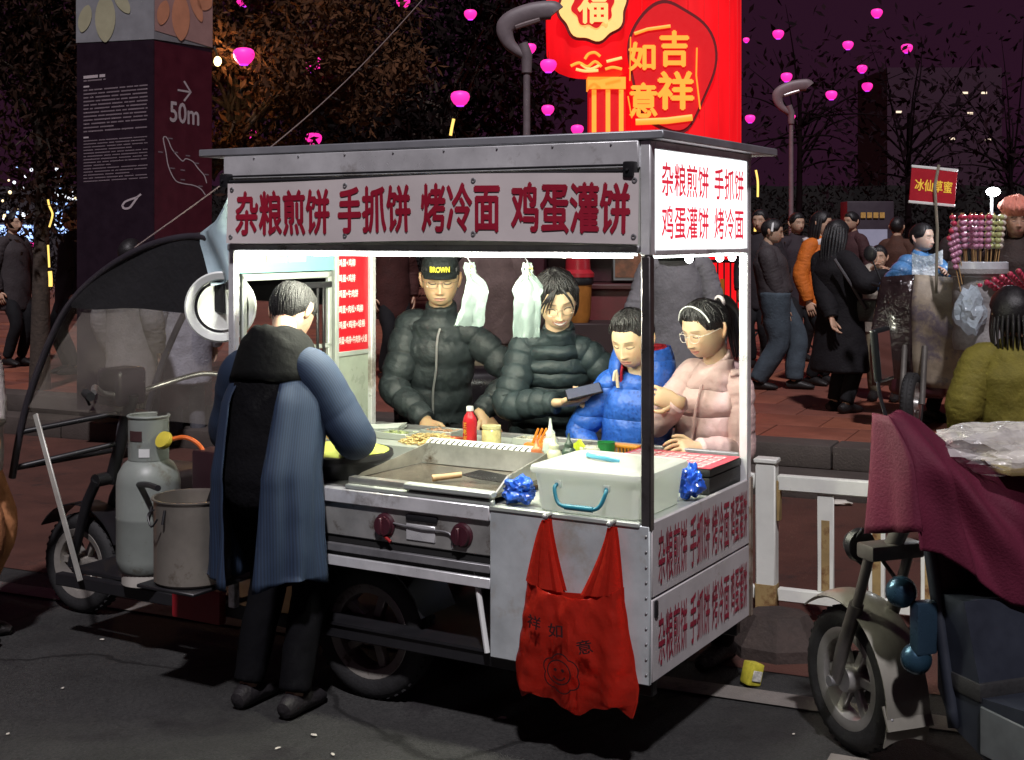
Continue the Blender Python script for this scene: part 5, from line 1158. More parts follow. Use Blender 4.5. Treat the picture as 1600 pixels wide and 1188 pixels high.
for y in (-.075, .075):
    b = MB(); b.tube([(0, y, .238), (.045, y, .36), (.12, y, .52)], [.020, .024, .024], 12); b.tube([(.115, y, .50), (.20, y, .72)], [.017, .017], 12); b.build('fork_leg', FORKM, SCO)
    b = MB(); b.lathe([(.001, -.018), (.018, -.018), (.018, .018), (.001, .018)], 12, TR(0, y*1.1, .238) @ RX(R(90))); b.build('axle_nut', STEEL_D, SCO)
b = MB(); b.bbox(.15, .24, -.10, .10, .68, .73, .012, 2); b.tube([(.19, 0, .70), (.36, .04, 1.0)], .028); b.build('steering_column', FORKM, SCO)
rows = []
for i in range(25):
    a = R(128 - 150*i/24); rr = .285 + .004*math.sin(i*.3); rows.append([(rr*math.cos(a), y, .238 + rr*math.sin(a) - 3.2*y*y) for y in (-.080, -.06, -.03, 0, .03, .06, .080)])
b = MB(); b.slab(rows, .005); MG = b.build('mudguard', GREYP, SCO)
rows = []
for i in range(10):
    t = i/9; rows.append([(.268+.030*t, y, .24 - .07*t) for y in (-.085, -.04, 0, .04, .085)])
b = MB(); b.slab(rows, .006); b.build('mud_flap', GREYP, MG)
for x, z in ((.285, .20), (.262, .25)):
    b = MB(); b.ball((x+.0, -.062, z), .006, 8, 5); b.build('rivet', STEEL_D, MG)
rows = []
for i in range(15):
    t = i/14; rows.append([(.34 + .10*(1-math.cos((k/10-.5)*2.2)) + .10*(1-t) - .05*t, lerp(.0, .36, k/10), lerp(.24, .90, t)) for k in range(11)])
b = MB(); b.slab(rows, .03); b.build('leg_shield', DKB, SCO, ang=180)
b = MB(); b.prism([(.40, .33), (.46, .24), (.62, .18), (1.5, .14), (1.5, .66), (1.05, .70), (.95, .40), (.60, .36), (.52, .62), (.40, .62)], .30, TR(0, .02, 0)); b.build('body_panel', DKB, SCO, ang=30)
b = MB(); b.bbox(.60, 1.4, .010, .018, .20, .34, .004, 1, TR(0, 0, 0)); b.build('sill_panel', mat('sill_grey', (.10, .11, .12), rough=.4, var=.25), SCO)
b = MB(); b.bbox(.42, .60, .012, .30, .345, .40, .012, 2); b.build('floor_mat', RUBBER, SCO)
b = MB(); b.bbox(.385, .43, -.075, .0, .44, .60, .012, 2); b.build('lamp_bracket', mat('blue_bar', (.035, .07, .11), rough=.3, metal=.5), SCO)
BLUEBALL = mat('blue_metal', (.03, .075, .12), rough=.25, metal=.6, var=.2)
for x, y, z in ((.371, -.091, .623), (.387, -.048, .42)):
    b = MB(); b.ball((0, 0, 0), (.045, .048, .048), 20, 14); o = b.build('bar_lamp', BLUEBALL, SCO); o.location = (x, y, z)
b = MB(); b.tube(catmull([(.40, -.13, 1.12), (.38, -.04, 1.07), (.40, .08, 1.0), (.39, .22, .99), (.40, .40, .90)], 5), .013, 10); b.build('handlebar', BLACK_METAL, SCO)
b = MB(); b.tube(catmull([(.14, .0, .72), (.10, .03, .66), (.13, .06, .60), (.20, .05, .56)], 5), .007, 8); b.tube(catmull([(.12, -.05, .76), (.08, -.07, .68), (.12, -.02, .62)], 5), .006, 8); b.build('brake_cable', BLACK_METAL, SCO)
b = MB(); b.lathe([(.001, 0), (.05, 0), (.055, .02), (.04, .05), (.001, .05)], 20, TR(.10, -.04, .70) @ RY(R(-90))); b.build('horn', BLACK_METAL, SCO)
b = MB(); b.ball((.30, -.12, .90), (.02, .035, .05), 16, 10); b.build('indicator', mat('grey_lens', (.30, .32, .30), rough=.25), SCO)
# mirror on a stalk at the left grip
MIR = sw(.27, -.27, 1.13)
def mirror(parent, base, top, w_, h_, a, m_, nm='mirror'):
    q = MB(); q.tube(catmull([base, (Vector(base).lerp(Vector(top), .5) + Vector((0, -.02, 0))), top], 4), .006, 8); st_ = q.build('mirror_stalk', BLACK_METAL, parent)
    X = TR(*top) @ RZ(a) @ RY(R(-8)); q = MB(); q.bbox(-w_/2, w_/2, -.012, .012, -h_/2, h_/2, .010, 3, X); q.build(nm, mat('mirror_shell', (.015, .017, .017), rough=.35), st_)
    q = MB(); q.bbox(-w_/2+.010, w_/2-.010, -.0145, -.0125, -h_/2+.012, h_/2-.012, .0006, 1, X); q.build(nm+'_glass', m_, st_)
MGL = mat('mirror_glass', (.8, .8, .8), rough=.04, metal=1, var=0)
mirror(SCO, (.39, -.16, 1.16), (.37, -.16, 1.345), .075, .165, R(105), MGL)
b = MB(); b.tube(catmull([(.40, .42, .93), (.39, .40, 1.16), (.38, .43, 1.20)], 5), .007, 8); b.build('mirror_stalk', STEEL_D, SCO)
# maroon cover draped over the bars
COVM = cloth('maroon_cloth', (.105, .010, .030), .75, var=.18, vscale=5, bump=.25, bscale=120)
rows = []; NU = 50; NV = 44
for j in range(NV+1):
    v = j/NV; r = []
    for i in range(NU+1):
        u = i/NU; y = lerp(-.165, .65, u)
        zr = np.interp(u, [0, .05, .14, .35, .6, 1], [1.165, 1.185, 1.15, 1.02, .955, .93]); zb = np.interp(u, [0, .10, .2, .42, .62, 1], [.795, .775, .72, .60, .565, .60])
        if v < .22:      # front side of the bars
            t = 1 - v/.22; x = .40 - .06*math.sin(t*math.pi/2); z = zr - .26*t
        else:
            t = (v-.22)/.78; z = lerp(zr, zb, t**1.05); x = .40 + .10*math.sin(min(1, t*2.0)*math.pi/2) + .05*t
            f = .014*math.sin(u*15 + t*2.2) + .010*math.sin(u*31 - t*3) + .016*nz((u*5, t*3, 4))
            f2 = .050*math.exp(-((u - .16*t - .05)/.05)**2) - .040*math.exp(-((u - .30*t - .07)/.06)**2) + .035*math.exp(-((u - .52*t - .10)/.09)**2) - .03*math.exp(-((u - .75*t - .12)/.10)**2)
            x += (f + f2)*min(1, t*2.5)
        r.append((x, y, z))
    rows.append(r)
b = MB(); b.slab(rows, .004); COVER = tag(b.build('scooter_cover', COVM, loc=SOr, rz=SA, ang=180), 'maroon cloth cover draped over the front scooter handlebars', 'cloth cover')
rows = []
for j in range(14):
    t = j/13; rows.append([(lerp(.335, .415 + .10*math.sin(min(1, t*2)*math.pi/2) + .05*t, k/8) + .006*math.sin(k*1.9+t*3), -.168 - .012*math.sin(k*1.3)*t - .03*t*(1-k/8), lerp(1.165, .80 + .05*(k/8), t)) for k in range(9)])
b = MB(); b.slab(rows, .004); b.build('cover_side', COVM, COVER, ang=180)
# clear bag with a parcel on the cover
T = thing('carrier_bag', 'crumpled clear plastic bag with a packet lying on the maroon cover', 'plastic bag', sw(.42, .27, .965), SA + R(75))
CLR = thin_film('clear_bag', (.75, .73, .72), .46, .18, .9, 20)
q = crumple(.17, 5.5, 1.5, .9, .42, 4, .30); q.build('bag_film', CLR, T, ang=25)
b = MB(); b.bbox(-.05, .16, -.08, .07, .01, .06, .008, 2, RZ(.2)); b.build('packet', mat('packet_white', (.62, .58, .50), rough=.5, var=.1), T)
b = MB(); b.bbox(-.055, .02, -.083, .073, .009, .035, .008, 2, RZ(.2)); b.build('packet_label', mat('packet_tan', (.50, .40, .18), rough=.5, var=.2), T)
# ------------------------------------------------------------------ second scooter with wind apron
S2 = at(1440, 370, 9.7); S2.z = .305
SC2 = thing('scooter', 'scooter wearing a shiny patchwork wind apron on the pavement', 'scooter', S2, R(62))
wheel(SC2, (-.35, 0, .22), .22, .09, 5, ALU)
for y in (-.07, .07):
    b = MB(); b.tube([(-.35, y, .22), (-.24, y, .62)], .022); b.build('fork_leg', FORKM, SC2)
b = MB(); b.bbox(-.18, .0, -.2, .2, .25, .85, .06, 3); b.bbox(.0, 1.0, -.15, .15, .22, .32, .03, 2); b.bbox(.45, 1.1, -.16, .16, .3, .72, .08, 3); b.build('body', mat('wine_body', (.05, .012, .018), rough=.35), SC2)
b = MB(); b.tube(catmull([(-.06, -.34, 1.05), (-.12, -.16, 1.02), (-.12, .16, 1.02), (-.06, .34, 1.05)], 5), .014); b.build('handlebar', BLACK_METAL, SC2)
APR = [mat('apron_gloss', (.022, .014, .014), rough=.16, var=.5, vscale=9, bump=1.0, bscale=26, coat=.8, dirt=((.10, .012, .012), 4, .60)), mat('apron_camo', (.24, .20, .15), rough=.55, var=.3, vscale=7, bump=.7, bscale=10, dirt=((.12, .10, .12), 5, .5))]
for k, (y0, y1) in enumerate(((.02, .32), (-.42, .02))):
    rows = []
    for j in range(17):
        t = j/16; rows.append([(-.16 - .10*math.sin(math.pi*min(1, t*1.1)) - .05*math.sin(9*t + y*7)*.4 - .06*abs(y), y*(1-.25*(1-t)**2), lerp(1.12, .33, t) - .05*abs(y)) for y in [lerp(y0, y1, i/10) for i in range(11)]])
    q = MB(); q.slab(rows, .02); q.build('wind_apron', APR[k], SC2, ang=180)
for y in (-.33, .33):
    q = MB(); q.tube([(-.08, y*.8, 1.05), (-.10, y, 1.22)], .006, 8); q.build('mirror_stalk', BLACK_METAL, SC2)
    q = MB(); q.ball((-.10, y*1.05, 1.27), (.015, .05, .06), 16, 10); q.build('mirror', BLACK_METAL, SC2)
# ------------------------------------------------------------------ candied fruit stand
D9 = 9.2; SP = at(1528, 370, D9); SP.z = .305
ST9 = thing('fruit_stand', 'grey padded bale on a pole holding candied fruit skewers', 'stand', SP)
b = MB(); b.tube([(0, 0, 0), (0, 0, .72)], .025); b.build('pole', STEEL_D, ST9)
b = MB(); prof = []
for i in range(25):
    t = i/24; prof.append((.16 + .012*abs(math.sin(t*math.pi*4)) + .03*(t > .85)*(1 if t < 1 else .9), lerp(.62, 1.22, t)))
b.lathe([(.001, .62)] + prof + [(.001, 1.22)], 32); b.build('bale', cloth('grey_quilt', (.26, .25, .25), .7), ST9)
b = MB(); b.lathe([(.172, 1.12), (.20, 1.15), (.198, 1.22), (.185, 1.225)], 32, cap=False); b.build('bale_wrap', mat('white_wrap', (.55, .58, .62), rough=.3, var=.2), ST9)
RED_F = mat('candied_red', (.50, .05, .10), rough=.12, var=.3, vscale=60, coat=.8); PINK_F = mat('wrapped_pink', (.48, .22, .34), rough=.22, var=.6, vscale=90, coat=.5); GREEN_F = mat('candied_green', (.42, .46, .20), rough=.15, var=.3, vscale=60, coat=.8); PALE_F = mat('candied_pale', (.58, .52, .44), rough=.15, var=.2, vscale=60, coat=.8)
q = MB(); q.tube([(0, 0, -.06), (0, 0, .34)], .0035, 6); STK = q.mesh('stick', mat('bamboo', (.45, .28, .12), rough=.6, var=.2))
beads = {}
for nm, m_ in (('r', RED_F), ('p', PINK_F), ('g', GREEN_F), ('w', PALE_F)):
    q = MB(); q.ball((0, 0, 0), (.021, .021, .020), 12, 8); beads[nm] = q.mesh('fruit', m_)
def skewer(p, tilt, az, kind, label, fan=None):
    T = thing('fruit_skewer', label, 'candied fruit', p, 0, 'candied fruit skewers in the bale'); T.rotation_euler = (RZ(az) @ RX(tilt)).to_euler() if not fan else (-.9*fan[1], 1.0*fan[0], 0)
    o = bpy.data.objects.new('stick', STK); COL.objects.link(o); o.parent = T
    for i in range(6):
        o = bpy.data.objects.new('fruit', beads['r' if (kind == 'p' and i == 5) else kind]); COL.objects.link(o); o.parent = T; o.location = (0, 0, .11 + i*.040); o.rotation_euler = (0, 0, i*.7)
i_ = 0
for k in range(22):
    a = 2*math.pi*k/22*1.0; rr = .13 if k % 2 else .085; x = rr*math.cos(a); y = rr*math.sin(a)
    kind = 'p' if x < .045 else ('g' if k % 3 else 'w')
    lab = {'p': 'pink wrapped red fruit skewer standing upright in the bale', 'g': 'green yellow fruit skewer on right side of bale', 'w': 'pale fruit skewer on right side of bale'}[kind]
    skewer(SP + Vector((x, y, 1.22)), 0, 0, kind, lab, (x + .02*math.sin(k*2.1), y))
for k in range(3):
    skewer(SP + Vector((-.17+.01*k, -.12, 1.08+.05*k)), R(-12), R(90+10*k) , 'p', 'pink wrapped fruit skewer slanting out of left bale side')
for k in range(6):
    skewer(SP + Vector((.22+.02*k, -.05-.02*k, .92+.02*k)), R(62), R(-70+6*k), 'r', 'dark red fruit skewer in slanting bunch right of bale')
q = crumple(.11, 12.5, .9, .8, 1.3, 3, .4); tag(q.build('plastic_bag', thin_film('pale_blue_bag', (.55, .66, .75), .6, .2, .8, 20), loc=at(1517, 525, 9.0), ang=25), 'pale blue clear bag hanging below fruit bale', 'plastic bag')
# red sign board on a slanting pole
SB0 = at(1458, 291, 9.4); T = thing('sign_board', 'small red sign with yellow characters on a slanting pole', 'sign', SB0, R(4)); T.rotation_euler = (0, R(5), R(4))
b = MB(); b.bbox(-.165, .165, -.006, .006, -.118, .118, .002, 1); b.build('board', mat('board_red', (.42, .012, .025), rough=.5, var=.1), T)
for z in (-.125, .125):
    b = MB(); b.bbox(-.168, .168, -.009, .009, z-.010, z+.010, .003, 1); b.build('edge_strip', WHITE_P, T)
b = MB(); b.tube([(.02, -.022, .15), (.0, -.03, 0), (.045, -.03, -.30), (.075, -.03, -.75)], .011, 8); b.build('pole', mat('pole_wood', (.22, .20, .15), rough=.6), T)
q = text_mb('冰仙草蜜', .27, .085, .02); q.v = [(x, y-.008, z) for x, y, z in q.v]; q.build('lettering', mat('board_yellow_glow', (.75, .52, .06), rough=.5, var=0, emit=(.9, .55, .05), estr=.25), T, smooth=False)  # letters glow faintly by themselves, though the board is no lamp
# bright lamp over the stand
LP = at(1552, 300, 9.6); T = thing('stall_lamp', 'glaring white lamp on a pole beside the pink hat', 'lamp', LP)
b = MB(); b.ball((0, 0, 0), (.05, .035, .032), 18, 12); b.build('bulb', mat('glare_bulb', (.9, .9, .9), var=0, emit=(.92, .97, 1), estr=30), T)
b = MB(); b.tube([(0, .03, -.04), (0, .06, -1.35)], .012, 8); b.build('pole', STEEL_D, T)
ld = bpy.data.lights.new('stall_light', 'POINT'); ld.energy = 14; ld.color = (.9, .95, 1); ld.shadow_soft_size = .05; lo = bpy.data.objects.new('stall_light', ld); COL.objects.link(lo); lo.parent = T; lo.location = (-.05, -.09, .02)
# ------------------------------------------------------------------ people further back
LOW = dict(vox=.020, headres=(56, 48))
def gpos(px, D, z): p = at(px, 370, D); p.z = z; return p
def hpos(px, py, D): return at(px, py, D)
def plain_hair(r, rear=-.075, th=.012, side=-.01, front=.055, m=HAIR_M, seed=1): T_, Mh, sh = r[:3]; return hair(T_, Mh, sh, hl(front, side, rear), lambda ph, z: th, m, seed, nu=60, nv=44)
def long_hair(r, ln=.30, m=HAIR_M):
    T_, Mh, sh = r[:3]; st = []
    for i in range(14):
        a = R(-10+200*i/13); st.append(([(.078*math.cos(a), .085*math.sin(a)+.005, .05), (.092*math.cos(a), .100*math.sin(a)+.01, -.03), (.098*math.cos(a), .10*math.sin(a)+.02, -.10), (.09*math.cos(a), .085*math.sin(a)+.03, -ln)], .024))
    return locks(T_, Mh, sh, st, m, 'long_hair')
GREYS = cloth('grey_sweatshirt', (.17, .165, .18), .85)
r = person('person in plain grey sweatshirt seen from behind, past the girl', gpos(1056, 8.0, .004), R(176), 1.78, hpos(1056, 350, 8.0), GREYS, TROUSER, SHOE_D, bulk=.018, hem=.47, collar=.02, shw=.086, wr=.008, **LOW); plain_hair(r)
b = MB(); nb = r[4]['nb']; b.slab([[nb + Vector((.105*math.cos(a)*(1-.1*t), .03+.085*math.sin(a), -.06+.06*math.sin(math.pi*t))) for a in [R(-30+240*k/16) for k in range(17)]] for t in [i/5 for i in range(6)]], .02); b.build('hood', cloth('dark_hood', (.02, .022, .022), .8), r[0], ang=180)
r = person('walking person in wide grey blue jeans and dark jacket', gpos(1212, 12.2, .305), R(75), 1.62, hpos(1207, 362, 12.2), cloth('taupe_jacket', (.05, .042, .045), .7), JEANS, SHOE_D, hands=(hpos(1230, 500, 12.1), hpos(1195, 505, 12.4)), bulk=.05, hem=.53, pitch=R(8), feet=((-.07, .16), (.07, -.16)), legw=1.45, **LOW); plain_hair(r)
b = MB(); Mh, sh = r[1], r[2]; b.tube([Mh @ (Vector((.09*math.cos(a), .0, .105*math.sin(a)))*sh) for a in [R(180*i/12) for i in range(13)]], .012, 8); b.build('headphones', WHITE_P, r[0])
r = person('woman in long black coat with shoulder bag strap, standing on pavement', gpos(1312, 10.6, .305), R(125), 1.62, hpos(1308, 366, 10.6), cloth('black_coat', (.007, .006, .008), .85), TROUSER, SHOE_D, hands=(hpos(1385, 430, 10.4), hpos(1300, 500, 10.4)), bulk=.05, hem=.20, pitch=R(10), coat_flare=.05, feet=((-.08, .02), (.09, -.03)), **LOW); plain_hair(r); long_hair(r, .26)
b = MB(); I = r[3]; b.tube([I @ hpos(1304, 405, 10.33), I @ hpos(1330, 445, 10.30), I @ hpos(1352, 482, 10.34)], .012, 6); b.build('bag_strap', cloth('strap', (.08, .075, .08), .6), r[0])
b = MB(); b.bbox(-.13, .13, -.05, .05, -.09, .09, .03, 2, Matrix.Translation(I @ hpos(1356, 485, 10.45)) @ RZ(.6)); b.build('shoulder_bag', cloth('bag_leather', (.030, .026, .024), .4), r[0])
r = person('woman in bright orange vest with white fur collar behind the black coat', gpos(1277, 12.6, .305), R(40), 1.66, hpos(1284, 350, 12.6), cloth('orange_vest', (.52, .13, .015), .7), TROUSER, SHOE_D, yaw=R(20), bulk=.04, hem=.45, **LOW); plain_hair(r); long_hair(r, .2)
nb = r[4]['nb']; b = MB(); b.tube([nb + Vector((.12*math.cos(a), .02+.10*math.sin(a), -.03+.02*math.sin(3*a))) for a in [2*math.pi*i/20 for i in range(21)]], .035, 10); b.v = [(x+.012*nz((x*40, y*40, z*40)), y, z+.012*nz((y*40, z*40, x*40))) for x, y, z in b.v]; b.build('fur_collar', cloth('white_fur', (.55, .50, .50), .9), r[0])
r = person('person in cream jacket between black coat and scooter apron', gpos(1382, 11.4, .305), R(-20), 1.42, hpos(1373, 402, 11.4), cloth('cream_jacket', (.34, .30, .25), .8), cloth('khaki_trousers', (.20, .17, .11), .8), SHOE_D, hands=(hpos(1362, 420, 11.1), hpos(1395, 430, 11.1)), bulk=.06, hem=.40, **LOW); plain_hair(r)
r = person('fruit seller woman in shiny blue jacket beside the skewers', gpos(1442, 10.1, .305), R(25), 1.53, hpos(1441, 372, 10.1), cloth('shiny_blue', (.06, .17, .36), .25, coat=.3), TROUSER, SHOE_D, hands=(hpos(1430, 440, 9.8), hpos(1475, 425, 9.7)), yaw=R(15), bulk=.06, hem=.45, per=.1, amp=.1, skin=(.48, .34, .27), **LOW); plain_hair(r, front=.07)
b = MB(); b.slab([[r[3] @ hpos(1425+i*12, 395+j*9+6*math.sin(i), 9.75-.01*j) for i in range(5)] for j in range(6)], .01); b.build('clear_apron', thin_film('apron_film', (.6, .66, .7), .6, .2, .9, 30), r[0])
r = person('woman in fluffy pink hat at right edge behind the fruit bale', gpos(1590, 9.3, .305), R(-10), 1.66, hpos(1588, 345, 9.3), cloth('brown_coat', (.030, .018, .016), .7), TROUSER, SHOE_D, bulk=.04, hem=.3, skin=(.40, .24, .17), **LOW); long_hair(r, .22, cloth('brown_hair', (.06, .025, .012), .5))
q = hair_shell(r[1], r[2], lambda ph: .030, lambda ph, z: .060, 5, 64, 44, rough=.03, strand=10); q.build('hat', cloth('pink_fluff', (.62, .24, .18), .95), r[0], ang=180)
r = person('person in olive green coat with dark hair seen from behind at right edge', gpos(1592, 6.6, .004), R(170), 1.36, hpos(1580, 490, 6.6), cloth('olive_coat', (.135, .115, .018), .75), TROUSER, SHOE_D, hands=(gpos(1525, 6.7, .62), None), bulk=.075, hem=.22, collar=.02, hs=1.25, shw=.115, coat_flare=.08, wr=.008, vox=.014, headres=(56, 48)); plain_hair(r, rear=-.10, th=.025); long_hair(r, .17)
r = person('person in pale jacket with orange trousers cut by the left edge', gpos(-62, 5.6, 0), R(95), 1.68, hpos(-62, 400, 5.6), cloth('pale_jacket', (.42, .38, .37), .7), cloth('orange_trousers', (.42, .18, .08), .8), SHOE_D, hands=(None, hpos(12, 760, 5.45)), poles=((-.6, .5, -.6), (.9, -.3, -.2)), bulk=.05, hem=.42, vox=.014, headres=(56, 48)); plain_hair(r)
b = MB(); 
r = person('pedestrian in light grey coat behind the tricycle windscreen, left one', gpos(205, 10.2, .004), R(160), 1.66, hpos(205, 398, 10.2), cloth('light_grey_coat', (.20, .19, .19), .8), cloth('grey_trousers', (.06, .06, .07), .8), SHOE_D, bulk=.05, hem=.30, **LOW); plain_hair(r)
r = person('pedestrian in white coat behind the tricycle, beside the end post', gpos(292, 10.8, .004), R(200), 1.70, hpos(292, 396, 10.8), cloth('whitish_coat', (.30, .30, .34), .8), cloth('grey_trousers', (.06, .06, .07), .8), SHOE_D, bulk=.05, hem=.30, **LOW); plain_hair(r)
r = person('person in mauve coat and khaki trousers between the two customers', gpos(772, 8.3, .004), R(185), 1.74, hpos(772, 356, 8.3), cloth('mauve_coat', (.11, .075, .07), .8), cloth('khaki_trousers', (.20, .17, .11), .8), SHOE_D, bulk=.05, hem=.60, **LOW); plain_hair(r)

for px, D, h, col, lab, rz in ((1245, 15.0, 1.66, (.03, .022, .028), 'distant pedestrian in dark coat left of the kiosk', 20), (1330, 16.5, 1.70, (.05, .020, .022), 'distant pedestrian in wine red coat behind black coat', -60), (1402, 15.5, 1.62, (.07, .03, .02), 'distant pedestrian in rust brown coat beside the kiosk', 150), (1188, 14.2, 1.68, (.022, .018, .022), 'dark pedestrian beside the yellow light tube', -30), (1500, 15.0, 1.66, (.03, .02, .02), 'dark pedestrian behind the fruit skewers', 10), (22, 14.5, 1.66, (.035, .028, .03), 'dark pedestrian at far left below fairy lights', 60), (112, 13.6, 1.70, (.014, .010, .014), 'dark pedestrian beside left trunk lights', -50), (612, 13.0, 1.66, (.05, .016, .014), 'pedestrian in dark red behind the menu board', 30), (905, 14.5, 1.7, (.03, .014, .016), 'dark pedestrian behind the orange barrel', -20)):
    g_ = road_z = .305
    r = person(lab, gpos(px, D, .305), R(rz), h, hpos(px, 370 - (.305 + h*.93 - CH)*F/D, D), cloth('coat_%d' % px, col, .8), TROUSER, SHOE_D, bulk=.04, hem=.36, vox=.03, headres=(36, 30)); plain_hair(r)
# ------------------------------------------------------------------ information pillar
PZ = lambda y, k=.00512: CH + (370 - y)*k
PA = Vector((-2.844, 10.6, 0)); PL = Vector((-3.522, 10.81, 0)); PR = Vector((-2.494, 11.10, 0)); PBk = PL + PR - PA
PIL = thing('information_pillar', 'tall dark information pillar with arrow, 50m and route map', 'pillar', (PA.x, PA.y, .30))
O3 = Vector((PA.x, PA.y, .30))
def prism_at(poly, z0, z1):
    b = MB(); k = len(poly); b.add([Vector((p.x, p.y, z0)) - O3 for p in poly] + [Vector((p.x, p.y, z1)) - O3 for p in poly], [tuple(range(k-1, -1, -1)), tuple(range(k, 2*k))] + [(i, (i+1) % k, (i+1) % k + k, i+k) for i in range(k)]); return b
poly = [PL, PA, PR, PBk]
b = prism_at(poly, .30, 3.262); b.build('shaft', mat('pillar_dark', (.014, .007, .013), rough=.35, var=.2), PIL, smooth=False)
b = prism_at([p + (p - (PL+PR)/2).normalized()*.006 for p in poly], 3.268, 4.6); b.build('pillar_cap', mat('pillar_grey', (.20, .20, .215), rough=.5, var=.12), PIL, smooth=False)
NL = (PA-PL).cross(Vector((0, 0, 1))).normalized(); NR = (PR-PA).cross(Vector((0, 0, 1))).normalized()
def fl(px, y, o=.003): return PL + (PA-PL)*((px-120)/120) + NL*o + Vector((0, 0, PZ(y, .00513))) - O3
def fr(px, y, o=.003): return PA + (PR-PA)*((px-240)/91) + NR*o + Vector((0, 0, PZ(y, .0052))) - O3
q = MB(); q.add([fr(241, 455-385+0.5, .002), fr(330.5, 76, .002), fr(330.5, 640, .002), fr(241, 640, .002)], [(0, 1, 2, 3)]); q.build('side_face', mat('pillar_red_lit', (.062, .008, .016), rough=.35, var=.2), PIL, smooth=False)  # lantern's red light put into the colour of this face
q = MB(); q.add([fr(240.5, 55, .008), fr(331, 68, .008), fr(331, -180, .008), fr(240.5, -180, .008)], [(0, 1, 2, 3)]); q.build('cap_face', mat('cap_red_lit', (.34, .20, .185), rough=.5, var=.1), PIL, smooth=False)  # cap on the lantern side, tinted with the same red light
CRM = mat('petal_cream', (.32, .30, .20), rough=.5, var=.1); CRO = mat('petal_red_lit', (.55, .24, .14), rough=.5, var=.1); PRT = mat('pillar_print', (.40, .34, .36), rough=.5, var=.1); PRD = mat('pillar_fine_print', (.17, .13, .15), rough=.5, var=.1)  # second petal colour is the cream with red lantern light put in
def petal(fn, cx, cy, rx, ry, a, m, o=.010):
    q = MB(); pts = []
    for i in range(28):
        t = 2*math.pi*i/28; x = rx*math.sin(t)*(abs(math.sin(t))**.3); y = ry*math.cos(t); pts.append(fn(cx + x*math.cos(a) - y*math.sin(a), cy + x*math.sin(a) + y*math.cos(a), o))
    q.add(pts, [tuple(range(28))]); q.build('petal', m, PIL, smooth=False)
petal(fl, 134, 27, 10, 22, .25, CRM); petal(fl, 166, 28, 16, 38, 0, CRM); petal(fl, 192, 4, 9, 22, -.55, CRM); petal(fl, 225, -22, 14, 18, 0, CRM)
for cx, cy, rx, ry, a in ((253, 26, 9, 20, .22), (280, 28, 14, 37, 0), (304, 6, 8, 26, -.35), (318, -2, 14, 12, -1.1)): petal(fr, cx, cy, rx, ry, a, CRO, .012)
def bars(fn, x0, x1, y0, n, dy, th, m, seed, ragged=.85):
    r_ = random.Random(seed); q = MB()
    for i in range(n):
        y = y0 + i*dy; end = x1 if r_.random() < ragged else lerp(x0, x1, r_.uniform(.3, .8)); x = x0
        while x < end - 2:
            w_ = min(end - x, r_.uniform(4, 26)); k = -.05
            q.add([fn(x, y + (x-x0)*k), fn(x+w_, y + (x+w_-x0)*k), fn(x+w_, y+th + (x+w_-x0)*k), fn(x, y+th + (x-x0)*k)], [(0, 1, 2, 3)]); x += w_ + r_.uniform(1.2, 3)
    o = q.build('fine_print', m, PIL, smooth=False, kind='stuff'); return o
bars(fl, 131, 165, 117, 1, 5, 4.5, PRT, 1); bars(fl, 131, 176, 124, 1, 5, 2.2, PRD, 2); bars(fl, 131, 140, 133, 1, 5, 2.5, PRT, 3)
bars(fl, 131, 231, 139, 12, 5.9, 2.1, PRD, 4); bars(fl, 131, 139, 213, 1, 5, 2.5, PRT, 5); bars(fl, 131, 231, 219, 14, 4.9, 1.5, PRD, 6)
def stroke(fn, P, wd, m, nm, o=.004):
    q = MB(); P = [Vector(p).to_3d() for p in P]; L_ = []; R_ = []
    for i, p in enumerate(P):
        t = (P[min(i+1, len(P)-1)] - P[max(i-1, 0)]).normalized(); n_ = Vector((-t.y, t.x, 0))*wd/2; L_.append(fn((p+n_).x, (p+n_).y, o)); R_.append(fn((p-n_).x, (p-n_).y, o))
    k = len(P); q.add(L_+R_, [(i, i+1, k+i+1, k+i) for i in range(k-1)]); q.build(nm, m, PIL, smooth=False)
stroke(fr, [(276, 142), (296, 143)], 3, PRT, 'arrow_shaft'); stroke(fr, [(286, 127), (296.5, 143), (286, 158)], 3, PRT, 'arrow_head')
q = text_mb('50m', 46, 33, .02); q.v = [tuple(fr(287+x, 177.5-z+x*.06, .004 - y)) for x, y, z in q.v]; q.build('lettering', PRT, PIL, smooth=False)
stroke(fr, catmull([(258, 216), (254, 219), (258, 240), (262, 262), (272, 282), (284, 287), (300, 289), (312, 294), (320, 304)], 4), 1.6, PRT, 'map_line')
stroke(fr, catmull([(258, 216), (262, 222), (267, 234), (277, 246), (284, 252), (289, 248), (300, 252), (308, 262), (318, 273), (322, 285)], 4), 1.6, PRT, 'map_line')
for x, y in ((265, 218), (250, 240), (273, 239), (292, 243), (306, 254), (268, 264), (284, 266), (284, 281), (322, 271), (312, 290)): stroke(fr, [(x-3.5, y), (x+3.5, y+.4)], 2, PRD, 'map_label')
stroke(fl, catmull([(192, 322), (196, 316), (205, 312), (214, 309), (221, 304)], 4), 3.0, PRT, 'emblem'); stroke(fl, catmull([(192, 321), (195, 326), (203, 325), (209, 318), (216, 308)], 4), 3.2, PRT, 'emblem')
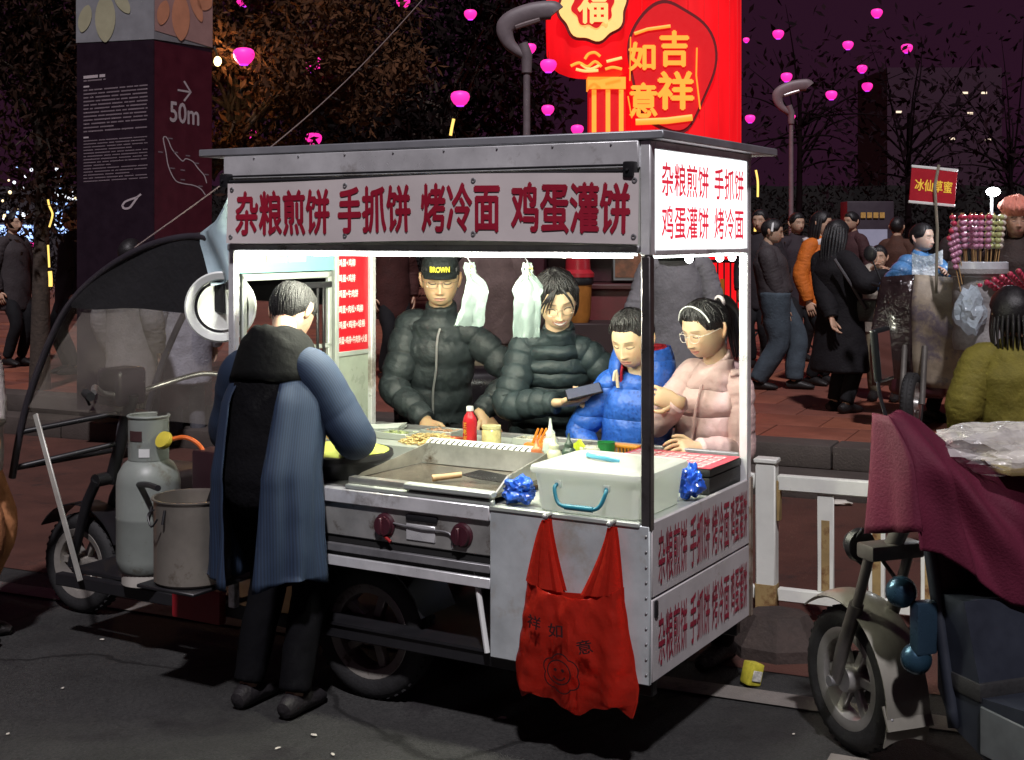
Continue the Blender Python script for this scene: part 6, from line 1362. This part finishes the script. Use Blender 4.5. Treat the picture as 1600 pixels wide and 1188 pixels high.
# ------------------------------------------------------------------ giant red festival lantern
LR = mat('lantern_red', (.45, .004, .006), rough=.5, var=.08, vscale=2, emit=(.86, .005, .010), estr=.88)
LG = mat('lantern_gold', (.7, .3, .04), rough=.5, var=.1, emit=(.95, .33, .035), estr=.85); LC = mat('lantern_cream', (.7, .5, .2), rough=.5, var=.1, emit=(.95, .55, .16), estr=.8)
LD_ = mat('lantern_dark', (.10, .004, .006), rough=.6, var=.1, emit=(.10, .004, .006), estr=.5); LRD = mat('lantern_deep', (.4, .004, .006), rough=.5, var=.05, emit=(.50, .004, .007), estr=.85)
n = LR.node_tree.nodes; l = LR.node_tree.links; tc_ = n.new('ShaderNodeTexCoord'); mp = n.new('ShaderNodeMapping'); mp.inputs['Scale'].default_value = (2.2, 2.2, .35); nz_ = n.new('ShaderNodeTexNoise'); nz_.inputs['Scale'].default_value = 1.3; nz_.inputs['Detail'].default_value = 3
l.new(tc_.outputs['Object'], mp.inputs['Vector']); l.new(mp.outputs[0], nz_.inputs['Vector']); mr_ = n.new('ShaderNodeMapRange'); mr_.inputs[1].default_value = .3; mr_.inputs[2].default_value = .7; mr_.inputs[3].default_value = .50; mr_.inputs[4].default_value = .95; l.new(nz_.outputs['Fac'], mr_.inputs[0]); l.new(mr_.outputs[0], n['Principled BSDF'].inputs['Emission Strength'])
GX, GY = 2.72, 21.6; LAN = thing('festival_lantern', 'giant glowing red lantern column with golden characters', 'lantern', (GX, GY, .30))
def lz(y, D=20.7): return CH + (370-y)*D/F - .30
def lx(px, D=20.7): return (px-800)*D/F - GX
b = MB(); b.lathe([(.001, 0), (.965, 0), (.97, 3), (.965, 7.5), (.001, 7.5)], 48); b.build('column', LR, LAN, ang=60)
for i in range(24):
    a = 2*math.pi*i/24; q = MB(); q.tube([(.969*math.cos(a), .969*math.sin(a), 0), (.971*math.cos(a), .971*math.sin(a), 7.4)], .010, 5); q.build('seam', LRD, LAN)
def disc(fn, m, nm, y=-1.0, n=60, hole=None):
    q = MB(); o = [fn(2*math.pi*i/n) for i in range(n)]; k = len(o)
    q.add([(lx(p[0]), y, lz(p[1])) for p in o], [tuple(range(k))])
    q.v += [(v[0], y+.06, v[2]) for v in q.v[:k]]; q.f += [tuple(range(2*k-1, k-1, -1))] + [(i, (i+1) % k, (i+1) % k + k, i+k) for i in range(k)]
    return q.build(nm, m, LAN, smooth=False)
def plq(s): return lambda a: (1047 + s*(64 + 7*math.sin(3*a+.5))*math.cos(a), 106 - s*(97 + 5*math.sin(4*a))*math.sin(a))
disc(plq(1.06), LD_, 'plaque_edge', -.99); disc(plq(1.0), LRD, 'plaque', -1.01)
def ltext(s, cx, cy, w_, h_, y=-1.03, m=LG, bold=.035):
    q = text_mb(s, w_*20.7/F, h_*20.7/F, bold); q.v = [(x+lx(cx), yy*8+y, z+lz(cy)) for x, yy, z in q.v]; return q.build('lettering', m, LAN, smooth=False)
ltext('吉', 1052, 78, 46, 58); ltext('祥', 1054, 143, 58, 62); ltext('如', 1002, 90, 42, 46); ltext('意', 1004, 158, 44, 56)
def lbar(P, wd, m, nm, y=-1.035):
    q = MB(); q.tube([(lx(px), y, lz(py)) for px, py in P], wd*20.7/F/2, 6, flat=.4); q.build(nm, m, LAN)
lbar([(984, 60), (983, 128)], 5, LG, 'border_bar'); lbar([(990, 55), (1010, 48), (1046, 43)], 5, LG, 'border_bar'); lbar([(1087, 77), (1086, 120), (1092, 172)], 6, LG, 'border_bar'); lbar([(980, 152), (986, 186)], 5, LG, 'border_bar'); lbar([(992, 192), (1040, 190), (1080, 185)], 10, LG, 'border_bar')
LN2 = thing('festival_lantern', 'glowing red lantern with round gold blessing medallion and striped tassel', 'lantern', (1.27, 21.0, .30))
def l2(px, py, y): return ((px-800)*20.5/F - 1.27, y, CH + (370-py)*20.5/F - .30)
b = MB(); R_ = []
for py, hw in ((116, 30), (114, 40), (108, 55), (98, 68), (80, 74), (40, 75), (0, 75), (-60, 72), (-100, 50)):
    R_.append([((hw*20.5/F)*math.cos(a), .45*(hw/75)*math.sin(a), l2(948, py, 0)[2]) for a in [2*math.pi*k/40 for k in range(40)]])
b.grid(R_, close=True); b.f += [tuple(range(39, -1, -1)), tuple(8*40+k for k in range(40))]; b.build('lantern_body', LR, LN2)
def med(r, m, nm, y):
    q = MB(); pts = [l2(926 + (r + 2.5*math.sin(8*a))*math.cos(a), 8 - (r + 2.5*math.sin(8*a))*1.08*math.sin(a), y) for a in [2*math.pi*k/64 for k in range(64)]]; q.add(pts, [tuple(range(64))]); q.v += [(p[0], p[1]+.05, p[2]) for p in q.v[:64]]; q.f += [(i, (i+1) % 64, (i+1) % 64 + 64, i+64) for i in range(64)]; q.build(nm, m, LN2, smooth=False)
med(55, LD_, 'medallion_edge', -.49); med(51, LC, 'medallion', -.52); med(32, LRD, 'medallion_centre', -.54)
q = text_mb('福', 48*20.5/F, 66*20.5/F, .03); c = l2(926, 6, -.56); q.v = [(x+c[0], c[1]+y*8, z+c[2]) for x, y, z in q.v]; q.build('lettering', LC, LN2, smooth=False)
for k, P in enumerate((((892, 103), (905, 98), (918, 104), (930, 96), (940, 104)), ((900, 108), (915, 111), (935, 110)), ((914, 92), (920, 84), (930, 82), (938, 88)), ((948, 96), (960, 93), (972, 90)), ((946, 108), (958, 105), (972, 108)), ((908, 100), (922, 108), (938, 101)))):
    q = MB(); q.tube(catmull([l2(px, py, -.47) for px, py in P], 4), .022, 6, flat=.5); q.build('scroll', LC if k % 2 else LG, LN2)
b = MB(); x0 = l2(922, 118, 0); x1 = l2(980, 600, 0); b.box(x0[0], x1[0], -.2, .2, .0, x0[2]); b.build('tassel', LRD, LN2, smooth=False)
b = MB(); b.box(x0[0]-.02, x1[0], -.23, .2, l2(0, 136, 0)[2], l2(0, 117, 0)[2]); b.build('tassel_band', LG, LN2, smooth=False)
for px in (930, 952, 973):
    b = MB(); xx = l2(px, 0, 0)[0]; b.box(xx-.035, xx+.035, -.225, -.205, .0, l2(0, 137, 0)[2]); b.build('tassel_stripe', LG, LN2, smooth=False)
# ------------------------------------------------------------------ street lamps, wire
SLM = mat('lamp_post_paint', (.16, .13, .14), rough=.5, var=.15)
def street_lamp(px, D, top, label, k=1.0):
    p = gpos(px, D, .30); T = thing('street_lamp', label, 'street lamp', p); z = CH + (370-top)*D/F - .30; s = D/F*k
    b = MB(); b.tube([(0, 0, 0), (0, 0, z*.55), (0, 0, z)], [7*s, 6*s, 5.5*s], 14); b.build('post', SLM, T)
    b = MB(); b.tube([(0, 0, z-14*s), (0, 0, z+14*s), (-6*s, 0, z+32*s)], [8*s, 9*s, 8*s], 14); b.build('collar', SLM, T)
    b = MB(); b.tube(catmull([(-4*s, 0, z+12*s), (-26*s, 0, z+30*s), (-34*s, 0, z+52*s), (-24*s, 0, z+68*s), (6*s, 0, z+80*s), (38*s, 0, z+84*s), (45*s, 0, z+80*s)], 5), [(8*s, 8*s)]*1 and [(lerp(6, 15, min(1, i/12))*s, lerp(6, 7, i/30)*s) for i in range(31)], 14); b.build('lamp_head', SLM, T)
    b = MB(); b.tube([(-18*s, 0, z+58*s), (20*s, 0, z+70*s)], 5*s, 8); b.build('lamp_lens', mat('dark_lens', (.25, .2, .2), rough=.15, var=.1), T)
street_lamp(823, 15.0, 100, 'hook headed unlit street lamp left of the red lantern'); street_lamp(1236, 24.0, 185, 'slim unlit street lamp at right above the walkers', .62)
a0 = cw(-2.32, .09, 1.655); a1 = at(665, -6, 9.5); b = MB(); b.tube([a0.lerp(a1, t) - Vector((0, 0, .10*math.sin(math.pi*t))) for t in [i/20 for i in range(21)]], .0035, 6); b.v = [(x-a0.x, y-a0.y, z-a0.z) for x, y, z in b.v]
tag(b.build('tie_wire', mat('wire', (.22, .17, .16), rough=.6, var=0), loc=a0), 'thin wire rising from the tricycle canopy to upper right', 'wire')
# ------------------------------------------------------------------ trees
rs = np.random.RandomState(11)
def leaf_mesh(name, centres, n, spread, size, m, seed):
    r_ = np.random.RandomState(seed); c = centres[r_.randint(0, len(centres), n)]; p = c + r_.normal(0, 1, (n, 3))*spread*np.array([1, 1, .75])
    d = r_.normal(0, 1, (n, 3)); d[:, 2] -= .5; d /= np.linalg.norm(d, axis=1)[:, None]; e = r_.normal(0, 1, (n, 3)); e -= d*(e*d).sum(1)[:, None]; e /= np.linalg.norm(e, axis=1)[:, None]
    s = size*(.6+.8*r_.random_sample((n, 1))); nn = np.cross(d, e)
    V = np.stack([p - d*s, p + e*s*.36 + nn*s*.10, p + d*s, p - e*s*.36 + nn*s*.10], 1).reshape(-1, 3)
    me = bpy.data.meshes.new(name); i = np.arange(n)*4; Fc = np.stack([i, i+1, i+2, i, i+2, i+3], 1).reshape(-1, 3)
    me.vertices.add(4*n); me.vertices.foreach_set('co', V.ravel()); me.loops.add(len(Fc)*3); me.loops.foreach_set('vertex_index', Fc.ravel()); me.polygons.add(len(Fc)); me.polygons.foreach_set('loop_start', np.arange(len(Fc))*3); me.polygons.foreach_set('loop_total', np.full(len(Fc), 3)); me.update(); me.validate(); me.materials.append(m); return me
def leaf_mat(name, c0, c1):
    if name in MATS: return MATS[name]
    m = mat(name, c0, rough=.85, var=0, spec=.08); n = m.node_tree.nodes; l = m.node_tree.links; b_ = n['Principled BSDF']; g = n.new('ShaderNodeNewGeometry'); rp = n.new('ShaderNodeValToRGB'); rp.color_ramp.elements[0].color = (*c0, 1); rp.color_ramp.elements[1].color = (*c1, 1)
    l.new(g.outputs['Random Per Island'], rp.inputs['Fac']); l.new(rp.outputs['Color'], b_.inputs['Base Color']); return m
BARK_F = mat('far_bark_night', (.006, .003, .004), rough=.95, var=.3, spec=.05)  # far bark and hedge leaves: night darkness put into the colour
LF_H = leaf_mat('leaf_hedge', (.002, .0015, .0015), (.008, .005, .005))
BARK = mat('bark', (.045, .032, .024), rough=.9, var=.4, vscale=12, bump=.8, bscale=40)
LF_W = leaf_mat('leaf_warm_lit', (.034, .016, .009), (.095, .042, .020)); LF_D = leaf_mat('leaf_night', (.002, .0012, .0012), (.009, .005, .005)); LF_B = leaf_mat('leaf_brown', (.010, .005, .004), (.034, .016, .011)); LF_P = leaf_mat('leaf_far_night', (.004, .0015, .003), (.014, .005, .008))  # warm leaves carry reddish lamp light, dark and far ones carry night shade
def tree(label, px, D, cz, cr, n, size, lf, seed, trunk_r=.12, cx=0, clumps=46, spread=.22, z0=.30, bark=BARK):
    r_ = random.Random(seed); p = gpos(px, D, z0); T = thing('tree', label, 'tree', p); c = Vector((cx, 0, cz - z0)); q = MB()
    H = c.z; pts = [Vector((0, 0, 0)), Vector((.05*r_.uniform(-1, 1), 0, H*.3)), Vector((cx*.3, .05, H*.6)), c*.95]; q.tube(catmull(pts, 5), [lerp(trunk_r, trunk_r*.35, i/15) for i in range(16)], 12)
    C = []
    for k in range(clumps):
        a = r_.uniform(0, 6.283); u = r_.uniform(-1, 1); rr = r_.random()**.4; v = Vector((cr[0]*rr*math.sqrt(1-u*u)*math.cos(a), cr[1]*rr*math.sqrt(1-u*u)*math.sin(a), cr[2]*rr*u)); e = c + v; C.append(tuple(e))
        if k % 2 == 0:
            s_ = Vector((cx*.4, .03, H*.62)).lerp(c, r_.random()*.8); mid = s_.lerp(e, .5) + Vector((r_.uniform(-.1, .1), r_.uniform(-.1, .1), .12)); w_ = trunk_r*.28; q.tube(catmull([s_, mid, e], 4), [lerp(w_, w_*.15, i/8) for i in range(9)], 7)
    q.build('trunk', bark, T)
    o = bpy.data.objects.new('crown', leaf_mesh('crown', np.array(C), n, spread, size, lf, seed)); COL.objects.link(o); o.parent = T; return T
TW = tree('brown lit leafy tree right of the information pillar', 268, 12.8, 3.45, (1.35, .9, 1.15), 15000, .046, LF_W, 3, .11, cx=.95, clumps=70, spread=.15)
T2 = tree('dark tree with LED wrapped trunk at left edge', 62, 12.2, 3.4, (.75, .8, 1.5), 9000, .045, LF_B, 5, .10, cx=.0, clumps=44, spread=.22)
tree('dark tree behind hook headed lamp', 690, 23, 4.3, (2.3, 1.5, 2.2), 9000, .10, LF_D, 7, .16, clumps=60, spread=.42)
tree('dark tree between brown tree and the lamp', 560, 27, 4.2, (1.6, 1.5, 2.4), 7000, .10, LF_D, 17, .16, clumps=50, spread=.42)
tree('faint tree hung with lanterns right of red column', 1250, 27, 4.6, (2.4, 1.5, 2.2), 600, .10, LF_P, 8, .10, bark=BARK_F, clumps=46, spread=.5)
tree('faint tree hung with lanterns above the fruit seller', 1420, 28, 4.5, (2.0, 1.5, 2.3), 500, .10, LF_P, 9, .10, bark=BARK_F, clumps=46, spread=.5)
tree('dark tree behind the red sign at far right', 1580, 30, 4.0, (2.0, 1.5, 2.6), 600, .10, LF_P, 10, .10, bark=BARK_F, clumps=46, spread=.5)
tree('dark tree behind the information pillar', 150, 20, 4.0, (1.7, 1.2, 2.3), 6000, .08, LF_B, 12, .16, clumps=50, spread=.35)
# far hedge, one mass
C = []
for i in range(900):
    px = rnd.uniform(-200, 1850); D = rnd.uniform(30, 38); C.append(((px-800)/F*D, D, .3 + rnd.random()**1.3*2.6))
o = bpy.data.objects.new('hedge', leaf_mesh('hedge', np.array(C), 34000, .38, .07, LF_H, 21)); COL.objects.link(o); o['kind'] = 'stuff'; o['label'] = 'dark hedge mass far behind the square'; o['category'] = 'hedge'
b = MB(); b.grid([[((px-800)/F*42, 42 + .6*math.sin(px), z) for px in range(-300, 2000, 40)] for z in (.2, 1.5, 3.3)]); o2 = b.build('hedge', mat('hedge_core', (.006, .005, .005), rough=.95, var=.3)); o2['kind'] = 'stuff'; o2['label'] = 'dark hedge core far behind the square'; o2['category'] = 'hedge'
# pink lanterns
PK = mat('pink_lantern', (.7, .05, .3), rough=.5, var=0, emit=(1.0, .022, .36), estr=1.15); PK2 = mat('pink_lantern_base', (.4, .05, .6), rough=.5, var=0, emit=(.62, .04, 1.0), estr=1.2)
q = MB(); q.lathe([(.001, -.40), (.20, -.40), (.34, -.28), (.46, -.08), (.5, .10), (.46, .26), (.34, .36), (.16, .40), (.001, .40)], 20); PKM = q.mesh('lantern_shade', PK)
q = MB(); q.lathe([(.001, -.44), (.19, -.44), (.21, -.40), (.001, -.40)], 16); PKB = q.mesh('lantern_base', PK2)
q = MB(); q.tube([(0, 0, .38), (0, 0, .9)], .012, 5); q.ball((0, 0, .42), .05, 8, 6); PKH = q.mesh('hanger', BLACK_METAL)
spots = [(381, 88, 34, 11.8, 'largest pink lantern beside the pillar'), (490, 101, 30, 12.6, 'pink lantern half hidden in brown leaves'), (380, 1, 24, 13, 'pink lantern cut by the top edge'), (387, 217, 36, 13.5, 'pink lantern just above left roof end'), (490, 218, 26, 14.5, 'small pink lantern touching the roof, second from left'), (630, 4, 22, 18, 'pink lantern at top edge by the wire'), (735, 23, 20, 20, 'pink lantern high in the dark tree'), (719, 154, 30, 18, 'round pink lantern above lit branch tip'), (828, 76, 20, 16.5, 'pink lantern behind the hook lamp head'), (857, 103, 26, 17, 'pink lantern between hook lamp and medallion'), (856, 172, 20, 19, 'pink lantern right of hook lamp post'), (902, 203, 20, 19, 'pink lantern on roof line under the medallion'), (1172, 186, 16, 24, 'pink lantern beside red column edge'), (1216, 54, 18, 25, 'pink lantern right of red column, upper'), (1229, 121, 18, 25, 'pink lantern above the slim lamp'), (1238, 183, 10, 26, 'tiny pink lantern on slim lamp'), (1299, 149, 18, 26, 'lone pink lantern left of the pair'), (1325, 71, 17, 26, 'pink lantern left of upper pair'), (1370, 21, 18, 26, 'topmost pink lantern at right'), (1347, 108, 16, 27, 'pink lantern above the lower pair one'), (1355, 136, 17, 27, 'lower pink lantern of the close pair'), (1417, 76, 18, 27, 'rightmost pink lantern, standing alone in dark sky'), (1166, 63, 10, 27, 'tiny pink lantern peeping past red column')]
for px, py, w_, D, lab in spots:
    T = thing('pink_lantern', lab, 'lantern', at(px, py, D), 0, 'pink lanterns in the trees'); s = w_*D/F
    for me, nm in ((PKM, 'lantern_shade'), (PKB, 'lantern_base'), (PKH, 'hanger')):
        o = bpy.data.objects.new(nm, me); COL.objects.link(o); o.parent = T; o.scale = (s, s, s*.95)
# LED strips on trunks and other small lights
LY = mat('led_yellow', (.8, .6, .1), var=0, emit=(1.0, .66, .16), estr=1.0); LYW = mat('led_warm', (.8, .7, .4), var=0, emit=(1.0, .80, .35), estr=4)
def strip(label, pts, D, r_=.009, m=LY):
    P = [at(px, py, D) for px, py in pts]; o = P[0]; q = MB(); q.tube(catmull([p - o for p in P], 4), r_, 8); return tag(q.build('led_tube', m, loc=o), label, 'light')
strip('curved yellow light tube on left trunk, upper', [(75, 312), (77, 322), (82, 334), (80, 345), (77, 355)], 11.9); strip('straight yellow light tube on left trunk, lower', [(75, 383), (76, 400), (77, 418)], 11.9); strip('short yellow light tube at foot of left trunk', [(78, 424), (79, 436), (79, 448)], 11.9, .018)
strip('yellow lit branch tip in the dark tree', [(704, 212), (706, 200), (709, 186)], 18, .02); strip('yellow light tube right of white sign, upper', [(1181, 266), (1184, 284), (1184, 308)], 15, .012); strip('yellow light tube right of white sign, lower', [(1182, 330), (1181, 346), (1180, 362)], 15, .016)
strip('glowing orange streak lamp behind capped man', [(598, 441), (622, 432), (648, 424)], 14, .022, mat('led_orange', (.8, .5, .1), var=0, emit=(1.0, .50, .08), estr=2))
T = thing('tree_lamp', 'small warm floodlight shining into brown tree beside pillar', 'lamp', at(340, 96, 12.0)); b = MB(); b.ball((0, 0, 0), (.035, .03, .045), 12, 8); b.build('bulb', LYW, T); b = MB(); b.tube([(0, .02, .03), (-.05, .1, .14)], .012, 8); b.build('arm', BLACK_METAL, T)
ld = bpy.data.lights.new('tree_light', 'POINT'); ld.energy = 14; ld.color = (1, .58, .25); ld.shadow_soft_size = .06; lo = bpy.data.objects.new('tree_light', ld); COL.objects.link(lo); lo.parent = T; lo.location = (.06, -.10, -.02)
BB = [mat('bulb_white', (.8, .8, .8), var=0, emit=(.85, .9, 1.0), estr=1.6), mat('bulb_blue', (.5, .6, .9), var=0, emit=(.30, .50, 1.0), estr=1.6), mat('bulb_warm', (.8, .7, .5), var=0, emit=(1.0, .75, .4), estr=1.6)]
T = thing('string_lights', 'cluster of white and blue fairy lights in left tree', 'fairy lights', at(60, 300, 14)); O = at(60, 300, 14)
for i in range(36):
    px = rnd.choice((rnd.uniform(4, 50), rnd.uniform(80, 120))); py = rnd.uniform(262, 352); q = MB(); q.ball((0, 0, 0), rnd.uniform(.010, .020), 8, 6); o = q.build('bulb', BB[rnd.choice((0, 0, 1, 1, 2))], T); o.location = at(px, py, 14 + rnd.uniform(-.5, .8)) - O
b = MB(); 
SHP = thing('shop_front', 'far blue white lit shop front behind left trees', 'shop', gpos(60, 40, .3)); D4 = 40/F
b = MB(); b.box(-90*D4, 75*D4, 0, 3, 0, 2.9); b.build('wall', mat('shop_wall', (.03, .025, .03), rough=.8), SHP, smooth=False)
for x0, x1, z0, z1, m_ in ((-70, -8, 1.25, 1.75, BB[1]), (-55, -12, 1.9, 2.1, BB[0]), (28, 70, 1.5, 2.2, BB[1]), (24, 68, 2.5, 2.75, BB[0]), (-30, -5, 1.12, 1.22, PK)):
    b = MB(); b.box(x0*D4, x1*D4, -.05, -.01, z0, z1); b.build('lit_panel', m_, SHP, smooth=False)
for x in (-60, -45, -30, -15): b = MB(); b.box(x*D4, (x+9)*D4, -.04, -.01, .1, 1.0); b.build('shutter', mat('shop_shutter', (.10, .08, .07), rough=.6), SHP, smooth=False)
# ------------------------------------------------------------------ stalls and rails behind the customers
KX = gpos(930, 9.6, .30); KX.z = .0 if False else .30
KI = thing('snack_stall', 'dark red snack stall with framed picture board behind the woman', 'stall', gpos(960, 11.2, .305), R(-8))
b = MB(); b.bbox(-.95, .65, 0, .7, .0, .95, .02, 2); b.build('stall_body', mat('stall_red', (.10, .012, .014), rough=.45, var=.2), KI)
b = MB(); b.bbox(-1.0, .7, -.05, .75, .95, 1.0, .01, 1); b.build('stall_top', mat('stall_top', (.06, .012, .014), rough=.4), KI)
b = MB(); b.bbox(-.02, .30, .1, .16, 1.02, 1.38, .006, 1); FRM = b.build('picture_frame', mat('frame_grey', (.16, .17, .17), rough=.4), KI)
b = MB(); b.box(.0, .28, .094, .099, 1.05, 1.34); b.build('picture', mat('picture_brown', (.16, .06, .03), rough=.4, var=.7, vscale=14), FRM)
b = MB(); b.bbox(-.95, -.6, .1, .5, 1.0, 1.7, .01, 1); b.bbox(-.6, .65, .3, .34, 1.0, 1.75, .01, 1); b.build('stall_back', mat('stall_maroon', (.045, .008, .014), rough=.5, var=.3), KI)
for x in (-.93, .62):
    b = MB(); b.tube([(x, .05, 1.0), (x, .05, 1.72)], .02); b.build('stall_post', BLACK_METAL, KI)
b = MB(); b.bbox(-1.1, .8, -.2, .9, 1.76, 1.80, .01, 1); b.build('stall_roof', mat('stall_roof', (.08, .01, .015), rough=.6), KI)
T = thing('barrel', 'orange barrel with red lid on the snack stall', 'barrel', gpos(903, 10.6, 1.02)); D1 = 10.6/F
b = MB(); b.lathe([(.001, 0), (.085, 0), (.10, .05), (.112, .32), (.001, .32)], 24); b.build('body', mat('barrel_orange', (.36, .14, .025), rough=.45, var=.2), T)
b = MB(); b.lathe([(.118, .30), (.124, .31), (.124, .36), (.118, .37)], 24, cap=False); b.build('band', BLACK_METAL, T)
b = MB(); b.lathe([(.001, .34), (.13, .36), (.13, .39), (.10, .42), (.095, .52), (.001, .54)], 24); b.build('lid', mat('lid_red', (.40, .02, .03), rough=.35), T)
b = MB(); b.bbox(-.3, .3, -.14, .3, .0, .715, .01, 1); tag(b.build('barrel_table', mat('table_dark', (.03, .015, .015), rough=.6), loc=gpos(903, 10.6, .305)), 'dark table carrying the orange barrel', 'table')
MO = thing('parked_motorbike', 'dark motorbike parked behind the capped man and the woman', 'motorbike', gpos(748, 7.7, .004), R(10))
b = MB(); b.bbox(-.45, .35, -.13, .13, .55, .95, .10, 3); b.bbox(-.55, .1, -.14, .14, .30, .62, .08, 3); b.build('body', mat('bike_black', (.012, .010, .011), rough=.25, coat=.4), MO)
wheel(MO, (-.60, 0, .29), .29, .10, 5, BLACK_METAL); wheel(MO, (.60, 0, .29), .29, .10, 5, BLACK_METAL)
b = MB(); b.tube([(.60, .07, .29), (.42, .07, .98)], .022); b.tube([(.60, -.07, .29), (.42, -.07, .98)], .022); b.build('fork_leg', STEEL, MO)
b = MB(); b.tube([(.36, -.36, 1.06), (.42, 0, 1.02), (.36, .36, 1.06)], .014); b.build('handlebar', BLACK_METAL, MO)
b = MB(); b.bbox(-.10, .06, -.141, -.131, .50, .60, .002, 1); b.build('bike_badge', mat('badge_orange', (.55, .14, .03), rough=.4), MO)
RAILM = mat('rail_black', (.012, .010, .012), rough=.45, var=.1)
for k, (p0, p1, lab) in enumerate((((1092, 17.5), (1172, 17.0), 'black crowd barrier in front of red column'), ((1176, 16.8), (1262, 16.0), 'black crowd barrier behind the walking person'))):
    A = gpos(*p0, .305); B_ = gpos(*p1, .305); T = thing('crowd_barrier', lab, 'barrier', A); d = B_ - A; ln = d.length; T.rotation_euler = (0, 0, math.atan2(d.y, d.x))
    b = MB(); b.tube(catmull([(0, 0, 0), (0, 0, .9), (.06, 0, 1.05), (ln*.5, 0, 1.08), (ln-.06, 0, 1.05), (ln, 0, .9), (ln, 0, 0)], 5), .022, 8); b.tube([(0, 0, .22), (ln, 0, .22)], .018, 8); b.build('frame', RAILM, T)
    for i in range(1, 8): q = MB(); q.tube([(ln*i/8, 0, .22), (ln*i/8, 0, 1.06)], .010, 6); q.build('upright', RAILM, T)
    for x in (.1, ln-.1): q = MB(); q.tube([(x, -.25, 0), (x, 0, .2), (x, .25, 0)], .015, 6); q.build('foot', RAILM, T)
    q = MB(); q.box(ln*.45, ln*.52, -.03, -.02, .45, .85); q.build('reflector', mat('reflector_orange', (.6, .2, .02), rough=.3), T)
KB = thing('kiosk', 'far kiosk with grey lit panel and small yellow title', 'kiosk', gpos(1362, 19, .305)); b = MB(); b.bbox(-.35, .32, 0, .4, 0, 1.9, .02, 2); b.build('cabinet', mat('kiosk_dark', (.03, .02, .03), rough=.5), KB)
b = MB(); b.box(-.20, .22, -.01, -.004, .85, 1.50); b.build('panel', mat('kiosk_panel', (.16, .16, .20), rough=.4, var=.1, emit=(.30, .30, .42), estr=.35), KB, smooth=False)
for i in range(4): b = MB(); b.box(-.16+.09*i, -.09+.09*i, -.02, -.012, 1.66, 1.74); b.build('title_mark', mat('kiosk_gold', (.5, .3, .08), rough=.5, var=.3, vscale=40), KB, smooth=False)
# spiky plant by the sign
T = thing('spiky_plant', 'dark long leaved plant rising right of the white sign', 'plant', gpos(1195, 15.5, .305))
b = MB(); b.tube([(0, 0, 0), (.02, 0, 1.3)], [.06, .04], 8); b.build('trunk', BARK, T)
for i in range(22):
    a = 2*math.pi*i/22; e = rnd.uniform(.2, 1.1); ln = rnd.uniform(.5, .8); P = [Vector((.02, 0, 1.3)) + Vector((math.cos(a)*ln*t*math.cos(e), math.sin(a)*ln*t*math.cos(e), ln*t*math.sin(e) - .25*t*t)) for t in [k/6 for k in range(7)]]
    q = MB(); q.tube(P, [(.004, .022*(1-.85*k/6)) for k in range(7)], 6); q.build('leaf', LF_W, T)
# distant tower with a few lit windows; night haze put into its purple wall
T = thing('distant_tower', 'barely visible distant tower with a few lit windows', 'building', (34, 105, 0)); b = MB(); b.box(-4.5, 4.5, 0, 9, 0, 15); b.build('wall', mat('tower_haze', (.026, .005, .019), rough=.9, var=.2), T, smooth=False)
for x, z in ((1.6, 13.0), (3.1, 13.0), (2.0, 11.4), (-3.6, 11.5), (.6, 9.4), (3.4, 9.3)):
    q = MB(); q.box(x-.22, x+.22, -.06, -.02, z-.08, z+.08); q.build('window', mat('lit_window', (.7, .6, .5), var=0, emit=(1, .8, .55), estr=.8), T, smooth=False)
# ------------------------------------------------------------------ litter
PAPER = mat('litter_paper', (.55, .52, .46), rough=.7, var=.1)
LT = [(160, 1002, .035), (98, 1078, .025), (490, 1152, .04), (434, 1172, .03), (520, 1182, .03), (785, 1125, .05), (12, 1150, .025), (1310, 790, .12), (1240, 1150, .02)]
for i, (px, py, s) in enumerate(LT):
    D = 1.7*F/(py-HZ); p = at(px, py, D); p.z = .006; q = crumple(s*(.5 if s > .1 else .24), 3.3*i, 1.3, .8, .22, 2, .6)
    tag(q.build('litter', PAPER, loc=p, rz=i*1.3, ang=15), 'small white scrap of paper litter lying on the ground', 'litter', 'paper scraps on the road')
p = at(1172, 1072, 1.7*F/(1072-HZ)); p.z = .005; T = thing('crushed_carton', 'crushed yellow drink carton on the road by the cart corner', 'carton', p, .4)
b = MB(); b.bbox(-.03, .03, -.03, .03, 0, .085, .01, 2, RY(.25)); b.v = [(x+.010*nz((z*30, y*30, 1)), y+.008*nz((x*30, z*30, 2)), max(0, z)) for x, y, z in b.v]; b.build('carton', mat('carton_yellow', (.55, .50, .05), rough=.5, var=.3, vscale=30), T)
b = MB(); b.bbox(-.02, .02, -.036, -.031, .02, .06, .002, 1, RY(.25)); b.build('carton_label', mat('carton_white', (.5, .5, .45), rough=.5, var=.4, vscale=60), T)
